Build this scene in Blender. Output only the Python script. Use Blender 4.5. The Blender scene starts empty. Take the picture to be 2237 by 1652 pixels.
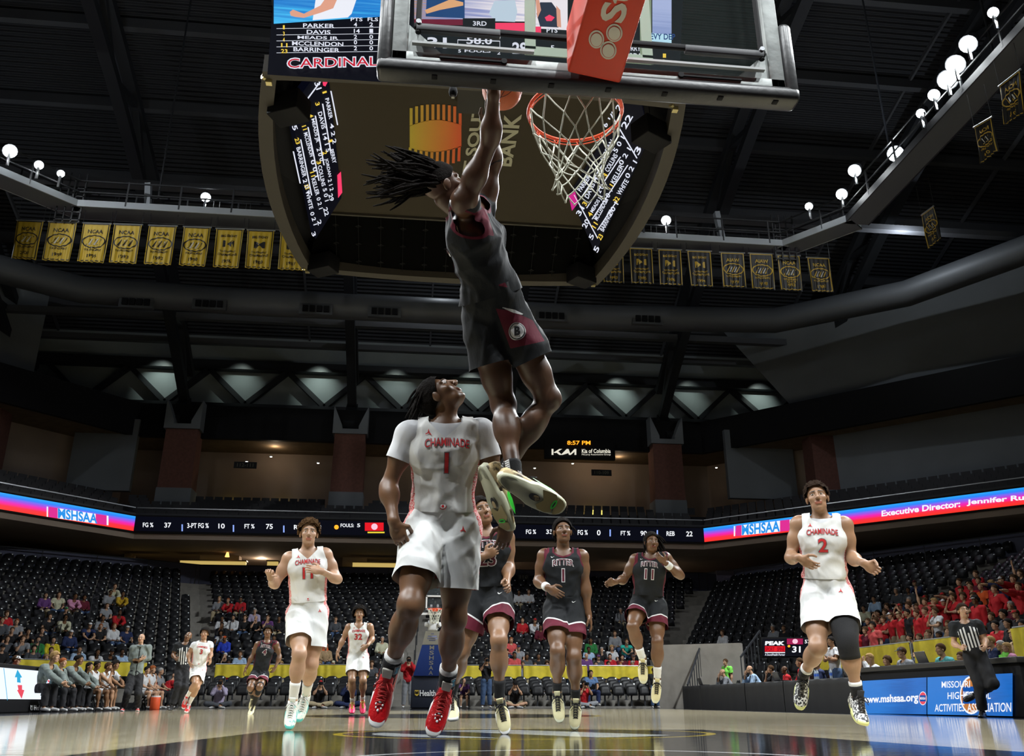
import bpy, bmesh, math, random
import numpy as np
from mathutils import Vector, Matrix
from mathutils.bvhtree import BVHTree
random.seed(7); rng = np.random.default_rng(7)
SC = bpy.context.scene
COL = SC.collection
# ------------------------------------------------------------------ camera
F_PX, TILT, YAW, CAMZ = 1897.8, 0.35631, 0.110538, 0.2377
_s, _c, _st, _ct = math.sin(YAW), math.cos(YAW), math.sin(TILT), math.cos(TILT)
CA = np.array([_s*_ct, _c*_ct, _st]); CR = np.array([_c, -_s, 0.]); CU = np.array([-_s*_st, -_c*_st, _ct])
CC = np.array([0., 0., CAMZ])
cam_d = bpy.data.cameras.new('camera'); cam = bpy.data.objects.new('camera', cam_d); COL.objects.link(cam)
cam_d.sensor_fit = 'HORIZONTAL'; cam_d.sensor_width = 36.0; cam_d.lens = 36.0*F_PX/2237.0
cam_d.clip_start = 0.05; cam_d.clip_end = 300
cam.matrix_world = Matrix(((CR[0], CU[0], -CA[0], 0), (CR[1], CU[1], -CA[1], 0), (CR[2], CU[2], -CA[2], CAMZ), (0, 0, 0, 1)))
SC.camera = cam
# ------------------------------------------------------------------ world + exposure
SC.view_settings.view_transform = 'Standard'; SC.view_settings.look = 'None'
SC.view_settings.gamma = 1.0; SC.view_settings.use_curve_mapping = False
SC.view_settings.exposure = 0.0
W = bpy.data.worlds.new('world'); SC.world = W; W.use_nodes = True
W.node_tree.nodes['Background'].inputs[0].default_value = (0.5, 0.6, 0.8, 1)
W.node_tree.nodes['Background'].inputs[1].default_value = 0.02
SC.cycles.max_bounces = 6; SC.cycles.diffuse_bounces = 2; SC.cycles.glossy_bounces = 3
SC.cycles.transmission_bounces = 4; SC.cycles.transparent_max_bounces = 8
SC.cycles.caustics_reflective = False; SC.cycles.caustics_refractive = False
SC.cycles.sample_clamp_indirect = 3.0
# ------------------------------------------------------------------ arena lamps (their fixtures are built with the catwalk)
LAMPS = [(-15.2, 28.6, 1), (-14.5, 29.4, .55), (-13.9, 29.9, .4), (-8.8, 31.0, .7), (8.9, 30.8, .4), (9.86, 30.7, .75),
         (15.3, 29.0, .5), (16.2, 28.0, .85), (15.93, 26.4, .95), (16.9, 25.2, 1.25), (16.55, 22.9, .5), (16.45, 21.95, .7),
         (16.47, 21.2, 1.4), (16.3, 20.5, 1.3), (16.15, 19.6, 1.1), (16.1, 18.3, .5),
         (16.2, 12.0, 1.2), (16.2, 6.0, 1.2), (16.2, 0.0, 1.0), (-15.2, 22.0, 1.2), (-15.2, 15.0, 1.2), (-15.2, 8.0, 1.2), (-15.2, 1.0, 1.0),
         (-9.0, -5.0, 1.5), (-3.0, -5.0, 1.5), (4.0, -5.0, 1.5), (10.0, -5.0, 1.5)]
LZ = 19.0; LAMP_W = 8600.0
def aim(o, target):
    d = Vector(target)-o.location
    o.rotation_euler = d.to_track_quat('-Z', 'Y').to_euler()
for i, (lx, ly, sz) in enumerate(LAMPS):
    if 0.4 >= sz: continue
    L = bpy.data.lights.new('arena_lamp', 'SPOT'); o = bpy.data.objects.new('arena_lamp', L); COL.objects.link(o)
    L.energy = LAMP_W*sz*(.95 if abs(lx) > 12 and ly < 9 else 1.); L.spot_size = math.radians(84 if ly > -2 else 52); L.spot_blend = 0.7 if ly > -2 else 1.0; L.shadow_soft_size = 0.12
    L.color = (0.94, 0.98, 1.0)
    o.location = (lx, ly, LZ-.3)
    tx = 1.0 + (0 if abs(lx) > 12 else lx*.5); ty = min(max(ly, 3), 20)*0.55+4.5
    if ly < -2: ty = 1.0; tx = .6+lx*.25
    if 19 < ly < 23: ty = 28.0
    if abs(lx) > 12 and ly < 9: ty = 5.5; tx = .6
    aim(o, (tx, ty, 1.0 if ly > -2 else 2.0))
# unseen wide fill lights added over the stands for dim ambient light
for (x, y, z, e) in [(-21, 40, 17.0, 160), (22, 40, 17.0, 160), (1, 46, 15.0, 150)]:
    L = bpy.data.lights.new('stands_fill_light', 'AREA'); o = bpy.data.objects.new('stands_fill_light', L); COL.objects.link(o)
    L.shape = 'DISK'; L.size = 6; L.energy = e; L.color = (.85, .9, 1)
    o.location = (x, y, z); aim(o, (x*.8, y-3, 0))

for (p_, t_, e) in [((-15.2, 23.0, 18.6), (-10, 31, 16.6), 1500), ((16.2, 22.0, 18.6), (13.5, 31, 16.6), 900)]:   # unseen spots added at the side catwalks to brighten the banners
    L = bpy.data.lights.new('banner_fill_spot', 'SPOT'); o = bpy.data.objects.new('banner_fill_spot', L); COL.objects.link(o); L.energy = e; L.spot_size = 1.15; L.spot_blend = .8; L.shadow_soft_size = .1; L.color = (.95, .97, 1); o.location = p_; aim(o, t_)
for (x, y) in [(-13, 24), (15, 24), (1, 31)]:      # unseen up-facing fill lights, added to lift the dark roof deck
    L = bpy.data.lights.new('roof_fill_light', 'AREA'); o = bpy.data.objects.new('roof_fill_light', L); COL.objects.link(o)
    L.shape = 'DISK'; L.size = 1.2; L.energy = 150; L.color = (.8, .88, 1.); o.location = (x, y, 19.6); o.rotation_euler = (math.pi, 0, 0)
for (x, y, z, e) in [(-9, 53.2, 8.0, 70), (4.5, 53.2, 8.0, 70), (14, 53.2, 8.0, 60), (24, 36, 22, 380), (-24, 38, 21, 300), (1, 44, 24, 260), (-9, 54, 15.0, 28), (2, 54, 15.0, 28), (11, 54, 15., 28), (13, 54, 15, 20)]:   # dim concourse lamps, plus unseen high fill lights added for walls and roof
    L = bpy.data.lights.new('concourse_and_fill_lamp', 'POINT'); o = bpy.data.objects.new('concourse_and_fill_lamp', L); COL.objects.link(o); L.energy = e; L.color = (1, .78, .55) if z < 18 else (.85, .93, 1); L.shadow_soft_size = .05; o.location = (x, y, z)
# ------------------------------------------------------------------ pixel helpers (camera used only to measure the photograph)
def ray(x, y): return CA + CR*(x-1118.5)/F_PX - CU*(y-826)/F_PX
def PY(x, y, Y): d = ray(x, y); return CC + d*Y/d[1]
def PZ(x, y, z): d = ray(x, y); return CC + d*(z-CAMZ)/d[2]
def PX(x, y, X): d = ray(x, y); return CC + d*X/d[0]
def PP(x, y, p0, n):
    d = ray(x, y); n = np.asarray(n, float); return CC + d*((np.asarray(p0)-CC)@n)/(d@n)
def nrm(v): v = np.asarray(v, float); return v/max(np.linalg.norm(v), 1e-9)

# ------------------------------------------------------------------ materials
MATS = {}
def _new(name):
    m = bpy.data.materials.new(name); m.use_nodes = True; return m, m.node_tree.nodes, m.node_tree.links, m.node_tree.nodes['Principled BSDF']
def mat(name, col, rough=.6, metal=0., bump=0., bscale=40., var=0., vscale=8., spec=.5, coat=0., objcol=False, trans=0., alpha=1.):
    if name in MATS: return MATS[name]
    m, N, L, P = _new(name)
    P.inputs['Base Color'].default_value = (*col, 1); P.inputs['Roughness'].default_value = rough
    P.inputs['Metallic'].default_value = metal; P.inputs['Specular IOR Level'].default_value = spec
    P.inputs['Coat Weight'].default_value = coat; P.inputs['Transmission Weight'].default_value = trans
    P.inputs['Alpha'].default_value = alpha
    src = None
    if objcol:
        oi = N.new('ShaderNodeObjectInfo'); src = oi.outputs['Color']
    if var > 0 or objcol:
        tc = N.new('ShaderNodeTexCoord'); nz = N.new('ShaderNodeTexNoise'); nz.inputs['Scale'].default_value = vscale; nz.inputs['Detail'].default_value = 4
        L.new(tc.outputs['Object'], nz.inputs['Vector'])
        mr = N.new('ShaderNodeMapRange'); mr.inputs[1].default_value = .3; mr.inputs[2].default_value = .7
        mr.inputs[3].default_value = 1-max(var, .03); mr.inputs[4].default_value = 1+max(var, .03); L.new(nz.outputs['Fac'], mr.inputs[0])
        mx = N.new('ShaderNodeVectorMath'); mx.operation = 'SCALE'
        if src is None: mx.inputs[0].default_value = col
        else: L.new(src, mx.inputs[0])
        L.new(mr.outputs[0], mx.inputs['Scale']); L.new(mx.outputs[0], P.inputs['Base Color'])
    if bump > 0:
        tc = N.new('ShaderNodeTexCoord'); nz = N.new('ShaderNodeTexNoise'); nz.inputs['Scale'].default_value = bscale; nz.inputs['Detail'].default_value = 5
        L.new(tc.outputs['Object'], nz.inputs['Vector']); b = N.new('ShaderNodeBump'); b.inputs['Strength'].default_value = bump; b.inputs['Distance'].default_value = .01
        L.new(nz.outputs['Fac'], b.inputs['Height']); L.new(b.outputs[0], P.inputs['Normal'])
    MATS[name] = m; return m
def em(name, col, s=1.0):
    if name in MATS: return MATS[name]
    m, N, L, P = _new(name)
    P.inputs['Base Color'].default_value = (.003, .003, .003, 1); P.inputs['Roughness'].default_value = .5; P.inputs['Specular IOR Level'].default_value = .1
    P.inputs['Emission Color'].default_value = (*col, 1); P.inputs['Emission Strength'].default_value = s
    MATS[name] = m; return m
def ramp_em(name, stops, s=1., axis=1, coord='Generated', noise=0.):
    """screen picture: colour bands along one axis of the panel"""
    if name in MATS: return MATS[name]
    m, N, L, P = _new(name)
    tc = N.new('ShaderNodeTexCoord'); sp = N.new('ShaderNodeSeparateXYZ'); L.new(tc.outputs[coord], sp.inputs[0])
    r = N.new('ShaderNodeValToRGB'); cr = r.color_ramp
    while len(cr.elements) < len(stops): cr.elements.new(.5)
    for e, (p, c) in zip(cr.elements, stops): e.position = p; e.color = (*c, 1)
    fac = sp.outputs[axis]
    if noise > 0:
        nz = N.new('ShaderNodeTexNoise'); nz.inputs['Scale'].default_value = 3; nz.inputs['Detail'].default_value = 6
        mp = N.new('ShaderNodeMapping'); mp.inputs['Scale'].default_value = (1, 1, 9); L.new(tc.outputs[coord], mp.inputs[0]); L.new(mp.outputs[0], nz.inputs['Vector'])
        ma = N.new('ShaderNodeMath'); ma.operation = 'MULTIPLY_ADD'; ma.inputs[1].default_value = noise; L.new(nz.outputs['Fac'], ma.inputs[0]); L.new(fac, ma.inputs[2]); fac = ma.outputs[0]
    L.new(fac, r.inputs[0]); L.new(r.outputs[0], P.inputs['Emission Color']); P.inputs['Emission Strength'].default_value = s
    P.inputs['Base Color'].default_value = (.02, .02, .02, 1); MATS[name] = m; return m

# ------------------------------------------------------------------ mesh helpers
def mk(name, V, Fs, m=None, parent=None, smooth=False, attrs=None):
    me = bpy.data.meshes.new(name)
    V = np.asarray(V, dtype=np.float32).reshape(-1, 3)
    if isinstance(Fs, np.ndarray): Fs = [Fs]
    if len(Fs) and isinstance(Fs[0], np.ndarray) and Fs[0].ndim == 2:
        me.vertices.add(len(V)); me.vertices.foreach_set('co', V.ravel())
        lt = np.concatenate([np.full(len(f), f.shape[1], np.int32) for f in Fs]); li = np.concatenate([f.ravel() for f in Fs]).astype(np.int32)
        me.loops.add(len(li)); me.loops.foreach_set('vertex_index', li)
        me.polygons.add(len(lt)); st = np.zeros(len(lt), np.int32); st[1:] = np.cumsum(lt)[:-1]
        me.polygons.foreach_set('loop_start', st); me.update(calc_edges=True)
    else:
        me.from_pydata(V.tolist(), [], [list(f) for f in Fs])
    if attrs:
        for k, a in attrs.items():
            at = me.attributes.new(k, 'FLOAT', 'POINT'); at.data.foreach_set('value', np.asarray(a, np.float32))
    if smooth: me.polygons.foreach_set('use_smooth', [True]*len(me.polygons))
    if m is not None: me.materials.append(m)
    o = bpy.data.objects.new(name, me); COL.objects.link(o)
    if parent is not None: o.parent = parent
    return o
class MB:
    """collects shapes into one mesh; several materials allowed"""
    def __init__(s): s.v = []; s.f = []; s.mi = []; s.ms = []
    def _m(s, m):
        if m is None: return 0
        if m not in s.ms: s.ms.append(m)
        return s.ms.index(m)
    def add(s, V, Fs, m=None):
        b = len(s.v); s.v += [tuple(map(float, p)) for p in V]; s.f += [tuple(i+b for i in f) for f in Fs]; s.mi += [s._m(m)]*len(Fs); return s
    def box(s, c, d, rz=0., m=None, R=None, taper=1.):
        x, y, z = d[0]/2, d[1]/2, d[2]/2
        P = np.array([(-x, -y, -z), (x, -y, -z), (x, y, -z), (-x, y, -z), (-x*taper, -y*taper, z), (x*taper, -y*taper, z), (x*taper, y*taper, z), (-x*taper, y*taper, z)])
        if R is not None: P = P@np.asarray(R)          # rows of R = local axes in world
        elif rz: ca, sa = math.cos(rz), math.sin(rz); P = P@np.array([(ca, sa, 0), (-sa, ca, 0), (0, 0, 1)])
        return s.add(P+np.array(c), [(0, 3, 2, 1), (4, 5, 6, 7), (0, 1, 5, 4), (1, 2, 6, 5), (2, 3, 7, 6), (3, 0, 4, 7)], m)
    def beam(s, a, b, w, h, m=None, up=(0, 0, 1)):
        a = np.array(a, float); b = np.array(b, float); x = nrm(b-a); y = np.cross(up, x)
        y = nrm(y) if np.linalg.norm(y) > 1e-5 else np.array([1., 0, 0]); z = np.cross(x, y)
        return s.box((a+b)/2, (np.linalg.norm(b-a), w, h), R=np.array([x, y, z]), m=m)
    def tube(s, pts, r, n=8, m=None, closed=False, caps=True):
        pts = [np.array(p, float) for p in pts]; k = len(pts); rr = r if hasattr(r, '__len__') else [r]*k
        rings = []; prev = None
        for i in range(k):
            if closed: t = nrm(pts[(i+1) % k]-pts[i-1])
            else: t = nrm(pts[min(i+1, k-1)]-pts[max(i-1, 0)])
            if prev is None: a = np.cross(t, (0, 0, 1)); a = nrm(a) if np.linalg.norm(a) > 1e-4 else np.array([1., 0, 0])
            else: a = nrm(prev-t*(prev@t))
            prev = a; b = np.cross(t, a)
            rings.append([pts[i]+rr[i]*(a*math.cos(q)+b*math.sin(q)) for q in [2*math.pi*j/n for j in range(n)]])
        V = [p for g in rings for p in g]; Fs = []
        for i in range(k if closed else k-1):
            for j in range(n):
                a0 = i*n+j; a1 = i*n+(j+1) % n; b0 = ((i+1) % k)*n+j; b1 = ((i+1) % k)*n+(j+1) % n; Fs.append((a0, a1, b1, b0))
        if caps and not closed: Fs.append(tuple(range(n-1, -1, -1))); Fs.append(tuple((k-1)*n+j for j in range(n)))
        return s.add(V, Fs, m)
    def cyl(s, a, b, r, n=12, m=None, r2=None): return s.tube([a, b], [r, r if r2 is None else r2], n, m)
    def quad(s, P, m=None): return s.add(P, [tuple(range(len(P)))], m)
    def sphere(s, c, r, n=12, m=None, R=None):
        rx = np.array(r if hasattr(r, '__len__') else (r, r, r)); V = []; Fs = []; h = n//2
        for i in range(h+1):
            for j in range(n):
                th = math.pi*i/h; ph = 2*math.pi*j/n; V.append(rx*np.array([math.sin(th)*math.cos(ph), math.sin(th)*math.sin(ph), math.cos(th)]))
        for i in range(h):
            for j in range(n): Fs.append((i*n+j, (i+1)*n+j, (i+1)*n+(j+1) % n, i*n+(j+1) % n))
        V = np.array(V)
        if R is not None: V = V@np.asarray(R)
        return s.add(V+np.array(c), Fs, m)
    def prism(s, poly, O, u, v, th, m=None):
        """polygon in (u,v) plane extruded by vector th"""
        O, u, v, th = map(lambda q: np.array(q, float), (O, u, v, th)); n = len(poly)
        A = [O+u*p[0]+v*p[1] for p in poly]; B = [a+th for a in A]
        return s.add(A+B, [tuple(range(n-1, -1, -1)), tuple(range(n, 2*n))]+[(i, (i+1) % n, n+(i+1) % n, n+i) for i in range(n)], m)
    def build(s, name, m=None, parent=None, smooth=False, bevel=0.):
        o = mk(name, s.v, s.f, None, parent, smooth) if s.v else mk(name, [(0, 0, 0)], [], None, parent)
        for q in (s.ms if s.ms else [m]): o.data.materials.append(q)
        if len(s.ms) > 1: o.data.polygons.foreach_set('material_index', s.mi)
        if bevel > 0:
            b = o.modifiers.new('bevel', 'BEVEL'); b.width = bevel; b.segments = 2; b.limit_method = 'ANGLE'; b.angle_limit = .6
            o.data.polygons.foreach_set('use_smooth', [True]*len(o.data.polygons))
        return o
def empty(name, loc=(0, 0, 0), rz=0.):
    o = bpy.data.objects.new(name, None); COL.objects.link(o); o.location = loc; o.rotation_euler = (0, 0, rz); o.empty_display_size = .1; return o
def tag(o, label=None, cat=None, group=None, kind=None):
    if label: o['label'] = label
    if cat: o['category'] = cat
    if group: o['group'] = group
    if kind: o['kind'] = kind
    return o
def reparent(root, loc):
    """root empty created at origin with world-space meshes: move the empty to the thing's base"""
    root.location = loc
    for ch in root.children: ch.location = -Vector(loc)
    return root
def copy_tree(o, parent=None):
    c = o.copy(); COL.objects.link(c); c.parent = parent
    for ch in o.children: copy_tree(ch, c)
    return c
# ---- lettering: built-in font to a flat mesh, mapped onto a quad, or projected on cloth
_TX = {}
def text2d(t, bold=.0, spacing=1.0):
    k = (t, bold, spacing)
    if k in _TX: return _TX[k]
    cu = bpy.data.curves.new('t', 'FONT'); cu.body = t; cu.size = 1; cu.offset = bold; cu.space_character = spacing; cu.resolution_u = 3
    cu.fill_mode = 'BOTH'; ob = bpy.data.objects.new('t', cu); COL.objects.link(ob)
    me = bpy.data.meshes.new_from_object(ob, depsgraph=bpy.context.evaluated_depsgraph_get())
    V = np.array([v.co[:2] for v in me.vertices]).reshape(-1, 2); Fs = [tuple(p.vertices) for p in me.polygons]
    bpy.data.objects.remove(ob); bpy.data.curves.remove(cu); bpy.data.meshes.remove(me)
    if len(V):
        lo = V.min(0); hi = V.max(0); asp = (hi[0]-lo[0])/max(hi[1]-lo[1], 1e-6); V = (V-lo)/np.maximum(hi-lo, 1e-6)
    else: asp = 1
    _TX[k] = (V, Fs, asp); return _TX[k]
def quadtext(t, Q, m, mb=None, bold=.02, spacing=1., lift=None, name='lettering', parent=None):
    """Q = TL,TR,BR,BL world points; text bounding box mapped onto it"""
    V, Fs, _ = text2d(t, bold, spacing); TL, TR, BR, BL = [np.array(q, float) for q in Q]
    u = V[:, :1]; v = V[:, 1:2]; P = (BL*(1-u)+BR*u)*(1-v)+(TL*(1-u)+TR*u)*v
    if lift is not None: P = P+np.array(lift)
    if mb is not None: mb.add(P, Fs, m); return None
    return mk(name, P, Fs, m, parent)
def boxtext(t, O, u, v, h, m, mb=None, bold=.02, spacing=1., w=None, align='L', **k):
    """text of height h starting at O, along unit u (reading) and v (up); w forces the width"""
    V, Fs, asp = text2d(t, bold, spacing); O = np.array(O, float); u = np.array(u, float); v = np.array(v, float)
    W_ = w if w else h*asp
    if align == 'C': O = O-u*W_/2
    if align == 'R': O = O-u*W_
    return quadtext(t, [O+v*h, O+u*W_+v*h, O+u*W_, O], m, mb, bold, spacing, **k)
# ================================================================== SETTING
CX = 0.725                                   # court axis
M_conc = mat('concrete', (.20, .19, .17), .9, bump=.3, bscale=20, var=.15, vscale=3)
M_dark = mat('dark_paint', (.014, .015, .018), .7)
M_black = mat('black_matte', (.005, .005, .006), .7, spec=.2)
M_bluewall = mat('blue_grey_wall', (.055, .06, .10), .8, var=.1, vscale=.6)
M_tan = mat('tan_wall', (.30, .235, .19), .85, var=.1, vscale=.5)
M_greywall = mat('grey_wall', (.16, .175, .19), .85, var=.12, vscale=.3)
M_steel = mat('black_steel', (.022, .024, .028), .5, spec=.4)
M_seat = mat('black_seat_plastic', (.009, .0095, .011), .5, spec=.3)
M_dot = mat('white_seat_number', (.75, .77, .8), .4)
M_metal = mat('grey_metal', (.42, .44, .46), .35, metal=.8)
M_white = mat('white_paint', (.75, .76, .76), .5)
M_gold = mat('gold_cloth', (.56, .40, .045), .6, bump=.3, bscale=6, var=.25, vscale=5)
M_brick = mat('brown_brick', (.14, .06, .045), .9, var=.15, vscale=6)

# ---- court floor: maple boards, painted zones and lines as one procedural material
def court_mat():
    m, N, L, P = _new('court')
    tc = N.new('ShaderNodeTexCoord'); sp = N.new('ShaderNodeSeparateXYZ'); L.new(tc.outputs['Object'], sp.inputs[0])
    X, Y = sp.outputs[0], sp.outputs[1]
    def M(op, a, b=None, c=None):
        n = N.new('ShaderNodeMath'); n.operation = op
        for i, q in enumerate((a, b, c)):
            if q is None: continue
            if isinstance(q, (int, float)): n.inputs[i].default_value = q
            else: L.new(q, n.inputs[i])
        return n.outputs[0]
    # boards run along X (across the view): fine strips
    br = N.new('ShaderNodeTexBrick'); br.inputs['Scale'].default_value = 1; br.inputs['Brick Width'].default_value = 1.1; br.inputs['Row Height'].default_value = .057
    br.inputs['Mortar Size'].default_value = .0012; br.offset = .37
    br.inputs['Color1'].default_value = (.64, .56, .38, 1); br.inputs['Color2'].default_value = (.52, .45, .29, 1); br.inputs['Mortar'].default_value = (.16, .11, .06, 1)
    sw = N.new('ShaderNodeCombineXYZ'); L.new(Y, sw.inputs[0]); L.new(X, sw.inputs[1]); L.new(sw.outputs[0], br.inputs['Vector'])
    nz = N.new('ShaderNodeTexNoise'); nz.inputs['Scale'].default_value = 2.5; nz.inputs['Detail'].default_value = 6; mp = N.new('ShaderNodeMapping'); mp.inputs['Scale'].default_value = (.35, 3, 1)
    L.new(tc.outputs['Object'], mp.inputs[0]); L.new(mp.outputs[0], nz.inputs['Vector'])
    mr = N.new('ShaderNodeMapRange'); mr.inputs[3].default_value = .75; mr.inputs[4].default_value = 1.2; L.new(nz.outputs['Fac'], mr.inputs[0])
    wd = N.new('ShaderNodeVectorMath'); wd.operation = 'SCALE'; L.new(br.outputs['Color'], wd.inputs[0]); L.new(mr.outputs[0], wd.inputs['Scale'])
    col = wd.outputs[0]
    def mix(fac, c):
        nonlocal col
        n = N.new('ShaderNodeMix'); n.data_type = 'RGBA'; L.new(fac, n.inputs[0]); L.new(col, n.inputs[6]); n.inputs[7].default_value = (*c, 1); col = n.outputs[2]
    def near(v, c, w): return M('LESS_THAN', M('ABSOLUTE', M('SUBTRACT', v, c)), w)
    def rng_(v, a, b): return M('MULTIPLY', M('GREATER_THAN', v, a), M('LESS_THAN', v, b))
    xx = M('SUBTRACT', X, CX)
    blk = (.012, .012, .014); wht = (.78, .80, .82); yel = (.62, .45, .03)
    def halfcourt(yb, sgn):
        yy = M('MULTIPLY', M('SUBTRACT', Y, yb), sgn)          # distance from that baseline
        ry = M('SUBTRACT', yy, 1.575); r = M('SQRT', M('ADD', M('MULTIPLY', xx, xx), M('MULTIPLY', ry, ry)))
        inside = M('GREATER_THAN', yy, 0)
        # painted zone bounded by a broad curve, wider than the lane
        e = M('ADD', M('MULTIPLY', M('ABSOLUTE', xx), 1.0), M('MULTIPLY', yy, .12))
        mix(M('MULTIPLY', M('MULTIPLY', inside, M('LESS_THAN', yy, 6.1)), M('LESS_THAN', e, 2.62)), blk)
        # ellipse emblem at the free throw line
        ey = M('SUBTRACT', yy, 5.3)
        q = M('SQRT', M('ADD', M('POWER', M('DIVIDE', M('SUBTRACT', xx, .2), 1.5), 2), M('POWER', M('DIVIDE', ey, 1.15), 2)))
        mix(M('LESS_THAN', q, 1.0), yel); mix(M('LESS_THAN', q, .95), blk)
        st = M('FRACT', M('ADD', M('MULTIPLY', xx, .62), M('MULTIPLY', ey, .45)))
        mix(M('MULTIPLY', M('LESS_THAN', q, .80), M('LESS_THAN', st, .55)), (.62, .66, .66))
        mix(near(r, 6.75, .025), wht)
        mix(M('MULTIPLY', near(r, 1.24, .025), M('GREATER_THAN', ry, 0)), wht)
        mix(M('LESS_THAN', yy, 0), blk)
    halfcourt(2.05, 1.0); halfcourt(30.70, -1.0)
    mix(M('GREATER_THAN', M('ABSOLUTE', xx), 7.62), (.02, .02, .022))
    mix(near(M('ABSOLUTE', xx), 7.62, .03), wht); mix(near(Y, 16.37, .03), wht)
    cr = M('SQRT', M('ADD', M('MULTIPLY', xx, xx), M('POWER', M('SUBTRACT', Y, 16.37), 2)))
    mix(M('LESS_THAN', cr, 2.6), blk); mix(near(cr, 2.6, .06), yel)
    L.new(col, P.inputs['Base Color'])
    P.inputs['Roughness'].default_value = .09; P.inputs['Specular IOR Level'].default_value = .5; P.inputs['Coat Weight'].default_value = .3; P.inputs['Coat Roughness'].default_value = .05
    # slight waviness of the boards: reflections break up horizontally
    wv = N.new('ShaderNodeTexNoise'); wv.inputs['Scale'].default_value = 1; wv.inputs['Detail'].default_value = 3; m2 = N.new('ShaderNodeMapping'); m2.inputs['Scale'].default_value = (3.5, 17, 1)
    L.new(tc.outputs['Object'], m2.inputs[0]); L.new(m2.outputs[0], wv.inputs['Vector'])
    b = N.new('ShaderNodeBump'); b.inputs['Strength'].default_value = .12; b.inputs['Distance'].default_value = .004; L.new(wv.outputs['Fac'], b.inputs['Height'])
    L.new(b.outputs[0], P.inputs['Normal']); L.new(b.outputs[0], P.inputs['Coat Normal'])
    return m
tag(MB().box((CX, 16, -.1), (60, 60, .2)).build('floor', court_mat()), kind='structure')

# ---- plan polylines
LINE = [(-15.5, 2.0), (-15.5, 26.5), (-13.2, 32.3), (-7.5, 36.0), (9.5, 36.0), (12.6, 31.5), (12.6, 2.0)]
def offset(line, d):
    n = len(line); out = []
    for i in range(n):
        p = np.array(line[i], float); ns = []
        if i > 0: t = nrm(p-np.array(line[i-1])); ns.append(np.array([-t[1], t[0]]))
        if i < n-1: t = nrm(np.array(line[i+1])-p); ns.append(np.array([-t[1], t[0]]))
        m = nrm(sum(ns)); out.append(p+m*d/(m@ns[0]))
    return out
def strip(mb, line, d0, d1, z0, z1, m=None):
    """closed wall/step: between offsets d0..d1 and heights z0..z1"""
    A, B = offset(line, d0), offset(line, d1); n = len(line)
    V = [(*a, z0) for a in A]+[(*a, z1) for a in A]+[(*b, z1) for b in B]+[(*b, z0) for b in B]; Fs = []
    for i in range(n-1):
        for k in range(4): Fs.append((k*n+i, k*n+i+1, ((k+1) % 4)*n+i+1, ((k+1) % 4)*n+i))
    Fs += [(0, n, 2*n, 3*n), (n-1, 4*n-1, 3*n-1, 2*n-1)]
    mb.add(V, Fs, m)
# lower bowl: 18 steps
bowl = tag(empty('seating_bowl', (CX, 36, 0)), kind='structure')
NR, RUN, RISE, Z0 = 18, .82, .36, .14
for k in range(NR):
    mb = MB(); strip(mb, LINE, .3+RUN*k, .3+RUN*(k+1)+.02, 0 if k < 3 else Z0+RISE*(k-3), Z0+RISE*k); o = mb.build('step', M_conc, bowl); o.location = -bowl.location
mb = MB(); strip(mb, LINE, .1, .3, 0, Z0+.05); o = mb.build('front_wall', M_black, bowl); o.location = -bowl.location
ZT = Z0+RISE*NR                                        # top of bowl
mb = MB(); strip(mb, LINE, 15.1, 15.5, ZT-1, ZT+.82); tag(mb.build('wall_concourse_front', M_bluewall), kind='structure')
mb = MB(); strip(mb, LINE, 15.3, 21.5, ZT+.0, ZT+.1); tag(mb.build('floor_concourse', M_conc), kind='structure')
# rail along the back walkway of the bowl
rail = empty('guard_rail', (CX, 50, ZT)); tag(rail, 'long thin black guard rail along the top row of the lower seating bowl', 'railing')
mb = MB(); A = offset(LINE, 14.7)
mb.tube([(*p, ZT+.75) for p in A], .03, 6); o = mb.build('top_rail', M_steel, rail); o.location = -rail.location
for i in range(len(A)-1):
    a, b = np.array(A[i]), np.array(A[i+1]); L_ = np.linalg.norm(b-a)
    for q in range(int(L_/2.6)+1):
        p = a+(b-a)*q*2.6/L_; o = MB().cyl((*p, ZT-.3), (*p, ZT+.75), .022, 6).build('post', M_steel, rail); o.location = -rail.location

# ---- concourse behind the bowl: back wall, piers, soffit, lit counters, doors
UP = [(-30, 30), (-14.6, 47.2), (16.0, 47.2), (34, 29.2)]          # line of the upper deck front
mb = MB(); strip(mb, UP, 8.8, 9.1, ZT, 8.6); tag(mb.build('wall_concourse_back', M_tan), kind='structure')
mb = MB(); strip(mb, UP, -.1, 9.0, 8.15, 8.5); tag(mb.build('ceiling_concourse', M_tan), kind='structure')
for i, (x, w) in enumerate([(-16.3, .4), (-11.2, 2.2), (-6.4, .8), (4.6, 2.2), (13.9, .3), (-3.5, 1.4)]):
    tag(MB().box((x, 52.6, ZT+.8), (w, .8, 2.0)).build('wall_pier_%d' % (i+1), M_tan), kind='structure')
M_lit = em('lit_yellow', (1.0, .72, .22), .55); M_litb = em('doorway_glow', (1.0, .85, .2), 1.1)
for i, (xa, xb) in enumerate([((268, 1231), (337, 1233)), ((392, 1232), (536, 1234)), ((583, 1234), (606, 1234)), ((770, 1236), (868, 1238))]):
    a = PY(*xa, 51.4); b = PY(*xb, 51.4); c = (a+b)/2; L_ = b[0]-a[0]
    r = empty('concession_counter', (c[0], 51.6, c[2]-.3)); tag(r, ['lit yellow counter ledge left of the ribbon board end', 'longest lit yellow counter ledge over the left stands', 'short lit yellow counter ledge behind the curly haired player',
        'lit yellow counter ledge just left of the tall player in the white shirt'][i], 'counter', 'glowing counter ledges in the concourse')
    o = MB().box((0, 0, .3), (L_, .3, .36)).build('front_panel', M_lit, r); MB().box((0, 0, .52), (L_+.1, .5, .06)).build('ledge', mat('ledge_wood', (.3, .22, .1), .5), r)
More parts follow.
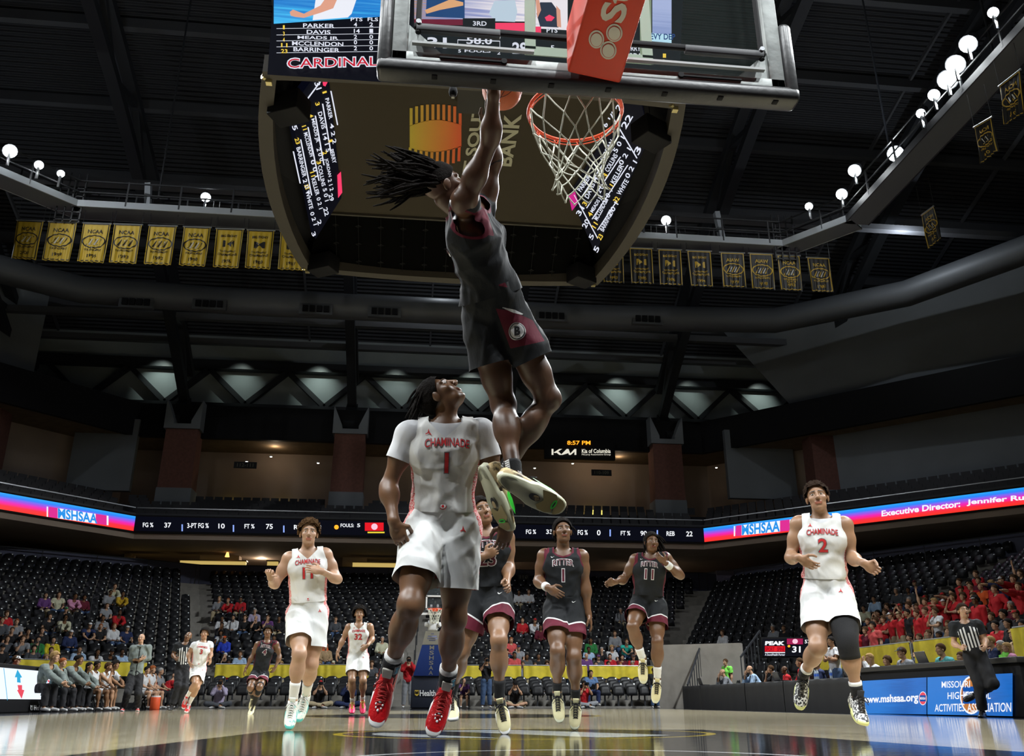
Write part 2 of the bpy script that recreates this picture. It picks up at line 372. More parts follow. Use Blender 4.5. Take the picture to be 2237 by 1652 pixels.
# small lamps in concourse ceilings
def ordn_(n):
    o = ['zeroth', 'first', 'second', 'third', 'fourth', 'fifth', 'sixth', 'seventh', 'eighth', 'ninth', 'tenth', 'eleventh', 'twelfth', 'thirteenth', 'fourteenth', 'fifteenth', 'sixteenth', 'seventeenth', 'eighteenth', 'nineteenth']; t = ['', '', 'twent', 'thirt', 'fort', 'fift', 'sixt', 'sevent', 'eight', 'ninet']
    return o[n] if n < 20 else (t[n//10]+'ieth' if n % 10 == 0 else t[n//10]+'y-'+o[n % 10]) if n < 100 else 'hundred and '+ordn_(n-100)
def downlights(pts, Y, label, grp, r=.07, st=6.):
    for (x, y) in pts:
        p = PY(x, y, Y); o = empty('downlight', p); tag(o, label % ordn_(sorted(p_[0] for p_ in pts).index(x)+1), 'light', grp)
        MB().cyl((0, 0, .0), (0, 0, .05), r*1.5, 8).build('rim', M_metal, o); MB().cyl((0, 0, -.02), (0, 0, .0), r, 8).build('lens', em('downlight_lens', (1, .93, .8), st), o)
downlights([(399, 1174), (476, 1176), (556, 1177), (10, 1132), (58, 1140), (1297, 1189), (1369, 1190), (1512, 1192), (1220, 1190), (517, 1199), (561, 1199), (579, 1200), (597, 1200), (616, 1200), (634, 1200), (1140, 1197), (1178, 1206), (824, 1199), (800, 1178), (1190, 1200)], 50.5,
           'tiny round downlight, %s from left in the main concourse ceiling', 'tiny concourse downlights')
downlights([(249, 989), (212, 999), (539, 1009), (592, 998), (695, 1012), (1168, 1023), (1251, 1013), (1565, 1022), (1620, 1041)], 53.5,
           'tiny round downlight, %s from left in the upper concourse ceiling', 'tiny upper concourse downlights')
for i, (x, y) in enumerate([(536, 1200), (1334, 1212), (862, 1206)]):
    p = PY(x, y, 52); o = empty('exit_sign', p); tag(o, ['small green exit sign above the left lit counters', 'small green exit sign between the two black jersey players', 'small green exit sign left of the tall white shirt player'][i], 'sign', 'green exit signs')
    MB().box((0, 0, 0), (.3, .06, .16)).build('housing', M_black, o)
    quadtext('EXIT', [(-.13, -.035, .06), (.13, -.035, .06), (.13, -.035, -.06), (-.13, -.035, -.06)], em('exit_green', (.05, 1, .35), 1.6), parent=o)
p = PY(497, 1210, 51); o = empty('pendant_lamp', p); tag(o, 'small orange pendant lamp hanging in the concourse by the exit sign', 'lamp')
MB().cyl((0, 0, .05), (0, 0, 1.0), .012, 5).build('cord', M_steel, o); MB().cyl((0, 0, -.18), (0, 0, .08), .13, 10, r2=.06).build('shade', em('pendant_glow', (1, .45, .12), 2.5), o)
# a warm washed wall niche as real light
for (x, y) in [(1133, 1195), (828, 1195)]:
    p = PY(x, y-22, 53.5); L = bpy.data.lights.new('niche_lamp', 'SPOT'); o = bpy.data.objects.new('niche_lamp', L); COL.objects.link(o); L.energy = 60; L.color = (1, .6, .2); L.spot_size = 1.6; L.spot_blend = 1; o.location = p-np.array([0, 0, .1]); aim(o, (p[0], p[1]+2.0, p[2]-2.5))
# section number signs
M_signbg = mat('sign_black', (.01, .01, .012), .6); M_signtx = mat('sign_text', (.16, .15, .11), .6)
def section_sign(x0, y0, x1, y1, Y, txt, label):
    a = PY(x0, y0, Y); b = PY(x1, y1, Y); c = (a+b)/2; w, h = b[0]-a[0], a[2]-b[2]
    o = empty('section_sign', c); tag(o, label, 'sign')
    MB().box((0, 0, 0), (w, .08, h)).build('board', M_signbg, o); boxtext(txt, (-w*.36, -.045, -h*.28), (1, 0, 0), (0, 0, 1), h*.56, M_signtx, w=w*.72, parent=o)
section_sign(78, 1225, 102, 1238, 50.8, '113', 'black section sign reading 113 on the left concourse wall')
section_sign(1132, 1254, 1156, 1268, 50.8, '110', 'black section sign reading 110 on the middle concourse wall')
section_sign(1694, 1250, 1716, 1262, 49.5, '108', 'black section sign reading 108 on the right concourse wall')
section_sign(1847, 955, 1888, 972, 48.2, '210', 'black section sign reading 210 high on the big grey wall')
section_sign(512, 1009, 560, 1024, 53.3, '112-111', 'brown ceiling sign reading 112-111 over the upper concourse')
section_sign(1292, 1026, 1336, 1040, 53.3, '110-109', 'brown ceiling sign reading 110-109 over the upper concourse')

for (x0, y0, x1, y1, lab) in [(133, 1228, 194, 1258, 'pale lavender sponsor sign on the left concourse wall'), (1564, 1247, 1648, 1284, 'pale blue sponsor sign on the right concourse wall')]:
    a, b = PY(x0, y0, 50.6 if x0 < 900 else 49.6), PY(x1, y1, 50.6 if x0 < 900 else 49.6); c = (a+b)/2; w, h = b[0]-a[0], a[2]-b[2]; o = empty('sponsor_sign', c); tag(o, lab, 'sign'); MB().box((0, 0, 0), (w, .06, h)).build('board', mat('sign_lavender', (.12, .105, .16), .7), o); MB().box((0, -.04, h*.12), (w*.62, .01, h*.1)).build('faint_line', mat('sign_faint', (.19, .16, .22), .7), o)
# ---- upper deck: sloping seating, back wall, doorways, brick columns, black header band
M_up = mat('upper_seats', (.012, .012, .015), .6)
deck = tag(empty('upper_deck', (CX, 48, 9)), kind='structure')
for k in range(7):
    mb = MB(); strip(mb, UP, .35+.8*k, .35+.8*(k+1)+.02, 8.45, 9.0+.34*k); o = mb.build('step', mat('deck_dark', (.03, .03, .034), .9), deck); o.location = -deck.location
mb = MB(); strip(mb, UP, 8.6, 8.9, 8.5, 16.9); tag(mb.build('wall_upper_back', M_tan), kind='structure')
mb = MB(); strip(mb, UP, 5.5, 9.4, 15.25, 15.5); tag(mb.build('ceiling_upper_concourse', mat('ceiling_tile', (.16, .11, .06), .9, var=.15, vscale=2)), kind='structure')
mb = MB(); strip(mb, UP, 5.2, 5.5, 15.2, 17.3); tag(mb.build('wall_black_header', M_black), kind='structure')
for i, (x0, y0, x1, y1) in enumerate([(487, 1098, 516, 1121), (600, 1101, 636, 1109), (1279, 1114, 1318, 1131)]):
    a = PY(x0, y0, 55.5); b = PY(x1, y1, 55.5); o = MB().box(((a[0]+b[0])/2, 55.6, (a[2]+b[2])/2), (b[0]-a[0], .15, a[2]-b[2])).build('door_%d' % (i+1), M_litb); tag(o, kind='structure')
# concrete side walls beside the upper deck
tag(MB().prism([(24.0, 9.5), (37, 9.5), (37, 24), (18.6, 24), (23.5, 16.5)], (0, 0, 0), (1, 0, 0), (0, 0, 1), (0, .4, 0), m=M_greywall).build('x'), kind='structure')
bpy.data.objects['x'].name = 'wall_grey_right'
o = bpy.data.objects['wall_grey_right']; o.location = (24, 48.6, 0); o.data.transform(Matrix.Translation((-24, 0, 0))); o.rotation_euler = (0, 0, -.75)
tag(MB().box((0, 0, 0), (10, .4, 5.2)).build('wall_grey_left', M_greywall), kind='structure'); bpy.data.objects['wall_grey_left'].location = (-27.5, 45.2, 14.6); bpy.data.objects['wall_grey_left'].rotation_euler = (0, 0, .75)
tag(MB().box((-29, 46, 20.4), (16, .4, 6.5), rz=.75).build('wall_upper_left', M_greywall), kind='structure')
tag(MB().box((-18.6, 52.4, 14.0), (3.6, .4, 4.4)).build('wall_stub_left', M_greywall), kind='structure')
tag(MB().box((21.4, 51.2, 14.2), (4.4, .4, 4.4)).build('wall_stub_right', M_greywall), kind='structure')
col_lab = ['tall column of dark brick and white concrete at the far left', 'tall brick and concrete column left of the centre', 'brick and concrete column partly behind the tall player', 'brick and concrete column right of the lit car dealer sign', 'brick column at the left edge of the big grey wall']
for i, x in enumerate([-23.6, -14.1, -4.2, 15.6, 24.3]):
    yb = 52.2 if abs(x) < 20 else 48.5
    o = empty('brick_column', (x, yb, 9.2)); tag(o, col_lab[i], 'column')
    MB().box((0, 0, 1.3), (2.0, 1.4, 2.8)).build('concrete_base', M_greywall, o)
    MB().box((0, 0, 4.5), (1.9, 1.3, 3.6), taper=.97).build('brick_shaft', M_brick, o)
    MB().box((0, 0, 6.45), (2.1, 1.5, .3)).build('capital', M_greywall, o)
    MB().prism([(-1.05, 0), (-.5, 0), (-.5, .2), (-1.05, 1.5)], (0, -.75, 6.6), (1, 0, 0), (0, 0, 1), (0, 1.5, 0)).build('cheek', M_greywall, o)
    MB().prism([(1.05, 0), (1.05, 1.5), (.5, .2), (.5, 0)], (0, -.75, 6.6), (1, 0, 0), (0, 0, 1), (0, 1.5, 0)).build('cheek', M_greywall, o)
# ---- lit sign above the upper concourse: clock and sponsor
sg = empty('clock_sign', PY(1268, 985, 52)); tag(sg, 'black sign with an orange clock reading 8:57 PM above a white sponsor line', 'sign')
def SGP(x, y): return PY(x, y, 51.95)-np.array(sg.location)
a = SGP(1190, 958); b = SGP(1345, 1004); MB().box(((a[0]+b[0])/2, .2, (a[2]+b[2])/2), (b[0]-a[0], .3, a[2]-b[2])).build('panel', M_black, sg)
E_or = em('led_orange', (1, .35, .02), 1.6); E_w = em('led_white', (.93, .95, 1), 1.0)
quadtext('8:57 PM', [SGP(1239, 963), SGP(1290, 963), SGP(1290, 972), SGP(1239, 972)], E_or, parent=sg, name='clock_digits')
quadtext('Kia of Columbia', [SGP(1271, 981), SGP(1334, 981), SGP(1334, 990), SGP(1271, 990)], em('sign_cream', (1, .95, .8), .8), parent=sg)
quadtext('McLarty Automotive Group', [SGP(1271, 991), SGP(1334, 991), SGP(1334, 996), SGP(1271, 996)], em('sign_cream', (1, .95, .8), .8), parent=sg, bold=0.)
mb = MB()
for pl in ([(1205, 981), (1209, 981), (1209, 994), (1205, 994)], [(1209, 989), (1222, 981), (1228, 981), (1214, 990)], [(1214, 988), (1219, 986), (1228, 994), (1222, 994)], [(1225, 994), (1238, 981), (1242, 981), (1242, 990), (1229, 994)], [(1238, 981), (1242, 981), (1247, 994), (1243, 994)], [(1243, 994), (1255, 981), (1259, 981), (1259, 994), (1255, 994), (1255, 987), (1247, 994)]):
    mb.quad([SGP(*p) for p in pl])
mb.build('emblem', em('sign_cream', (1, .95, .8), .8), sg)

# ---- truss band under the roof
TB = [(-44, 29), (-25.5, 54.0), (-24.0, 56), (26.0, 56.0), (27.5, 54), (46, 29)]
tb = tag(empty('roof_truss_band', (CX, 56, 18)), kind='structure')
o = MB().box((1, 56.3, 21.2), (56, .4, 7.0)).build('wall_truss_band', mat('truss_wall_grey', (.26, .29, .30), .85, var=.1, vscale=.4)); tag(o, kind='structure')
mb = MB(); mb.box((1, 55.8, 18.25), (52, .7, .5)); o = mb.build('bottom_chord', M_steel, tb); o.location = -tb.location
mb = MB(); mb.box((1, 55.8, 21.2), (52, .7, .6)); o = mb.build('top_chord', M_steel, tb); o.location = -tb.location
xs = [-24.0]
dx = 5.1
for i in range(10):
    x0 = -24.2+i*dx; xm = x0+dx/2
    for (a, b) in (((x0, 20.9), (xm, 18.5)), ((xm, 18.5), (x0+dx, 20.9))):
        o = MB().beam((a[0], 55.75, a[1]), (b[0], 55.75, b[1]), .4, .32).build('diagonal', M_steel, tb); o.location = -tb.location
    L = bpy.data.lights.new('wall_washer', 'SPOT'); ob = bpy.data.objects.new('wall_washer', L); COL.objects.link(ob); L.energy = 130 if i % 2 else 240; L.color = (.8, .95, .85); L.spot_size = 1.3; L.spot_blend = 1.
    L.shadow_soft_size = .03; ob.location = (xm+dx/2-.5+dx/2, 54.0, 21.4); aim(ob, (xm+dx/2-.5+dx/2, 56.2, 19.7))

# ---- roof: arched deck, purlins, arched trusses, duct
def zc(Y): return 30.5-.0088*(Y-16.7)**2
def zr(Y): return 33.4-.0064*(Y-16.7)**2
M_deck = mat('roof_deck', (.055, .057, .066), .9)
nt = M_deck.node_tree; tc = nt.nodes.new('ShaderNodeTexCoord'); wv = nt.nodes.new('ShaderNodeTexWave'); wv.bands_direction = 'Y'; wv.inputs['Scale'].default_value = 1.1
bp = nt.nodes.new('ShaderNodeBump'); bp.inputs['Strength'].default_value = 1; bp.inputs['Distance'].default_value = .35
nt.links.new(tc.outputs['Object'], wv.inputs['Vector']); nt.links.new(wv.outputs['Fac'], bp.inputs['Height']); nt.links.new(bp.outputs[0], nt.nodes['Principled BSDF'].inputs['Normal'])
ys = np.linspace(-26, 58, 43); V = []; Fs = []
for y in ys: V += [(-48, y, zr(y)), (50, y, zr(y)), (50, y, zr(y)+.4), (-48, y, zr(y)+.4)]
for i in range(len(ys)-1):
    b = 4*i; Fs += [(b, b+4, b+5, b+1), (b+3, b+2, b+6, b+7)]
tag(mk('ceiling', V, Fs, M_deck), kind='structure')
roof = tag(empty('roof_steelwork', (CX, 30, 28)), kind='structure')
for y in np.arange(-20, 56, 4.6):
    o = MB().box((1, y, zr(y)-.35), (92, .35, .55)).build('purlin', mat('purlin_grey', (.075, .078, .088), .7), roof); o.location = -roof.location
for x in np.arange(-42, 46, 8.2):
    mb = MB(); yy = np.linspace(-20, 56, 20)
    for a, b in zip(yy[:-1], yy[1:]): mb.beam((x+1.5, a, zr(a)-.1), (x+1.5, b, zr(b)-.1), .12, .25)
    o = mb.build('deck_rib', mat('purlin_grey', (.075, .078, .088), .7), roof); o.location = -roof.location
for i, x in enumerate([-24.5, -14.9, -4.4, 5.8, 16.2, 25.8]):
    t = empty('roof_truss', (x, 53, 18)); tag(t, kind='structure')
    yy = np.linspace(-20, 54.5, 24); mbt = MB(); mbb = MB()
    for a, b in zip(yy[:-1], yy[1:]):
        mbb.beam((x, a, zc(a)), (x, b, zc(b)), .55, .45); mbt.beam((x, a, zc(a)+2.1), (x, b, zc(b)+2.1), .55, .45)
    for nm, q in (('bottom_chord', mbb), ('top_chord', mbt)): o = q.build(nm, M_steel, t); o.location = -t.location
    for j, (a, b) in enumerate(zip(yy[:-1], yy[1:])):
        z0, z1 = (0, 2.1) if j % 2 else (2.1, 0)
        o = MB().beam((x, a, zc(a)+z0), (x, b, zc(b)+z1), .3, .3).build('web', M_steel, t); o.location = -t.location
    o = MB().beam((x, 54.5, zc(54.5)+.2), (x, 52.4, 16.2), .7, .6).build('foot', M_steel, t); o.location = -t.location
duct = empty('air_duct', (CX, 44, 20.5)); tag(duct, 'large dull grey round air duct curving across under the roof', 'duct')
pts = [(-30, 33, 20.6), (-24, 40, 20.6), (-18, 43.6, 20.6), (-10, 44, 20.5), (8, 44, 20.5), (20, 43.6, 20.7), (26, 40, 21.0), (31, 33, 21.3), (33, 24, 21.5)]
M_duct = mat('duct_grey', (.085, .09, .098), .55, metal=.2)
o = MB().tube(pts, .72, 16).build('pipe', M_duct, duct, smooth=True); o.location = -duct.location
for (x, y) in [(297, 660), (457, 664), (690, 675), (840, 681), (1205, 690), (1415, 697)]:
    p = PY(x, y, 43.2); gr = MB()
    for q in range(4): gr.box((p[0]-.55+.37*q, p[1], p[2]), (.28, .2, .34), m=M_black)
    gr.box((p[0], p[1]+.15, p[2]), (1.75, .25, .6), m=M_duct); o = gr.build('grille', None, duct); o.location = -duct.location
# smoke baffles/secondary beams visible below the duct
for i, (y, z, d) in enumerate([(49.5, 21.9, .4), (52.6, 21.6, .35), (36.5, 22.8, .3)]):
    o = MB().box((1, y, z), (60, .4, d)).build('cross_beam', mat('purlin_grey', (.075, .078, .088), .7), roof); o.location = -roof.location

# ---- catwalk ring with lamps
CWX0, CWX1, CWY = -15.2, 16.6, 31.3
cat = tag(empty('catwalk', (CX, CWY, 19)), kind='structure')
M_cat = mat('catwalk_grey', (.30, .33, .36), .5)
def cadd(mb, n, m): o = mb.build(n, m, cat); o.location = -cat.location
segs = [((CWX0+1.5, CWY), (CWX1-1.5, CWY)), ((CWX0-1.0, CWY-2.5), (CWX0-1.0, -6)), ((CWX1+.5, CWY-2.5), (CWX1+.5, -6)), ((CWX0+1.5, CWY), (CWX0-1.0, CWY-2.5)), ((CWX1-1.5, CWY), (CWX1+.5, CWY-2.5)), ((CWX0, -6.2), (CWX1, -6.2))]
for (a, b) in segs:
    a = np.array(a); b = np.array(b); t = nrm(b-a); n_ = np.array([-t[1], t[0]]); L_ = np.linalg.norm(b-a)
    cadd(MB().beam((*a, 18.2), (*b, 18.2), 1.0, .06), 'walkway', mat('catwalk_floor', (.10, .11, .12), .6))
    for s in (-.5, .5):
        p, q = a+n_*s, b+n_*s
        for z in (19.3, 18.8): cadd(MB().beam((*p, z), (*q, z), .05, .05), 'rail', M_steel)
        cadd(MB().beam((*p, 18.3), (*q, 18.3), .05, .28), 'toe_plate', M_cat if L_ < 34 and a[1] > 20 else M_steel)
        mb = MB()
        for i in range(int(L_/2)+1): r = p+t*2*i; mb.box((*r, 18.8), (.06, .06, 1.1))
        cadd(mb, 'posts', M_steel)
    for i in range(int(L_/6)): r = a+t*(3+6*i); cadd(MB().cyl((*r, 19), (*r, zc(r[1])+1), .04, 6), 'hanger', M_steel)
for sx in (CWX0+1.4, CWX1-1.6):                        # ladder cages at the corners
    mb = MB()
    for dx_ in (-.45, -.15, .15, .45): mb.box((sx+dx_, CWY-.4, 18.6), (.05, .05, 2.2))
    for z in np.arange(17.6, 19.7, .35): mb.box((sx, CWY-.4, z), (.95, .05, .05))
    cadd(mb, 'ladder_cage', M_steel)
E_lamp = em('lamp_face', (.93, .98, 1.0), 60.)
lamp_names = []
for i, (lx, ly, sz) in enumerate(LAMPS):
    r = .06+.17*sz; tx = 1.0 if abs(lx) > 12 else lx*.5; ty = min(max(ly, 3), 20)*.55+4.5
    o = empty('arena_floodlight', (lx, ly, LZ)); d = nrm(np.array([tx, ty, 1.])-np.array([lx, ly, LZ]))
    MB().cyl(-d*.45, -d*.02, r*.75, 14, r2=r*1.15).build('housing', M_steel, o)
    MB().cyl(d*.0, d*.02, r, 14).build('lens', E_lamp, o)
    MB().box((0, 0, -.35), (.08, .08, .5)).build('bracket', M_steel, o)
    side = 'left' if lx < -12 else ('right' if lx > 12 else 'far')
    if ly < 17: lab = 'floodlight on the catwalk nearer than the frame shows'; tag(o, lab, 'light', 'floodlights out of the frame')
    else:
        k = [q for q in LAMPS if q[1] >= 17 and (('left' if q[0] < -12 else ('right' if q[0] > 12 else 'far')) == side)].index((lx, ly, sz))
        ordn = ['first', 'second', 'third', 'fourth', 'fifth', 'sixth', 'seventh', 'eighth', 'ninth', 'tenth', 'eleventh', 'twelfth'][k]
        if side == 'left': lab = ['large', 'middle-sized', 'small'][k % 3]+' white floodlight, %s from the outer end of the left catwalk' % ordn
        elif side == 'far': lab = ['lone bright white floodlight on the far catwalk left of the scoreboard', 'small floodlight touching the right edge of the scoreboard', 'bright floodlight on the far catwalk right of the scoreboard'][k]
        else: lab = '%s white floodlight, %s counting up from the low end of the right catwalk' % ('blazing' if sz > .9 else 'small', ordn)
        tag(o, lab, 'light', 'floodlights on the catwalk')
    if i == 0: pass
# boxes and steel hung under the catwalk as in the picture
for i, (x, y, w) in enumerate([(318, 440, 12), (1568, 500, 10)]):
    p = PY(x, y, 31.8); o = MB().beam(p+np.array([0, 0, .8]), p-np.array([-.2, 0, .9]), .28, .22).build('steel_strut', M_cat); tag(o, ['pale angled steel strut under the far catwalk, left of the scoreboard', 'pale angled steel strut under the far catwalk, right of the scoreboard'][i], 'strut')

# ---- outer walls close the hall
for nm, c, d in [('wall_left', (-46, 18, 15), (.5, 90, 36)), ('wall_right', (48, 18, 15), (.5, 90, 36)), ('wall_back', (1, -24, 15), (96, .5, 36)), ('wall_far', (1, 58.5, 15), (96, .5, 36))]:
    tag(MB().box(c, d).build(nm, mat('outer_wall', (.05, .052, .06), .9)), kind='structure')

# ---- LED ribbon board on the upper deck front
rb = empty('ribbon_board', (1, 47, 8.5)); tag(rb, 'long LED ribbon board with white statistics in the middle and red and blue ends', 'display')
RL = [(-33, 26.6), (-14.6, 47.0), (16.0, 47.0), (36, 27.0)]
RZ0, RZ1 = 8.52, 9.28
ends = ramp_em('ribbon_gradient', [(0, (1, .03, .01)), (.25, (1, .02, .05)), (.45, (.9, .01, .45)), (.62, (.35, .08, .8)), (.8, (.02, .22, 1)), (1, (.02, .4, 1))], 1.0, axis=2)
for i in range(3):
    a = np.array([*RL[i], 0.]); b = np.array([*RL[i+1], 0.]); t = nrm(b-a); n_ = np.array([t[1], -t[0], 0])
    V = []; 
    for p in (a, b):
        for z in (RZ0, RZ1): V.append(p+np.array([0, 0, z])+n_*.12)
    o = mk('screen', [V[0], V[2], V[3], V[1]], [(0, 1, 2, 3)], ends if i != 1 else em('led_black', (.0015, .002, .006), 1.), rb); o.location = -rb.location
    mb = MB(); mb.beam(a+np.array([0, 0, (RZ0+RZ1)/2])-n_*.1, b+np.array([0, 0, (RZ0+RZ1)/2])-n_*.1, .4, RZ1-RZ0+.16); o = mb.build('housing', M_black, rb); o.location = -rb.location
    mb = MB(); mb.beam(a+np.array([0, 0, RZ1+.5])-n_*.1, b+np.array([0, 0, RZ1+.5])-n_*.1, .05, .05, m=M_metal); mb.beam(a+np.array([0, 0, RZ1+.14])-n_*.1, b+np.array([0, 0, RZ1+.14])-n_*.1, .3, .1, m=M_steel); o = mb.build('deck_rail', None, rb); o.location = -rb.location
def RBq(i, x0, y0, x1, y1, y2=None, y3=None):
    a = np.array([*RL[i], 0.]); b = np.array([*RL[i+1], 0.]); t = nrm(b-a); n_ = np.array([t[1], -t[0], 0]); p0 = a+n_*.15
    y2 = y1 if y2 is None else y2; y3 = y0 if y3 is None else y3
    L0 = np.array(rb.location)
    return [PP(x0, y0, p0, n_)-L0, PP(x1, y3, p0, n_)-L0, PP(x1, y2, p0, n_)-L0, PP(x0, y1, p0, n_)-L0]
for t, x0, y0, x1, y1 in [('FG %', 312, 1142, 335, 1152), ('37', 359, 1142, 374, 1153), ('3-PT FG %', 409, 1143, 456, 1154), ('10', 477, 1144, 491, 1155), ('FT %', 534, 1145, 556, 1155), ('75', 581, 1145, 596, 1156), ('RE', 642, 1147, 658, 1157), ('0', 694, 1147, 702, 1157),
                          ('FOULS:', 744, 1144, 773, 1152), ('5', 780, 1144, 787, 1152), ('FG %', 1149, 1157, 1171, 1167), ('33', 1193, 1157, 1207, 1167), ('FG %', 1262, 1158, 1284, 1169), ('0', 1304, 1158, 1312, 1170), ('FT %', 1356, 1160, 1377, 1170), ('90', 1399, 1160, 1413, 1171), ('REB', 1456, 1161, 1474, 1171), ('22', 1499, 1161, 1513, 1172)]:
    quadtext(t, RBq(1, x0, y0, x1, y1), E_w, parent=rb)
E_sep = em('led_blue_sep', (.3, .45, 1), 1.)
for x in (398, 510, 620, 1235, 1333, 1436): mk('separator', RBq(1, x-1.5, 1141+x*.012, x+1.5, 1156+x*.012), [(0, 1, 2, 3)], E_sep, rb)
mk('red_panel', RBq(1, 797, 1142, 838, 1160), [(0, 1, 2, 3)], em('led_red', (.8, .01, .02), 1.), rb)
mk('foul_bar', RBq(1, 803, 1162, 840, 1165), [(0, 1, 2, 3)], em('led_yellow', (1, .75, .05), 1.), rb)
for (x, y, r, c) in [(818, 1151, 7, em('led_pinkwhite', (1, .6, .75), 1.)), (735, 1152, 5, E_or)]:
    q = [RBq(1, x+r*math.cos(a), y+r*math.sin(a), x, y)[0]+np.array([0, -.01, 0]) for a in np.linspace(0, 6.28, 15)[:-1]]; mk('emblem', q, [tuple(range(14))], c, rb)
E_mag = em('led_magenta', (.75, .03, .3), 1.); E_blu = em('led_lightblue', (.02, .3, .85), 1.)
def badge(i, X):  # X: px columns with top/bottom rows
    def q(x0, x1, m, o=.0):
        f = lambda x: (np.interp(x, X[0], X[1]), np.interp(x, X[0], X[2]))
        Q = RBq(i, x0, f(x0)[0], x1, f(x0)[1], f(x1)[1], f(x1)[0]); a = np.array([*RL[i], 0.]); b = np.array([*RL[i+1], 0.]); t = nrm(b-a); n_ = np.array([t[1], -t[0], 0])
        return [p+n_*o for p in Q], m
    return q
q = badge(0, ((0, 295), (1091, 1136), (1115, 1156)))
for x0, x1, m, o in [(102, 105, E_w, 0), (107, 126, E_mag, 0), (126, 130, E_w, 0), (130, 209, E_w, 0), (209, 233, E_mag, 0), (233, 237, E_w, 0)]:
    Q, _ = q(x0, x1, m, o); mk('panel', Q, [(0, 1, 2, 3)], m, rb)
quadtext('MSHSAA', q(126, 212, None, .02)[0], E_blu, parent=rb, bold=.03)
q = badge(2, ((1540, 1740, 1900, 2237), (1157, 1133.5, 1115, 1070), (1178, 1158, 1137, 1097)))
for x0, x1, m, o in [(1603, 1606, E_w, 0), (1608, 1620, E_mag, 0), (1620, 1704, E_w, 0), (1704, 1725, E_mag, 0), (1725, 1728, E_w, 0)]:
    Q, _ = q(x0, x1, m, o); mk('panel', Q, [(0, 1, 2, 3)], m, rb)
quadtext('MSHSAA', q(1621, 1704, None, .02)[0], E_blu, parent=rb, bold=.03)
a_, b_ = q(1926, 2098, None, .02)[0], q(2112, 2300, None, .02)[0]
def shrink(Q, a=.2, b=.22): TL, TR, BR, BL = Q; return [TL+(BL-TL)*a, TR+(BR-TR)*a, BR+(TR-BR)*b, BL+(TL-BL)*b]
quadtext('Executive Director:', shrink(a_), E_w, parent=rb, bold=.03); quadtext('Jennifer Rukstad', shrink(b_), E_w, parent=rb, bold=.03)

# ---- championship banners
def banner(tl, tr, bl, br, Y, gold, l1, l2, l3, yr, oval, label, group, folds=5, p0=None, n_=None, mirror=False):
    f = (lambda p: PY(*p, Y)) if p0 is None else (lambda p: PP(*p, p0, n_))
    A, B, Cc, D = f(tl), f(tr), f(bl), f(br); n = np.array([0, -1., 0]) if n_ is None else np.array(n_, float)
    o = empty('banner', (A+B)/2); L0 = np.array(o.location)
    g = mat('banner_gold', (.50, .34, .02), .55); k = mat('banner_black', (.014, .014, .015), .5); ink = k if gold else mat('banner_gold_ink', (.55, .36, .04), .5)
    ph = rng.uniform(0, 6); U = 22; Vn = 12
    def srf(u, v, off=0.): return (A*(1-u)+B*u)*(1-v)+(Cc*(1-u)+D*u)*v + n*(off+.035*v**.6*math.sin(ph+u*folds*6.28+v*1.6)+.02*math.sin(ph*2+u*17+v*5)*v) - L0
    P = [srf(i/U, j/Vn) for j in range(Vn+1) for i in range(U+1)]
    P += [p-n*.02 for p in P]; NN = (U+1)*(Vn+1)
    Fs = [(j*(U+1)+i, (j+1)*(U+1)+i, (j+1)*(U+1)+i+1, j*(U+1)+i+1) for j in range(Vn) for i in range(U)]
    Fs += [tuple(q+NN for q in reversed(t)) for t in Fs]
    mk('cloth', P, Fs, g if gold else k, o, smooth=True)
    W_ = np.linalg.norm(B-A); H_ = np.linalg.norm(Cc-A)
    MB().cyl(A-L0-(B-A)*.04, B-L0+(B-A)*.04, .03, 6).build('rod', M_metal, o)
    for q in (A, B): MB().cyl(q-L0, q-L0+np.array([0, 0, 1.2]), .01, 4).build('cord', M_steel, o)
    mbi = MB()
    def put(V, Fs, m):
        V = [srf((1-u) if mirror else u, v, .012) for u, v in V]; mbi.add(V, Fs, m)
    def txt(t, v0, h, w, m, arc=0.):
        T, F2, _ = text2d(t, .02); T = [(.5+(u-.5)*w, v0+h*(1-v)-arc*(1-((u-.5)*2)**2)) for u, v in T]; put(T, F2, m)
    for (a, b, c, d) in [(.03, .02, .97, .04), (.03, .96, .97, .98), (.03, .02, .06, .98), (.94, .02, .97, .98)]:
        put([(a+(c-a)*i/10 if abs(c-a) > .5 else (a if j == 0 else c), b+(d-b)*i/10 if abs(d-b) > .5 else (b if j == 0 else d)) for i in range(11) for j in range(2)] if False else sum([[(a+(c-a)*i/10, b), (a+(c-a)*i/10, d)] if abs(c-a) > .5 else [(a, b+(d-b)*i/10), (c, b+(d-b)*i/10)] for i in range(11)], []),
            [(2*i, 2*i+1, 2*i+3, 2*i+2) for i in range(10)], ink)
    if oval:
        txt(l1, .17, .10, .55, ink)
        for s, wdt in ((1, .045),):
            V = []
            for i in range(41):
                a = 6.283*i/40; V += [(.5+.44*math.cos(a), .48+.17*math.sin(a)), (.5+(.44-wdt)*math.cos(a), .48+(.17-wdt*.6)*math.sin(a))]
            put(V, [(2*i, 2*i+1, 2*i+3, 2*i+2) for i in range(40)], ink)
        # streaks inside the oval (the animal head itself is left out)
        for i in range(5):
            x = .2+.1*i; put([(x, .56), (x+.05, .57), (x+.17, .42), (x+.15, .40)], [(0, 1, 2, 3)], mat('banner_streak', (.55, .55, .52), .6) if i % 2 else ink)
        txt(l2, .665, .05, .66, ink); 
        if l3: txt(l3, .73, .05, .4, ink)
        txt(yr, .80, .085, .36, ink)
    else:
        txt(l1, .17, .065, .6, ink, .015); txt('M', .31, .17, .42, ink)
        txt(l2, .56, .045, .6, ink, -.01); txt('CHAMPIONS', .63, .06, .74, ink, -.02); txt(yr, .80, .085, .36, ink)
    mbi.build('lettering', None, o)
    tag(o, label, 'banner', group)
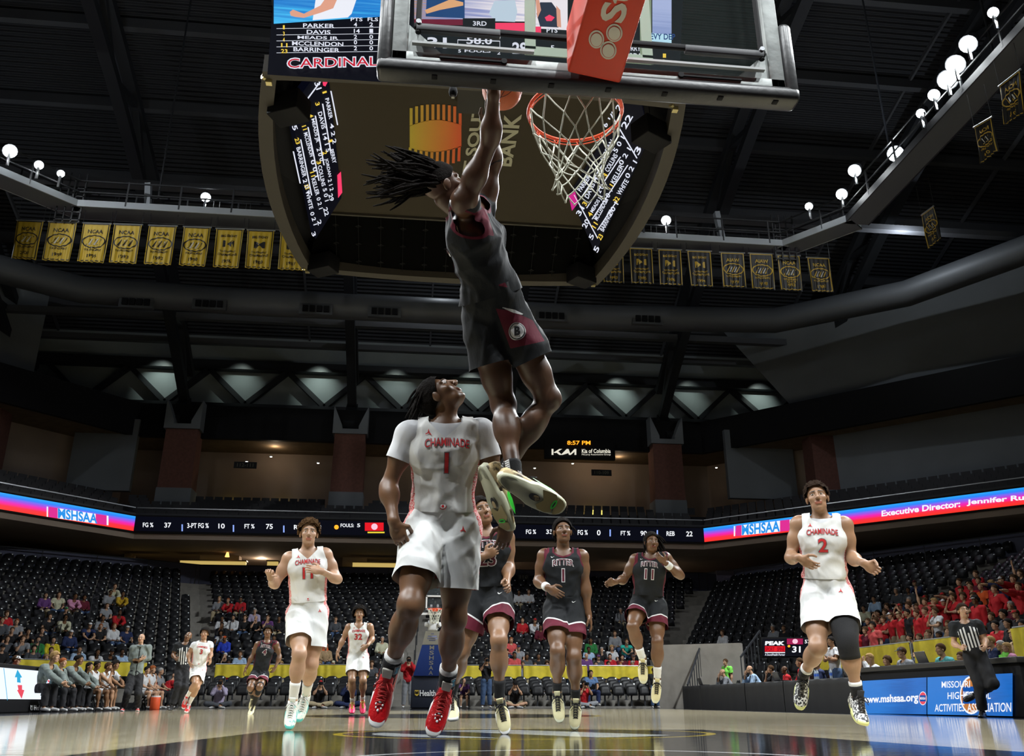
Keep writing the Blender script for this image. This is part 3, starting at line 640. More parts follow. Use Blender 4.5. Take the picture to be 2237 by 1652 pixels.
GB = [(38, 95, 481, 24, 77, 564), (107, 168, 484, 92, 152, 568), (182, 242, 487, 169, 226, 571), (250, 310, 489, 238, 297, 573), (326, 386, 492, 314, 373, 576), (402, 460, 495, 391, 448, 579), (473, 532, 499, 465, 521, 583), (541, 599, 502, 535, 590, 585), (613, 665, 505, 607, 664, 588)]
gy = ['2000', '1999', '1995', '1993', '1992', '1990', '1976', '1980', '1987']
for i, (x0, x1, y, x2, x3, yb) in enumerate(GB):
    ov = i < 6
    banner((x0, y), (x1, y+2), (x2, yb), (x3, yb+3), 31+.05*(i % 3), True, 'NCAA' if ov else 'BIG EIGHT', 'TOURNAMENT', '', gy[i], ov, 'gold banner reading %s %s, %s in the row left of the scoreboard' % ('NCAA' if ov else 'BIG EIGHT', gy[i], ['first (leftmost)', 'second', 'third', 'fourth', 'fifth', 'sixth', 'seventh', 'eighth', 'last, half hidden'][i]), 'gold championship banners')
KB = [(1315, 1362, 544, 1318, 1364, 617), (1374, 1425, 541, 1379, 1429, 619), (1437, 1488, 544, 1441, 1492, 622), (1500, 1553, 547, 1509, 1558, 625), (1573, 1625, 551, 1580, 1631, 627), (1636, 1688, 553, 1643, 1694, 631), (1697, 1747, 557, 1706, 1754, 634), (1762, 1812, 562, 1773, 1821, 637)]
kt = [('BIG EIGHT', '1983', 0, ''), ('BIG EIGHT', '1985', 0, ''), ('BIG EIGHT', '1986', 0, ''), ('BIG EIGHT', '1994', 0, ''), ('AIAW', '1979', 1, ''), ('AIAW', '1978', 1, ''), ('NCAA', '1982', 1, 'ELITE 8'), ('NCAA', '1983', 1, '')]
for i, (x0, x1, y, x2, x3, yb) in enumerate(KB):
    t, yr, ov, l3 = kt[i]
    banner((x0, y), (x1, y+2), (x2, yb), (x3, yb+2), 31+.05*(i % 3), False, t, 'TOURNAMENT', l3, yr, ov, 'black banner with gold lettering %s %s, %s right of the scoreboard' % (t, yr, ['nearest, partly hidden', 'second', 'third', 'fourth', 'fifth', 'sixth', 'seventh', 'eighth and last'][i]), 'black championship banners')
for i, (tl, tr, bl, br, x, yr) in enumerate([((2183, 188), (2229, 152), (2195, 275), (2236, 248), 19.5, '2016'), ((2128, 278), (2166, 256), (2141, 361), (2179, 330), 19.5, '2014'), ((2013, 470), (2040, 450), (2028, 545), (2058, 520), 21.5, '2013')]):
    banner(tl, tr, bl, br, 0, False, 'NCAA', 'TOURNAMENT', '', yr, True, 'black banner seen from behind, %s on the dark right side' % ['highest, at the frame edge', 'second highest', 'lowest and dimmest'][i], 'black side banners', p0=(x, 0, 0), n_=(-1, -.15, 0), mirror=True)
# ================================================================== NEAR BASKET
BX, BY = 0.725, 3.62                       # rim centre
M_pad = mat('black_pad', (.022, .023, .024), .38, bump=.15, bscale=30, spec=.5)
M_alu = mat('aluminium', (.30, .32, .31), .5, metal=.5, bump=.15, bscale=25, var=.2, vscale=9)
M_orange = mat('orange_pad', (.66, .045, .014), .5, bump=.08, bscale=12, spec=.3)
M_rim = mat('rim_orange', (.80, .085, .02), .32, spec=.6)
M_net = mat('net_cord', (.72, .73, .62), .8)
M_glass = mat('board_glass', (.10, .13, .12), .03, alpha=.07, spec=.5)
M_green = mat('glass_edge_green', (.35, .45, .33), .4)
bb = empty('backboard', (BX, 3.20, 2.86)); tag(bb, 'glass backboard with an aluminium frame and thick black padding, seen from behind and below', 'backboard')
L0 = np.array(bb.location)
YB = 3.21                                                   # board plane (back)
def bbx(mb, n, m=None, smooth=False, bevel=0): o = mb.build(n, m, bb, smooth, bevel); o.location = -bb.location; return o
x0, x1, z0, z1 = BX-.915, BX+.915, 2.90, 3.97
bbx(MB().box((BX, YB+.012, (z0+z1)/2), (1.83, .012, 1.07)), 'glass', M_glass)
# frame (behind the glass, towards the camera)
bbx(MB().box((BX, YB-.02, z0+.035), (1.83, .045, .07)), 'frame_rail', M_alu, bevel=.004)
bbx(MB().box((BX, YB-.02, z1-.035), (1.83, .045, .07)), 'frame_rail', M_alu, bevel=.004)
for sx in (-1, 1): bbx(MB().box((BX+sx*.88, YB-.02, (z0+z1)/2), (.07, .045, 1.07)), 'frame_side', M_alu, bevel=.004)
for sx in (-1, 1): bbx(MB().prism([(0, 0), (sx*-.16, 0), (0, .16)], (BX+sx*.845, YB-.03, z0+.07), (1, 0, 0), (0, 0, 1), (0, .02, 0)), 'corner_gusset', M_alu)
# white target square and border printed on the glass (front side)
for c, d in [((BX, YB+.022, 3.08), (.61, .004, .05)), ((BX, YB+.022, 3.505), (.61, .004, .05)), ((BX-.28, YB+.022, 3.29), (.05, .004, .4)), ((BX+.28, YB+.022, 3.29), (.05, .004, .4))]: bbx(MB().box(c, d), 'target_line', M_green)
# black brace bars behind the glass
for (zz, yy) in ((3.15, .07), (3.24, .10)): pass
bbx(MB().box((BX, YB-.07, 3.085), (1.64, .02, .03)), 'brace_bar', M_black, bevel=.006)
bbx(MB().box((BX-.62, YB-.07, 3.075), (.38, .03, .04)), 'brace_clamp', M_steel, bevel=.006)
bbx(MB().box((BX+.62, YB-.07, 3.075), (.38, .03, .04)), 'brace_clamp', M_steel, bevel=.006)
for sx in (-1, 1):
    bbx(MB().cyl((BX+sx*.80, YB-.07, 3.05), (BX+sx*.80, YB-.07, 3.95), .013, 8), 'upright_rod', M_black)
    bbx(MB().cyl((BX+sx*.80, YB-.09, 3.10), (BX+sx*.80, YB-.03, 3.10), .012, 10), 'bolt', M_metal)
    bbx(MB().box((BX+sx*.55, YB-.045, z0+.045), (.30, .01, .008)).cyl((BX+sx*.41, YB-.055, z0+.045), (BX+sx*.41, YB-.04, z0+.045), .014, 10), 'slot', M_black)
bbx(MB().box((BX+.45, YB-.06, z0+.10), (.72, .02, .012)), 'light_strip', mat('light_strip', (.5, .53, .53), .3))
bbx(MB().box((BX-.55, YB-.06, z0+.10), (.55, .02, .012)), 'light_strip', mat('light_strip', (.5, .53, .53), .3))
# padding: bottom slab and two side pieces with rounded edges
bbx(MB().box((BX, YB-.005, z0-.012), (1.955, .105, .075)), 'bottom_pad', M_pad, bevel=.022)
for sx in (-1, 1): bbx(MB().box((BX+sx*.945, YB-.005, z0+.19), (.065, .105, .42)), 'side_pad', M_pad, bevel=.026)
for i, fx in enumerate(np.linspace(-.72, .86, 7)):
    bbx(MB().box((BX+fx, YB-.025, z0-.0505), (.026, .03, .006)), 'pad_hole', M_black, bevel=.003)
# rim mount
bbx(MB().box((BX, YB+.045, 3.02), (.20, .05, .16)), 'rim_mount_plate', M_rim, bevel=.004)
# orange padded support arm with the sponsor's mark on its underside
arm = empty('padded_support_arm', (BX, 3.1, 2.86)); tag(arm, 'bright orange padded support arm with white lettering and three ovals, behind the backboard', 'support arm')
def ax(mb, n, m=None, bevel=0): o = mb.build(n, m, arm, False, bevel); o.location = -arm.location; return o
zA = 2.862
Q = [PZ(*p, zA) for p in [(1239, 159), (1355, 184), (1416, -14), (1287, -14)]]
dA = (Q[3]-Q[0]); Q[2] = Q[1]+(Q[2]-Q[1])*4.2; Q[3] = Q[0]+dA*4.2
up = np.array([0, 0, .25]); V = [*Q, *[q+up+np.array([.0, 0, 0]) for q in Q]]
ax(MB().add(V, [(0, 3, 2, 1), (4, 5, 6, 7), (0, 1, 5, 4), (1, 2, 6, 5), (2, 3, 7, 6), (3, 0, 4, 7)]), 'pad', M_orange, bevel=.012)
M_cream = mat('cream_print', (.86, .80, .70), .5)
def AP(x, y): return PZ(x, y, zA-.002)
mb = MB()
for (cx, cy, rx, ry, ro) in [(1303, 86, 17, 20, .3), (1342, 72, 18, 20, .3), (1329, 110, 18, 20, .3)]:
    for (f, m, o) in ((1., M_cream, 0), (.80, M_orange, .0015), (.73, M_cream, .003)):
        mb.add([AP(cx+rx*f*math.cos(a)*1., cy+ry*f*math.sin(a))-np.array([0, 0, o]) for a in np.linspace(0, 6.283, 29)[:-1]], [tuple(range(28))], m)
ax(mb, 'three_ovals')
mb = MB(); TLp, TRp, BRp, BLp = AP(1308, 44), AP(1317, -150), AP(1374, -143), AP(1362, 49)
quadtext('State Farm', [AP(1308, 44), AP(1308, 44)+(AP(1322, -14)-AP(1308, 44))*7.2, AP(1362, 52)+(AP(1379, -6)-AP(1362, 52))*7.2, AP(1362, 52)], M_cream, mb, bold=.03); ax(mb, 'lettering')
# ---- rim and net
rim = empty('basket_rim', (BX, BY, 3.05)); tag(rim, 'orange basketball rim with a white net hanging in front of the scoreboard', 'basketball rim')
def ring(mb, r, z, tr, n=48): mb.tube([(r*math.cos(a), r*math.sin(a), z) for a in np.linspace(0, 2*math.pi, n+1)[:-1]], tr, 10, closed=True)
mb = MB(); ring(mb, .2285+.009, 0, .0095); mb.build('hoop', M_rim, rim, True)
mb = MB(); ring(mb, .2285+.006, -.028, .0032, 48); mb.build('net_rail', M_rim, rim, True)
mb = MB()
for i in range(12):
    a = 2*math.pi*(i+.5)/12; r = .235; mb.tube([(r*math.cos(a-.06), r*math.sin(a-.06), -.005), (r*math.cos(a), r*math.sin(a), -.035), (r*math.cos(a+.06), r*math.sin(a+.06), -.005)], .0035, 6)
mb.build('net_hooks', M_rim, rim, True)
mb = MB(); mb.prism([(-.1, -.22), (.1, -.22), (.16, -.17), (.1, -.16), (-.1, -.16), (-.16, -.17)], (0, 0, -.012), (1, 0, 0), (0, 1, 0), (0, 0, .03)); mb.box((0, -.30, -.03), (.17, .15, .02)); mb.box((-.09, -.30, -.01), (.012, .15, .06)); mb.box((.09, -.30, -.01), (.012, .15, .06)); mb.box((0, -.372, .0), (.19, .015, .1))
mb.build('bracket', M_rim, rim, bevel=.003)
# net: twelve cords crossing in diamonds
lv = [(.236, -.03), (.205, -.135), (.168, -.215), (.140, -.270), (.126, -.325), (.120, -.375), (.126, -.42), (.135, -.455)]
def npt(i, l):
    r, z = lv[l]; a = 2*math.pi*(i+.5*(l % 2)+.5)/12; w = .012*math.sin(3*a+l); return np.array([r*1.0*math.cos(a)+w+.02*(l/7), r*math.sin(a)-w*.5, z+.008*math.sin(5*a+l*2)])
mb = MB()
for i in range(12):
    for l in range(len(lv)-1):
        for d in (0, 1):
            j = (i+d-(0 if l % 2 else 1)) % 12 if True else i
            a, b = npt(i, l), npt(j, l+1); md = (a+b)/2+np.array([0, 0, -.006 if l == 0 else -.002]); mb.tube([a, md, b], .0036 if l else .0042, 5, caps=False)
mb.build('net', M_net, rim, True)
mb = MB()
for i in range(12):
    for l in range(1, len(lv)): mb.sphere(npt(i, l), .0065, 6)
mb.build('net_knots', M_net, rim, True)
# small camera hanging under the pad
cmr = empty('hanging_camera', PY(990, 196, 3.3)); tag(cmr, 'small black camera hung under the left part of the backboard padding', 'camera')
MB().cyl((0, 0, -.002), (0, 0, .06), .016, 12, r2=.02).build('mount', M_black, cmr); MB().sphere((0, 0, -.012), (.021, .021, .03), 12).build('body', M_black, cmr, True); MB().box((0, -.004, -.042), (.014, .014, .012)).build('tip', mat('lens_grey', (.6, .6, .55), .3), cmr)

# ================================================================== FAR BASKET
FY = BY+25.6
fb = empty('far_basket_stand', (BX, FY+2.2, 0)); tag(fb, 'distant basket stand with blue MSHSAA pad, white arm and black base', 'basket stand')
def fx(mb, n, m=None, smooth=False, bevel=0): o = mb.build(n, m, fb, smooth, bevel); o.location = -fb.location; return o
fx(MB().box((BX-.05, FY+2.75, .53), (1.25, 1.1, 1.05)), 'base_pad', mat('navy_pad', (.012, .016, .03), .5), bevel=.05)
M_bluepad = mat('blue_pad', (.05, .12, .62), .5); M_wpad = mat('white_pad', (.75, .77, .8), .5)
fx(MB().add([(BX-.62, FY+2.15, 1.05), (BX+.55, FY+2.15, 1.05), (BX+.30, FY+1.55, 2.0+.02), (BX-.36, FY+1.55, 2.02), (BX-.62, FY+2.5, 1.05), (BX+.55, FY+2.5, 1.05), (BX+.30, FY+1.9, 2.02), (BX-.36, FY+1.9, 2.02)], [(0, 1, 2, 3), (7, 6, 5, 4), (0, 4, 5, 1), (1, 5, 6, 2), (2, 6, 7, 3), (3, 7, 4, 0)]), 'blue_pad', M_bluepad)
mb = MB()
for i, ch in enumerate('MSHSAA'):
    t = (i+.12)/6.1; t2 = (i+.92)/6.1; f = lambda t: np.array([BX-.03, FY+1.55+.6*t-.02, 2.02-.97*t]); a, b = f(t), f(t2)
    quadtext(ch, [a-(.075, 0, 0), a+(.075, 0, 0), b+(.075, 0, 0), b-(.075, 0, 0)], M_white, mb, bold=.02)
fx(mb, 'lettering')
fx(MB().add([(BX-.36, FY+1.55, 2.03), (BX+.30, FY+1.55, 2.03), (BX+.2, FY+1.3, 2.45), (BX-.26, FY+1.3, 2.45), (BX-.36, FY+1.9, 2.03), (BX+.3, FY+1.9, 2.03), (BX+.2, FY+1.65, 2.45), (BX-.26, FY+1.65, 2.45)], [(0, 1, 2, 3), (7, 6, 5, 4), (0, 4, 5, 1), (1, 5, 6, 2), (2, 6, 7, 3), (3, 7, 4, 0)]), 'white_pad', M_wpad)
mb = MB(); 
for i, (w, h, z) in enumerate([(.10, .04, 2.37), (.30, .05, 2.29), (.34, .04, 2.22), (.22, .04, 2.16)]): mb.box((BX-.03, FY+1.3+(2.45-z)*.6-.01, z), (w, .01, h), m=mat('pad_print', (.25, .28, .5), .5))
fx(mb, 'printed_emblem')
fx(MB().box((BX-.03, FY+1.35, 2.62), (.34, .5, .34)).box((BX-.25, FY+1.2, 2.65), (.12, .3, .16)).box((BX+.19, FY+1.2, 2.65), (.12, .3, .16)), 'arm_joint', M_wpad, bevel=.04)
fx(MB().beam((BX-.12, FY+1.3, 2.7), (BX-.12, FY+.42, 3.2), .07, .1).beam((BX+.10, FY+1.3, 2.7), (BX+.10, FY+.42, 3.2), .07, .1), 'arm', M_wpad, bevel=.01)
fx(MB().box((BX, FY+.38, 3.44), (1.83, .02, 1.07)), 'glass', mat('far_glass', (.1, .12, .13), .05, alpha=.25))
mb = MB()
for c, d in [((BX, FY+.37, 2.93), (1.9, .06, .07)), ((BX, FY+.37, 3.95), (1.83, .03, .05)), ((BX-.89, FY+.37, 3.44), (.05, .03, 1.07)), ((BX+.89, FY+.37, 3.44), (.05, .03, 1.07)), ((BX, FY+.35, 3.08), (.61, .02, .05)), ((BX, FY+.35, 3.50), (.61, .02, .05)), ((BX-.28, FY+.35, 3.29), (.05, .02, .45)), ((BX+.28, FY+.35, 3.29), (.05, .02, .45))]: mb.box(c, d)
fx(mb, 'frame', M_white)
mb = MB(); mb.tube([(BX+.235*math.cos(a), FY+.235*math.sin(a), 3.05) for a in np.linspace(0, 6.283, 25)[:-1]], .012, 6, closed=True); mb.box((BX, FY+.3, 3.04), (.2, .16, .08)); fx(mb, 'hoop', M_rim)
mb = MB()
for i in range(12):
    for l in range(5):
        for d in (0, 1):
            R_ = [.235, .2, .165, .14, .13, .14]; Z_ = [0, -.11, -.2, -.28, -.36, -.43]
            f = lambda i, l: (BX+R_[l]*math.cos(2*math.pi*(i+.5*(l % 2))/12), FY+R_[l]*math.sin(2*math.pi*(i+.5*(l % 2))/12), 3.03+Z_[l])
            mb.tube([f(i, l), f(i+d-(0 if l % 2 else 1), l+1)], .006, 4, caps=False)
fx(mb, 'net', M_net)
mb = MB(); quadtext('Health', [PY(917, 1508, FY+2.17), PY(952, 1508, FY+2.17), PY(952, 1521, FY+2.17), PY(917, 1521, FY+2.17)], M_white, mb)
P_ = [PY(*p, FY+2.17) for p in [(906, 1508), (915, 1508), (915, 1518), (910.5, 1521), (906, 1518)]]; mb.add(P_, [tuple(range(5))], M_gold)
P_ = [PY(*p, FY+2.16) for p in [(907, 1510), (909, 1510), (910.5, 1513), (912, 1510), (914, 1510), (914, 1516), (907, 1516)]]; mb.add(P_, [tuple(range(7))], M_black); fx(mb, 'base_lettering')

# ================================================================== SCOREBOARD
sb = empty('scoreboard', (CX, 16, 10.1)); tag(sb, 'huge centre-hung scoreboard with LED faces, brown underside and black curved frame', 'scoreboard')
def sx_(mb, n, m=None, smooth=False, bevel=0): o = mb.build(n, m, sb, smooth, bevel); o.location = -sb.location; return o
M_belly = mat('brown_underside', (.044, .037, .027), .9, spec=.1); M_edge = mat('frame_bronze', (.04, .034, .025), .6)
ZS = 10.14
# curved frame in plan
cor = [(-2.85, 12.25), (4.45, 12.25), (4.35, 19.5), (-3.0, 19.5)]
def bow(a, b, d, n=12):
    a = np.array(a); b = np.array(b); t = b-a; nn = nrm(np.array([t[1], -t[0]])); return [a+t*u+nn*d*4*u*(1-u) for u in np.linspace(0, 1, n+1)]
loop = bow(cor[0], cor[1], .18)[:-1]+bow(cor[1], cor[2], .42)[:-1]+bow(cor[2], cor[3], .3)[:-1]+bow(cor[3], cor[0], .42)[:-1]
ctr = np.array([CX, 15.9])
mb = MB(); n = len(loop)
def insetp(p, d): v = ctr-p; return p+nrm(v)*d
for (za, zb, d, m) in ((ZS, ZS+.35, .28, M_edge),):
    V = [(*p, za) for p in loop]+[(*p, zb) for p in loop]+[(*insetp(p, d), zb) for p in loop]+[(*insetp(p, d), za) for p in loop]
    mb.add(V, [(k*n+i, k*n+(i+1) % n, ((k+1) % 4)*n+(i+1) % n, ((k+1) % 4)*n+i) for i in range(n) for k in range(4)])
sx_(mb, 'lower_frame', M_edge)
mb = MB(); V = [(*insetp(p, .1), ZS+.35) for p in loop]+[(*insetp(p, .1), ZS+5.6) for p in loop]; mb.add(V, [(i, (i+1) % n, n+(i+1) % n, n+i) for i in range(n)]+[tuple(n+i for i in range(n))]); sx_(mb, 'cabinet', M_black)
# brown underside panel, recessed
bel = [(-2.15, 12.6), (3.60, 12.6), (3.75, 18.25), (-2.35, 18.25)]
sx_(MB().prism([(p[0], p[1]) for p in bel], (0, 0, 11.1), (1, 0, 0), (0, 1, 0), (0, 0, .1)), 'underside', M_belly)
sx_(MB().box((.7, 18.28, 11.08), (6.1, .06, .08)), 'underside_trim', M_edge)
# rear slope: black lattice with small stars
mb = MB(); mb.add([(-2.5, 18.3, 11.08), (3.9, 18.3, 11.08), (4.2, 19.5, 10.3), (-2.9, 19.5, 10.3)], [(0, 1, 2, 3)]); sx_(mb, 'rear_slope', mat('void_black', (.001, .001, .001), .9, spec=.05))
mb = MB()
for i in range(12):
    for j in range(3):
        u = (i+.6)/12; v = (j+.5)/3; p = np.array([-2.5*(1-u)+3.9*u, 18.3+1.2*v, 11.05-.78*v-.02]); 
        for q in ((.05, 0), (0, .05)): mb.box(p+np.array([0, 0, -.01]), (.012+q[0]*1.6, .012+q[1]*1.6, .012))
        mb.tube([p+np.array([math.cos(a)*.07, math.sin(a)*.06, -.02+.0*a]) for a in (0, 1.57, 3.14, 4.71)], .006, 4, closed=True)
    u = (i+.6)/12; mb.tube([(-2.5*(1-u)+3.9*u, 18.3, 11.03), (-2.5*(1-u)+3.9*u, 19.5, 10.25)], .006, 4)
sx_(mb, 'lattice', mat('lattice_grey', (.02, .02, .02), .4, metal=.5))
# side slopes: dark recess + sloping screens
E_blk = em('led_black', (.0015, .002, .006), 1.)
def plane3(a, b, c): n = np.cross(b-a, c-a); return a, nrm(n)
scr = {}
for side, px in (('L', [(718, 172), (746, 432), (690, 522), (634, 240)]), ('R', [(1390, 185), (1243, 425), (1300, 552), (1420, 300)])):
    a, b = PZ(*px[0], 11.05), PZ(*px[1], 11.05); c = PZ(*px[2], 10.45); p0, nn = plane3(a, b, c)
    Q = [PP(*p, p0, nn) for p in px]; scr[side] = (p0, nn); top = PP(683 if side == 'L' else 1398, 172, p0, nn)
    if nn[2] > 0: nn = -nn
    scr[side] = (p0, nn)
    V = [q for q in ([Q[0], Q[1], Q[2], Q[3], top] if side == 'L' else Q)]; mb = MB(); mb.add(V+[v-nn*.15 for v in V], [tuple(range(len(V))), tuple(range(len(V), 2*len(V)))]+[(i, (i+1) % len(V), len(V)+(i+1) % len(V), len(V)+i) for i in range(len(V))]); sx_(mb, 'slanted_screen', E_blk)
mb = MB(); mb.add([(-2.2, 12.6, 11.3), (-2.4, 18.3, 11.3), (-3.05, 19.4, 10.5), (-3.1, 15.8, 10.5), (-2.8, 12.5, 10.5)], [(0, 1, 2, 3, 4)]); sx_(mb, 'side_recess', M_black); mb = MB(); mb.add([(3.65, 12.6, 11.3), (3.8, 18.3, 11.3), (4.4, 19.4, 10.5), (4.65, 15.8, 10.5), (4.4, 12.5, 10.5)], [(0, 1, 2, 3, 4)]); sx_(mb, 'side_recess', M_black)
# writing on the slanted screens: strips in screen direction given by pixel pairs
E_w2 = em('led_white2', (.85, .88, 1), .9); E_y2 = em('led_yellow2', (1, .7, .08), .9)
def stext(side, t, x0, y0, x1, y1, hx, hy, m=E_w2, mb=None, bold=.02):
    """baseline from (x0,y0) to (x1,y1); (hx,hy) is the offset from baseline to the top of the letters"""
    p0, nn = scr[side]; f = lambda x, y: PP(x, y, p0, nn)+nn*.015
    quadtext(t, [f(x0+hx, y0+hy), f(x1+hx, y1+hy), f(x1, y1), f(x0, y0)], m, mb, bold=bold)
mb = MB()
rowsL = [('PARKER', 713, 213, 722, 258, 4), ('4 2 2', 723, 268, 730, 312, 4), ('DAVIS', 697, 243, 706, 280, 6), ('14 1 5', 707, 290, 716, 330, 6), ('MEADS JR', 681, 258, 692, 310, 6), ('2 0 0', 694, 322, 702, 350, 6), ('MCCLENDON', 666, 288, 680, 340, 6), ('0 0 1', 681, 348, 691, 385, 6), ('BARRINGER', 650, 320, 664, 385, 6), ('2 0 1', 664, 390, 672, 420, 6), ('PERRY', 723, 325, 730, 355, 4), ('JORDAN', 711, 345, 719, 385, 5), ('2 1 2', 719, 390, 724, 415, 4), ('COLLINS', 697, 360, 706, 405, 5), ('5 0 1', 708, 410, 713, 438, 5), ('KELLER', 683, 388, 693, 425, 5), ('0 2 1', 694, 430, 700, 455, 5), ('WHITE', 670, 415, 679, 455, 5), ('0 2 1', 680, 462, 688, 490, 5)]
for t, a, b, c, d, h in rowsL: stext('L', t, a-4, b+2, c-4, d+2, 7+h*.3, -3, mb=mb)
for t, a, b, c, d in [('1', 706, 200, 707, 204), ('3', 690, 224, 692, 231), ('4', 676, 250, 678, 257), ('11', 661, 275, 664, 284), ('23', 645, 302, 649, 315), ('1', 719, 306, 720, 311), ('2', 706, 331, 708, 338), ('3', 693, 352, 695, 359), ('11', 679, 376, 682, 386), ('32', 666, 404, 670, 414)]: stext('L', t, a-3, b, c-3, d, 9, -3, E_y2, mb)
for t, a, b, c, d, h in [('31', 685, 180, 690, 196, 12), ('5', 636, 275, 640, 285, 10), ('29', 716, 425, 720, 440, 9), ('22', 705, 455, 709, 472, 9), ('2', 692, 482, 694, 492, 8), ('3', 679, 508, 682, 517, 8)]: stext('L', t, a, b, c, d, h, -4, mb=mb)
p0, nn = scr['L']
for (a, b, c, d) in [(722, 198, 742, 300), (704, 226, 722, 333), (688, 252, 707, 360), (672, 277, 696, 394), (656, 304, 680, 426), (640, 330, 655, 400), (636, 262, 700, 176)]:
    q = [PP(a, b, p0, nn)+nn*.012, PP(c, d, p0, nn)+nn*.012]; mb.beam(q[0], q[1], .025, .004, m=E_w2)
mb.add([PP(*p, p0, nn)+nn*.012 for p in [(736, 382), (744, 374), (747, 420), (738, 432)]], [(0, 1, 2, 3)], em('led_red2', (1, .05, .15), 1.)); mb.add([PP(*p, p0, nn)+nn*.012 for p in [(703, 172), (718, 172), (710, 188), (705, 186)]], [(0, 1, 2, 3)], em('led_red2', (1, .05, .15), 1.))
sx_(mb, 'slanted_screen_lettering_left')
mb = MB()
rowsR = [('PARKER', 1262, 415, 1284, 382), ('DAVIS', 1278, 430, 1293, 398), ('14', 1294, 395, 1300, 385), ('MEADS JR', 1290, 462, 1312, 425), ('2 0 0', 1304, 418, 1318, 395), ('MCCLENDON', 1298, 478, 1322, 432), ('0 0 1', 1318, 440, 1331, 412), ('BARRINGER', 1311, 502, 1334, 456), ('2 0 1', 1327, 470, 1344, 441), ('COLLINS', 1322, 372, 1343, 335), ('5 0 1', 1340, 330, 1358, 297), ('KELLER', 1335, 398, 1356, 358), ('0 2 1', 1352, 357, 1372, 322), ('WHITE', 1348, 423, 1367, 391), ('0 2 1', 1366, 386, 1385, 350), ('JORDAN', 1312, 350, 1335, 305), ('6 1 7', 1318, 275, 1334, 235)]
for t, a, b, c, d in rowsR: stext('R', t, a+8, b+4, c+8, d+4, -9, -6, mb=mb)
for t, a, b, c, d in [('4', 1285, 471, 1289, 464), ('11', 1295, 496, 1300, 486), ('23', 1306, 522, 1312, 512), ('3', 1274, 447, 1277, 441), ('11', 1329, 412, 1335, 403), ('32', 1341, 440, 1348, 430), ('3', 1318, 386, 1322, 379)]: stext('R', t, a+7, b+3, c+7, d+3, -9, -6, E_y2, mb)
for t, a, b, c, d, h in [('31', 1262, 468, 1272, 450, 10), ('20', 1275, 495, 1284, 478, 10), ('5', 1289, 520, 1293, 510, 9), ('5', 1300, 548, 1305, 537, 10), ('22', 1362, 278, 1378, 250, 12), ('3', 1390, 335, 1397, 320, 12), ('29', 1348, 238, 1360, 215, 10)]: stext('R', t, a+6, b+4, c+6, d+4, -h, -h*.6, mb=mb)
p0, nn = scr['R']
for (a, b, c, d) in [(1270, 432, 1338, 326), (1282, 454, 1356, 342), (1294, 478, 1372, 360), (1306, 502, 1348, 438), (1255, 425, 1306, 520), (1330, 240, 1392, 345)]:
    q = [PP(a, b, p0, nn)+nn*.012, PP(c, d, p0, nn)+nn*.012]; mb.beam(q[0], q[1], .025, .004, m=E_w2)
mb.add([PP(*p, p0, nn)+nn*.012 for p in [(1322, 213), (1342, 207), (1338, 222), (1331, 236)]], [(0, 1, 2, 3)], em('led_red2', (1, .05, .15), 1.))
mb.add([PP(*p, p0, nn)+nn*.012 for p in [(1243, 428), (1256, 416), (1264, 442), (1250, 460)]], [(0, 1, 2, 3)], em('led_magenta2', (.6, .02, .25), 1.))
sx_(mb, 'slanted_screen_lettering_right')
# underside logo and letters
f = lambda x, y: PZ(x, y, 11.085)
m = ramp_em('x_unused', [(0, (0, 0, 0)), (1, (1, 1, 1))], 1.) if False else None
def grad_mat(name, c0, c1, xa, xb):
    m, N, L, P = _new(name); g = N.new('ShaderNodeTexCoord'); s = N.new('ShaderNodeSeparateXYZ'); L.new(g.outputs['Object'], s.inputs[0]); r = N.new('ShaderNodeMapRange'); r.inputs[1].default_value = xa; r.inputs[2].default_value = xb; L.new(s.outputs[0], r.inputs[0])
    x = N.new('ShaderNodeMix'); x.data_type = 'RGBA'; L.new(r.outputs[0], x.inputs[0]); x.inputs[6].default_value = (*c0, 1); x.inputs[7].default_value = (*c1, 1); L.new(x.outputs[2], P.inputs['Base Color']); P.inputs['Roughness'].default_value = .6; return m
M_logo = grad_mat('logo_gradient', (.42, .33, .02), (.6, .07, .01), -.45, .62)
mb = MB()
xs = np.linspace(895, 1008, 25)
top = lambda x: 276-14*math.cos((x-951)/57*1.45)-.02*(x-951); bot = lambda x: 320+12*math.cos((x-951)/57*1.45)-.02*(x-951)
V = [f(x, top(x)) for x in xs]+[f(x, bot(x)) for x in xs]; mb.add(V, [(i, i+1, 26+i, 25+i) for i in range(24)])
for i in range(10):
    xa = 895+i*11.9; xb = xa+6.3; dy = 17*math.sqrt(max(0, 1-((xa+3-951)/62)**2))
    mb.add([f(xa, 243-dy+2), f(xb, 243-dy+2), f(xb, top(min(xb, 1008))+1), f(xa, top(min(xa, 1008))+1)], [(0, 1, 2, 3)])
    mb.add([f(xa-2, bot(min(xa, 1008))-1), f(xb-2, bot(min(xb, 1008))-1), f(xb-3, 345+dy-1), f(xa-3, 345+dy-1)], [(0, 1, 2, 3)])
sx_(mb, 'underside_emblem', M_logo)
M_let = mat('cream_letters', (.32, .31, .23), .6)
mb = MB(); quadtext('T SOUT', [f(1010, 375), f(1034, 228), f(1060, 228), f(1036, 375)], M_let, mb, bold=.03); quadtext('BANK', [f(1087, 362), f(1102, 248), f(1140, 250), f(1117, 364)], M_let, mb, bold=.03); sx_(mb, 'underside_lettering')
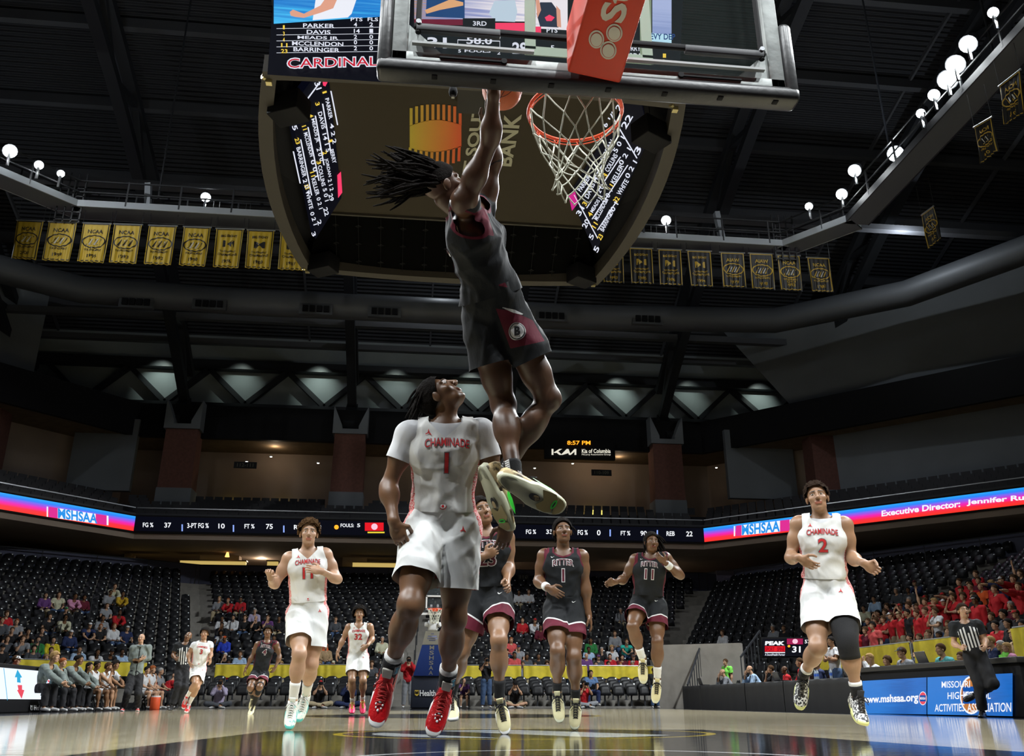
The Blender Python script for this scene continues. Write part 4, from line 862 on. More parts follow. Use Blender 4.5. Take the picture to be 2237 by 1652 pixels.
sx_(MB().add([f(1000, 165)-np.array([0, 0, .25]), f(1058, 165)-np.array([0, 0, .25]), f(1058, 226)-np.array([0, 0, .25]), f(1000, 224)-np.array([0, 0, .25]), f(1000, 165), f(1058, 165), f(1058, 226), f(1000, 224)], [(0, 1, 2, 3), (0, 4, 5, 1), (1, 5, 6, 2), (2, 6, 7, 3), (3, 7, 4, 0)]), 'hatch_box', mat('hatch_dark', (.02, .018, .015), .8))
# loudspeakers at the four lower corners, gold clamps
for (x, y, ang) in [(632, 236, .3), (707, 578, .35), (1422, 292, -.35), (1270, 602, -.35)]:
    p = PZ(x, y, 10.2); o = MB().box(p, (.62, .45, .42), rz=-ang*1.5).build('loudspeaker', M_black, sb, bevel=.02); o.location = -sb.location
    o = MB().cyl(p, p+np.array([0, 0, 1.0]), .01, 4).build('loudspeaker_cable', M_steel, sb); o.location = -sb.location
for (x, y) in [(588, 176), (672, 590), (1474, 236), (1296, 620)]:
    p = PZ(x, y, 10.15); o = MB().box(p, (.10, .10, .14)).cyl(p-np.array([.06, .06, 0]), p-np.array([.1, .1, 0]), .05, 8).build('clamp', mat('brass', (.7, .6, .3), .3, metal=.9), sb); o.location = -sb.location
# front face: LED pictures and statistics
YF = 12.02
def FP(x, y, d=0.): return PY(x, y, YF-d)
def fq(mb, x0, y0, x1, y1, m, d=.0, y2=None, y3=None): y2 = y1 if y2 is None else y2; y3 = y0 if y3 is None else y3; mb.add([FP(x0, y0, d), FP(x1, y3, d), FP(x1, y2, d), FP(x0, y1, d)], [(0, 1, 2, 3)], m)
mb = MB(); mb.add([FP(584, 163), FP(1482, 222), FP(1500, -160), FP(612, -200)], [(0, 1, 2, 3)], E_blk); sx_(mb, 'front_screen')
mb = MB(); E_g = em('led_sage', (.23, .30, .20), 1.)
fq(mb, 1146, -60, 1169, 116, E_g, .01, 118, -60); fq(mb, 1398, -60, 1423, 140, E_g, .01, 142, -60); fq(mb, 1146, 106, 1423, 120, E_g, .012, 142, 122)
E_pool = ramp_em('led_pool', [(0, (.02, .12, .65)), (.35, (.0, .25, .75)), (.5, (.05, .5, .9)), (.7, (.0, .18, .6)), (1, (.1, .55, .95))], 1., axis=2, noise=.7)
fq(mb, 598, -40, 838, 52, E_pool, .01, 36, -40)
sx_(mb, 'front_picture')
def FG(P_, m, n='picture_figure'): sx_(MB().quad(P_, m), n)
mb = MB(); E_skin = em('led_skin', (.75, .36, .25), 1.); E_shirt = em('led_shirt', (.85, .87, .95), 1.)
mb.add([FP(*p, .02) for p in [(683, 44), (690, -5), (780, -5), (768, 30), (760, 38)]], [tuple(range(5))], E_shirt)
mb.add([FP(*p, .03) for p in [(633, 26), (640, 21), (664, 30), (700, 12), (712, -5), (738, -5), (728, 18), (700, 28), (664, 39), (645, 37), (635, 34)]], [tuple(range(11))], E_skin)
E_cr = ramp_em('led_crowdpic', [(.2, (.12, .2, .4)), (.4, (.75, .8, .95)), (.55, (.55, .3, .15)), (.7, (.25, .3, .6)), (.9, (.9, .85, .9))], 1., axis=0, noise=.6)
fq(mb, 905, -40, 1146, 45, E_cr, .01, 47, -40)
mb.add([FP(*p, .02) for p in [(932, -5), (1015, -5), (1015, 40), (930, 36)]], [(0, 1, 2, 3)], em('led_navy', (.01, .06, .2), 1.))
mb.add([FP(*p, .03) for p in [(928, 22), (985, -2), (1012, 5), (1012, 12), (960, 22), (932, 30)]], [tuple(range(6))], em('led_arm', (.8, .42, .2), 1.))
mb.add([FP(*p, .02) for p in [(1068, 30), (1080, 2), (1125, 0), (1130, 25), (1125, 48), (1082, 46)]], [tuple(range(6))], em('led_tee', (.55, .68, .8), 1.))
fq(mb, 1170, -40, 1240, 62, E_cr, .01, 66, -40)
mb.add([FP(*p, .02) for p in [(1180, 58), (1172, 30), (1180, 5), (1205, 5), (1222, 28), (1220, 60)]], [tuple(range(6))], em('led_singlet', (.02, .03, .06), 1.))
mb.add([FP(*p, .03) for p in [(1170, 0), (1178, 0), (1182, 22), (1174, 40)]], [tuple(range(4))], E_skin); mb.add([FP(*p, .03) for p in [(1215, 12), (1224, 22), (1226, 60), (1217, 58)]], [tuple(range(4))], E_skin)
mb.add([FP(*p, .03) for p in [(1190, 38), (1200, 32), (1212, 38), (1205, 46), (1194, 46)]], [tuple(range(5))], em('led_red2', (1, .05, .15), 1.))
fq(mb, 1425, -40, 1467, 90, ramp_em('led_blueslats', [(0, (.1, .15, .3)), (.5, (.25, .35, .7)), (1, (.5, .6, .95))], .8, axis=2, noise=.8), .01, 92, -40)
fq(mb, 1422, 72, 1467, 90, em('led_cyanpale', (.5, .8, .95), 1.), .02, 94, 76)
for (a, b, c, d, m) in [(905, 42, 1011, 55, em('led_maroon', (.16, .005, .03), 1.)), (1082, 50, 1146, 68, em('led_red2', (1, .05, .15), 1.)), (1170, 58, 1182, 72, em('led_red2', (1, .05, .15), 1.)), (1011, 40, 1082, 60, E_blk)]: fq(mb, a, b, c, d, m, .025)
sx_(mb, 'front_picture_figures')
mb = MB()
def ft(t, x0, y0, x1, y1, m=E_w2, d=.05, b=.02): quadtext(t, [FP(x0, y0, d), FP(x1, y0+(x1-x0)*.02, d), FP(x1, y1+(x1-x0)*.02, d), FP(x0, y1, d)], m, mb, bold=b)
for t, n_, p_, f_, y in [('PARKER', '1', '4', '2', 50), ('DAVIS', '3', '14', '1', 64), ('MEADS JR', '4', '2', '0', 77), ('MCCLENDON', '11', '0', '0', 89), ('BARRINGER', '23', '2', '0', 102)]:
    w = {'PARKER': (662, 731), 'DAVIS': (670, 722), 'MEADS JR': (650, 739), 'MCCLENDON': (638, 750), 'BARRINGER': (641, 742)}[t]
    ft(t, w[0], y+1, w[1], y+10); ft(n_, 622-4*len(n_), y+5, 622+(6 if len(n_) > 1 else 0), y+14, E_y2); ft(p_, 773, y-1, 780+(6 if len(p_) > 1 else 0), y+8); ft(f_, 807, y-1, 815, y+8)
for y in (62, 76, 89, 102, 115): mb.add([FP(604, y, .04), FP(838, y-3.2, .04), FP(838, y-2.2, .04), FP(604, y+1, .04)], [(0, 1, 2, 3)], E_w2)
ft('PTS', 766, 38, 792, 46); ft('FLS', 803, 38, 826, 46)
quadtext('CARDINAL', [FP(626, 126, .05), FP(827, 122, .05), FP(827, 146, .05), FP(626, 151, .05)], E_w2, mb, bold=.055); quadtext('CARDINAL', [FP(628.5, 128.5, .07), FP(824.5, 124.5, .07), FP(824.5, 143.5, .07), FP(628.5, 148.5, .07)], em('led_red3', (.55, .01, .03), 1.), mb, bold=.005)
ft('3RD', 1033, 46, 1063, 56); ft('31', 933, 81, 976, 105, b=.03); ft('29', 1119, 92, 1152, 118, b=.03); ft('58.0', 1019, 80, 1075, 96, b=.02)
ft('FOULS', 1015, 108, 1072, 114); ft('5', 1001, 108, 1007, 115); ft('2', 1086, 112, 1093, 119); ft('PTS', 1194, 61, 1218, 71); ft('5', 1203, 99, 1211, 109); ft('RRY', 1378, 101, 1400, 111); ft('RDA', 1376, 116, 1402, 127); ft('EVY DEP', 1421, 73, 1475, 86, em('led_darkblue', (.01, .05, .2), 1.), .06); ft('1', 1448, 117, 1455, 126, E_y2); ft('2', 1446, 130, 1455, 139, E_y2)
for q in [((1000, 87), (1000, 103), (1092, 106), (1092, 90))]:
    for i in range(4): a, b = FP(*q[i], .05), FP(*q[(i+1) % 4], .05); mb.beam(a, b, .012, .008, m=E_w2)
sx_(mb, 'front_lettering')
for (x, y) in [(-1.5, 14), (3, 14), (-1.5, 18), (3, 18)]:
    o = MB().cyl((x, y, ZS+5.5), (x, y, zc(y)+2.5), .06, 6).build('hanger_cable', M_steel, sb); o.location = -sb.location
# ================================================================== PEOPLE ENGINE
# A body is described by tapering primitives around a posed skeleton, blended into one
# distance field and polygonised into one continuous surface; clothes are offset fields clipped at their hems.
class RC:   # tapering capsule
    def __init__(s, a, b, ra, rb, k=.02): s.a = np.array(a, float); s.b = np.array(b, float); s.ra, s.rb, s.k = ra, rb, k; r = max(ra, rb); s.lo = np.minimum(s.a, s.b)-r; s.hi = np.maximum(s.a, s.b)+r; s.neg = False
    def ev(s, P, inf=0.):
        ab = s.b-s.a; L2 = max(ab@ab, 1e-9); t = np.clip(((P-s.a)@ab)/L2, 0, 1); return np.linalg.norm(P-s.a-t[..., None]*ab, axis=-1)-(s.ra+(s.rb-s.ra)*t)-inf
class EL:   # ellipsoid, axes rows
    def __init__(s, c, ax, r, k=.02, neg=False): s.c = np.array(c, float); s.ax = np.array(ax, float); s.r = np.array(r, float); s.k = k; m = s.r.max(); s.lo = s.c-m; s.hi = s.c+m; s.neg = neg
    def ev(s, P, inf=0.):
        r = s.r+inf; q = (P-s.c)@s.ax.T; k0 = np.linalg.norm(q/r, axis=-1); k1 = np.linalg.norm(q/(r*r), axis=-1); return np.where(k0 < 1e-6, -r.min(), k0*(k0-1)/np.maximum(k1, 1e-6))
def sfield(prims, lo, hi, h, inf=0., noise=None):
    lo = np.array(lo); hi = np.array(hi); n = np.ceil((hi-lo)/h).astype(int)+1
    d = np.full(n, .1, np.float32); axs = [lo[i]+h*np.arange(n[i]) for i in range(3)]
    for p in prims:
        m = .055+p.k+abs(inf); i0 = np.clip(np.floor((p.lo-m-lo)/h).astype(int), 0, n); i1 = np.clip(np.ceil((p.hi+m-lo)/h).astype(int)+1, 0, n)
        if (i1 <= i0).any(): continue
        sl = tuple(slice(a, b) for a, b in zip(i0, i1)); G = np.stack(np.meshgrid(*[axs[q][sl[q]] for q in range(3)], indexing='ij'), -1)
        v = p.ev(G, inf if not p.neg else 0.); a = d[sl]; k = p.k
        if p.neg:
            hh = np.clip(.5-.5*(a+v)/k, 0, 1); d[sl] = a*(1-hh)-v*hh+k*hh*(1-hh)
        else:
            hh = np.clip(.5+.5*(v-a)/k, 0, 1); d[sl] = v*(1-hh)+a*hh-k*hh*(1-hh)
    if noise is not None:
        near = np.abs(d) < .05; idx = np.nonzero(near); pts = np.stack([axs[q][idx[q]] for q in range(3)], -1); d[idx] += noise(pts)
    return d, lo, h
def nets(d, o, h):
    s = d < 0; nx, ny, nz = d.shape; cs = [(i, j, k) for i in (0, 1) for j in (0, 1) for k in (0, 1)]
    def sh(a, c): return a[c[0]:nx-1+c[0], c[1]:ny-1+c[1], c[2]:nz-1+c[2]]
    cnt = sum(sh(s, c).astype(np.int8) for c in cs); act = (cnt > 0) & (cnt < 8); I = np.nonzero(act); N_ = len(I[0])
    if N_ == 0: return np.zeros((0, 3)), np.zeros((0, 4), int)
    idx = np.full(act.shape, -1, np.int64); idx[I] = np.arange(N_); vals = {c: sh(d, c)[I] for c in cs}
    acc = np.zeros((N_, 3)); w = np.zeros(N_)
    for a in cs:
        for ax in range(3):
            if a[ax]: continue
            b = tuple(1 if q == ax else a[q] for q in range(3)); da, db = vals[a], vals[b]; m = (da < 0) != (db < 0); t = np.where(m, da/np.where(m, da-db, 1), 0)
            p = np.tile(np.array(a, float), (N_, 1)); p[:, ax] += t; acc[m] += p[m]; w[m] += 1
    V = np.array(o)+(np.stack(I, -1)+acc/w[:, None])*h; Q = []
    for ax in range(3):
        u, v = [(1, 2), (2, 0), (0, 1)][ax]; sa = [slice(None)]*3; sb = [slice(None)]*3; sa[ax] = slice(0, -1); sb[ax] = slice(1, None)
        A = s[tuple(sa)]; B = s[tuple(sb)]; e = np.nonzero(A != B); E = np.stack(e, -1); ok = (E[:, u] > 0) & (E[:, v] > 0) & (E[:, u] < d.shape[u]-1) & (E[:, v] < d.shape[v]-1); E = E[ok]
        if not len(E): continue
        fl = A[tuple(E.T)]; c = [E.copy() for _ in range(4)]; c[0][:, u] -= 1; c[0][:, v] -= 1; c[1][:, v] -= 1; c[3][:, u] -= 1
        q = np.stack([idx[tuple(x.T)] for x in c], -1); q = q[(q >= 0).all(1)] if (q < 0).any() else q; fl = fl[:len(q)]
        Q.append(q[fl]); Q.append(q[~fl][:, ::-1])
    return V, np.concatenate(Q)
def clip(V, Q, g, attrs=None):
    """keep g>0; quads crossing the edge are split exactly on it"""
    attrs = dict(attrs or {}); attrs['_g'] = g; keep = (g[Q] > 0).all(1); part = ((g[Q] > 0).any(1)) & ~keep; quads = Q[keep]; T = Q[part]; T = np.concatenate([T[:, [0, 1, 2]], T[:, [0, 2, 3]]]) if len(T) else np.zeros((0, 3), int)
    NV = []; NA = {k: [] for k in attrs}; cache = {}; out = []; base = len(V)
    def cut(a, b):
        k = (a, b) if a < b else (b, a)
        if k in cache: return cache[k]
        t = g[k[0]]/(g[k[0]]-g[k[1]]); NV.append(V[k[0]]*(1-t)+V[k[1]]*t)
        for q in attrs: NA[q].append(attrs[q][k[0]]*(1-t)+attrs[q][k[1]]*t)
        cache[k] = base+len(NV)-1; return cache[k]
    for t in T:
        pos = [g[i] > 0 for i in t]; pl = []
        for i in range(3):
            a, b = int(t[i]), int(t[(i+1) % 3])
            if pos[i]: pl.append(a)
            if pos[i] != pos[(i+1) % 3]: pl.append(cut(a, b))
        for j in range(1, len(pl)-1): out.append((pl[0], pl[j], pl[j+1]))
    V2 = np.concatenate([V, np.array(NV)]) if NV else V; A2 = {q: (np.concatenate([attrs[q], np.array(NA[q])]) if NV else attrs[q]) for q in attrs}
    tri = np.array(out, int).reshape(-1, 3); used = np.zeros(len(V2), bool); used[quads.ravel()] = True; used[tri.ravel()] = True; mp = np.cumsum(used)-1
    A2.pop('_g'); return V2[used], [f for f in (mp[quads], mp[tri]) if len(f)], {q: A2[q][used] for q in A2}
def wrinkle(seed, amp, freq, stretch=None):
    r = np.random.default_rng(seed); K = r.normal(size=(7, 3)); K /= np.linalg.norm(K, axis=1)[:, None]; K *= freq*r.uniform(.5, 1.5, (7, 1)); ph = r.uniform(0, 6.28, 7)
    if stretch is not None: K = K*np.array(stretch)
    def f(P):
        o = 0
        for k, p in zip(K, ph):
            q = P@k+p; q = q+1.3*np.sin(P@np.roll(k, 1)*.6+p*2); o = o+(1.05-np.sqrt(np.sin(q)**2+.03))**1.8
        return -amp*(o/7*3-.45)
    return f

# ---------------- skeleton
BL = dict(nk=.50, hd=.20, sh=.185, el=.30, wr=.265, hn=.09, hp=.105, kn=.46, an=.445, to=.20)
def solve(spec):
    """pixel joints -> 3-D joints with fixed bone lengths (w: -1 nearer to the camera, +1 farther)"""
    s = spec.get('H', 1.9)/1.9; Y0 = spec['Y']; J = {}; p = spec['J']
    J['pv'] = PY(p['pv'][0], p['pv'][1], Y0)
    def child(n, par, L, default=0.):
        x, y = p[n][0], p[n][1]; w = p[n][2] if len(p[n]) > 2 else default; d = nrm(ray(x, y)); q = J[par]-CC; tc = q@d; disc = L*L-(q@q-tc*tc)
        J[n] = CC+d*(tc+w*math.sqrt(max(disc, 0)))
        if disc < -(.25*L)**2 and spec.get('dbg'): print('  stretch', spec['name'], n, round(math.sqrt(q@q-tc*tc)/L, 2))
    child('nk', 'pv', BL['nk']*s); child('hd', 'nk', BL['hd']*s)
    for a in 'rl':
        child('s'+a, 'nk', BL['sh']*s); child('e'+a, 's'+a, BL['el']*s); child('w'+a, 'e'+a, BL['wr']*s); child('h'+a, 'w'+a, BL['hn']*s)
        child('p'+a, 'pv', BL['hp']*s); child('k'+a, 'p'+a, BL['kn']*s, -1); child('a'+a, 'k'+a, BL['an']*s, 1); child('t'+a, 'a'+a, BL['to']*s*spec.get('foot', 1.), -1)
    return J
def frames(J):
    F = {}; up = nrm(J['nk']-J['pv']); F['up'] = up
    l1 = J['sl']-J['sr']; l1 = nrm(l1-up*(l1@up)); l0 = J['pl']-J['pr']; l0 = nrm(l0-up*(l0@up)); F['lat'] = l1; F['fwd'] = np.cross(l1, up); F['latp'] = l0; F['fwdp'] = np.cross(l0, up)
    m = nrm(l0+l1); F['latm'] = m; F['fwdm'] = np.cross(m, up); F['T'] = np.linalg.norm(J['nk']-J['pv']); return F
def torso_prims(J, s, b=1., belly=0.):
    F = frames(J); T = F['T']; pv = J['pv']; up = F['up']; A1 = np.array([F['lat'], F['fwd'], up]); A0 = np.array([F['latp'], F['fwdp'], up]); Am = np.array([F['latm'], F['fwdm'], up]); P = []
    at = lambda A, l, f, u: pv+A[0]*l*s+A[1]*f*s+up*(u*T/.5)*1.
    P += [EL(at(A0, 0, -.01, .01), A0, (.148*b*s, .112*b*s, .13*s), .04), EL(at(Am, 0, .0+belly*.3, .13), Am, (.142*b*s, (.100+belly)*b*s, .15*s), .05),
          EL(at(A1, 0, .0, .27), A1, (.160*b*s, .112*b*s, .16*s), .05), EL(at(A1, 0, -.005, .385), A1, (.172*b*s, .105*b*s, .105*s), .05)]
    for q in 'rl': P.append(RC(J['nk']-up*.03*s, J['s'+q]*.85+J['nk']*.15, .058*b*s, .056*b*s, .05))
    for q in (-1, 1): P.append(EL(at(A1, q*.08, .065, .335), A1, (.082*s, .045*s, .065*s), .04))
    return P
def arm_prims(J, s, q, b=1., fat=0.):
    S, E_, Wr = J['s'+q], J['e'+q], J['w'+q]; a = E_-S; f = Wr-E_
    return [EL(S, np.eye(3), (.066*s*b,)*3, .04), RC(S, E_, .054*b*s+fat, .040*b*s+fat, .03), EL(S+a*.42, np.eye(3), (.052*s*b+fat,)*3, .05), RC(E_, Wr, .041*b*s+fat, .027*s+fat, .02), EL(E_+f*.25, np.eye(3), (.046*s*b+fat,)*3, .05)]
def leg_prims(J, s, q, b=1.):
    Hh, K, A = J['p'+q], J['k'+q], J['a'+q]; t = K-Hh; c = A-K; F = frames(J)
    back = -np.cross(F['latp'], nrm(-c)); back = nrm(np.cross(F['latp'], nrm(c)))           # calf bulges behind the shin
    if back@(-F['fwdp']) < 0 and abs(nrm(c)@F['up']) > .3: back = -back
    return [RC(Hh, K, .092*b*s, .060*s, .04), EL(Hh+t*.38, np.eye(3), (.086*b*s,)*3, .06), EL(Hh+t*.68, np.eye(3), (.070*b*s,)*3, .05), EL(K, np.eye(3), (.060*s,)*3, .03),
            RC(K, A, .050*s, .035*s, .03), EL(K+c*.28+back*.014*s, np.eye(3), (.060*b*s,)*3, .06), EL(K+c*.42+back*.008*s, np.eye(3), (.053*b*s,)*3, .05), EL(A, np.eye(3), (.038*s,)*3, .02)]
def head_frame(J, f): u = nrm(J['hd']-J['nk']); f = nrm(f); u = nrm(u-f*(u@f)+f*0); l = np.cross(u, f); return np.array([l, f, u])
def head_prims(J, s, A, face=True):
    c = J['hd']; P = []; at = lambda l, f, u: c+(A[0]*l+A[1]*f+A[2]*u)*s*1.0
    P += [EL(at(0, -.012, .030), A, (.074*s, .093*s, .085*s), .01), EL(at(0, .030, -.035), A, (.058*s, .062*s, .078*s), .03), RC(at(-.028, .045, -.085), at(.028, .045, -.085), .024*s, .024*s, .025), EL(at(0, .066, -.098), A, (.020*s, .018*s, .016*s), .02)]
    if face:
        for q in (-1, 1):
            P += [RC(at(q*.012, .083, .030), at(q*.046, .068, .026), .012*s, .010*s, .012), EL(at(q*.044, .058, -.022), A, (.022*s, .02*s, .02*s), .02),
                  EL(at(q*.033, .098, .008), A, (.017*s, .018*s, .011*s), .010, neg=True), EL(at(q*.079, -.008, -.008), np.array([A[0], nrm(A[1]*.95+A[2]*-.3), nrm(A[2]*.95+A[1]*.3)]), (.010*s, .020*s, .031*s), .006), EL(at(q*.013, .103, -.030), A, (.009*s, .010*s, .008*s), .006)]
        P += [RC(at(0, .088, .018), at(0, .112, -.026), .0085*s, .012*s, .008), RC(at(-.019, .088, -.057), at(.019, .088, -.057), .007*s, .007*s, .006), RC(at(-.015, .087, -.069), at(.015, .087, -.069), .0085*s, .0085*s, .006), RC(at(-.02, .098, -.063), at(.02, .098, -.063), .0022*s, .0022*s, .004)]
        P[-1].neg = True
    return P
def neck_prims(J, s, A, b=1.): c = J['hd']; return [RC(J['nk']-frames(J)['up']*.02*s, c-A[2]*.055*s-A[1]*.015*s, .060*s*b, .054*s*b, .03)]
def hand_prims(J, s, q, th, curl=.6, spread=1.):
    Wr, Hn = J['w'+q], J['h'+q]; d = nrm(Hn-Wr); th = np.array(th, float); th = nrm(th-d*(th@d)); n = np.cross(th, d) if q == 'r' else np.cross(d, th)   # n: palm side
    A = np.array([th, n, d]); P = [RC(Wr, Wr+d*.03*s, .026*s, .027*s, .02), EL(Wr+d*.058*s, A, (.041*s, .017*s, .052*s), .012)]
    for i, (o, L, r) in enumerate([(.029, .076, .0088), (.010, .084, .0090), (-.010, .078, .0086), (-.028, .062, .0078)]):
        b = Wr+d*(.088-.004*abs(i-1))*s+th*o*s; a = 0.25*curl; dirn = nrm(d+th*o*2.2*spread); p = b-dirn*.02*s; P.append(RC(p, b, r*s*1.15, r*s*1.1, .008)); p = b
        for j, (fr, da) in enumerate([(.45, .9*curl), (.32, 1.1*curl), (.23, .7*curl)]):
            e = p+(dirn*math.cos(a)+n*math.sin(a))*L*fr*s; P.append(RC(p, e, r*s*(1-.08*j), r*s*(.93-.1*j), .003)); p = e; a += da
    b = Wr+d*.028*s+th*.026*s; e1 = b+nrm(th*.75+d*.65+n*.25)*.042*s; e2 = e1+nrm(th*(.5-.5*curl)+d*.8+n*(.25+.5*curl))*.034*s; e3 = e2+nrm(th*(.15-.6*curl)+d*.9+n*(.2+.6*curl))*.026*s
    P += [RC(b-th*.012*s, e1, .015*s, .0115*s, .012), RC(e1, e2, .0112*s, .0100*s, .004), RC(e2, e3, .0100*s, .0082*s, .003)]
    return P
def bounds(prims, m): lo = np.min([p.lo for p in prims if not p.neg], 0)-m; hi = np.max([p.hi for p in prims if not p.neg], 0)+m; return lo, hi
def surf(prims, h, inf=0., noise=None, lo=None, hi=None):
    if lo is None: lo, hi = bounds(prims, .03+abs(inf))
    d, o, h = sfield(prims, lo, hi, h, inf, noise); return nets(d, o, h)
def merge(parts):
    V = []; Q = []; n = 0
    for v, q in parts: V.append(v); Q.append(q+n); n += len(v)
    return np.concatenate(V), np.concatenate(Q)

# ---------------- materials for people
def attr_mat(name, base, rules, rough=.75, bump=.25, bscale=260, speck=None, objcol=False, sheen=0.):
    """rules: (attribute, lo, hi, colour) bands painted over the base colour"""
    if name in MATS: return MATS[name]
    m, N, L, P = _new(name); col = None
    if objcol: oi = N.new('ShaderNodeObjectInfo'); col = oi.outputs['Color']
    else: r = N.new('ShaderNodeRGB'); r.outputs[0].default_value = (*base, 1); col = r.outputs[0]
    tc = N.new('ShaderNodeTexCoord')
    for (a, lo, hi, c) in rules:
        at = N.new('ShaderNodeAttribute'); at.attribute_name = a; g = N.new('ShaderNodeMath'); g.operation = 'GREATER_THAN'; g.inputs[1].default_value = lo; l = N.new('ShaderNodeMath'); l.operation = 'LESS_THAN'; l.inputs[1].default_value = hi
        L.new(at.outputs['Fac'], g.inputs[0]); L.new(at.outputs['Fac'], l.inputs[0]); mu = N.new('ShaderNodeMath'); mu.operation = 'MULTIPLY'; L.new(g.outputs[0], mu.inputs[0]); L.new(l.outputs[0], mu.inputs[1])
        mx = N.new('ShaderNodeMix'); mx.data_type = 'RGBA'; L.new(mu.outputs[0], mx.inputs[0]); L.new(col, mx.inputs[6])
        if c == 'speck':
            nz = N.new('ShaderNodeTexNoise'); nz.inputs['Scale'].default_value = 130; nz.inputs['Detail'].default_value = 2; L.new(tc.outputs['Object'], nz.inputs['Vector']); rr = N.new('ShaderNodeValToRGB'); rr.color_ramp.elements[0].position = .46; rr.color_ramp.elements[1].position = .54
            rr.color_ramp.elements[0].color = (.72, .06, .07, 1); rr.color_ramp.elements[1].color = (.85, .62, .60, 1); L.new(nz.outputs['Fac'], rr.inputs[0]); L.new(rr.outputs[0], mx.inputs[7])
        else: mx.inputs[7].default_value = (*c, 1)
        col = mx.outputs[2]
    L.new(col, P.inputs['Base Color']); P.inputs['Roughness'].default_value = rough; P.inputs['Specular IOR Level'].default_value = .3
    nz = N.new('ShaderNodeTexNoise'); nz.inputs['Scale'].default_value = 14; nz.inputs['Detail'].default_value = 4; mp = N.new('ShaderNodeMapping'); mp.inputs['Scale'].default_value = (1, 1, .45); L.new(tc.outputs['Object'], mp.inputs[0]); L.new(mp.outputs[0], nz.inputs['Vector'])
    b = N.new('ShaderNodeBump'); b.inputs['Strength'].default_value = bump; b.inputs['Distance'].default_value = .02; L.new(nz.outputs['Fac'], b.inputs['Height']); L.new(b.outputs[0], P.inputs['Normal'])
    MATS[name] = m; return m
def skin_mat(name, c, lip=None):
    if name in MATS: return MATS[name]
    lip = lip or (c[0]*.85+.02, c[1]*.52, c[2]*.5); dk = tuple(q*.12 for q in c)
    m = attr_mat(name, c, [('lip', .5, 2, lip), ('brow', .5, 2, dk)], rough=.42, bump=.06)
    P = m.node_tree.nodes['Principled BSDF']; P.inputs['Specular IOR Level'].default_value = .55
    N, L = m.node_tree.nodes, m.node_tree.links; src = P.inputs['Base Color'].links[0].from_socket
    tc = N.new('ShaderNodeTexCoord'); nz = N.new('ShaderNodeTexNoise'); nz.inputs['Scale'].default_value = 9; nz.inputs['Detail'].default_value = 5; L.new(tc.outputs['Object'], nz.inputs['Vector']); mr = N.new('ShaderNodeMapRange'); mr.inputs[1].default_value = .3; mr.inputs[2].default_value = .7; mr.inputs[3].default_value = .84; mr.inputs[4].default_value = 1.12; L.new(nz.outputs['Fac'], mr.inputs[0])
    sc = N.new('ShaderNodeVectorMath'); sc.operation = 'SCALE'; L.new(src, sc.inputs[0]); L.new(mr.outputs[0], sc.inputs['Scale']); L.new(sc.outputs[0], P.inputs['Base Color']); return m
SK = dict(dark=(.095, .044, .022), brown=(.16, .077, .036), mid=(.25, .13, .068), tan=(.36, .20, .115), light=(.46, .27, .17))
M_eye = mat('eye_white', (.7, .68, .65), .2); M_iris = mat('iris_dark', (.03, .018, .012), .15)
M_hair = {'black': mat('hair_black', (.012, .010, .009), .9, bump=.8, bscale=160, spec=.08), 'brown': mat('hair_brown', (.085, .045, .02), .9, bump=.8, bscale=160, spec=.08), 'dkbrown': mat('hair_dark_brown', (.03, .018, .012), .9, bump=.8, bscale=160, spec=.08), 'blond': mat('hair_blond', (.35, .22, .09), .9, bump=.8, bscale=160, spec=.08), 'grey': mat('hair_grey', (.32, .30, .28), .9, bump=.8, bscale=160, spec=.08), 'red': mat('hair_red', (.25, .08, .03), .9, bump=.8, bscale=160, spec=.08)}

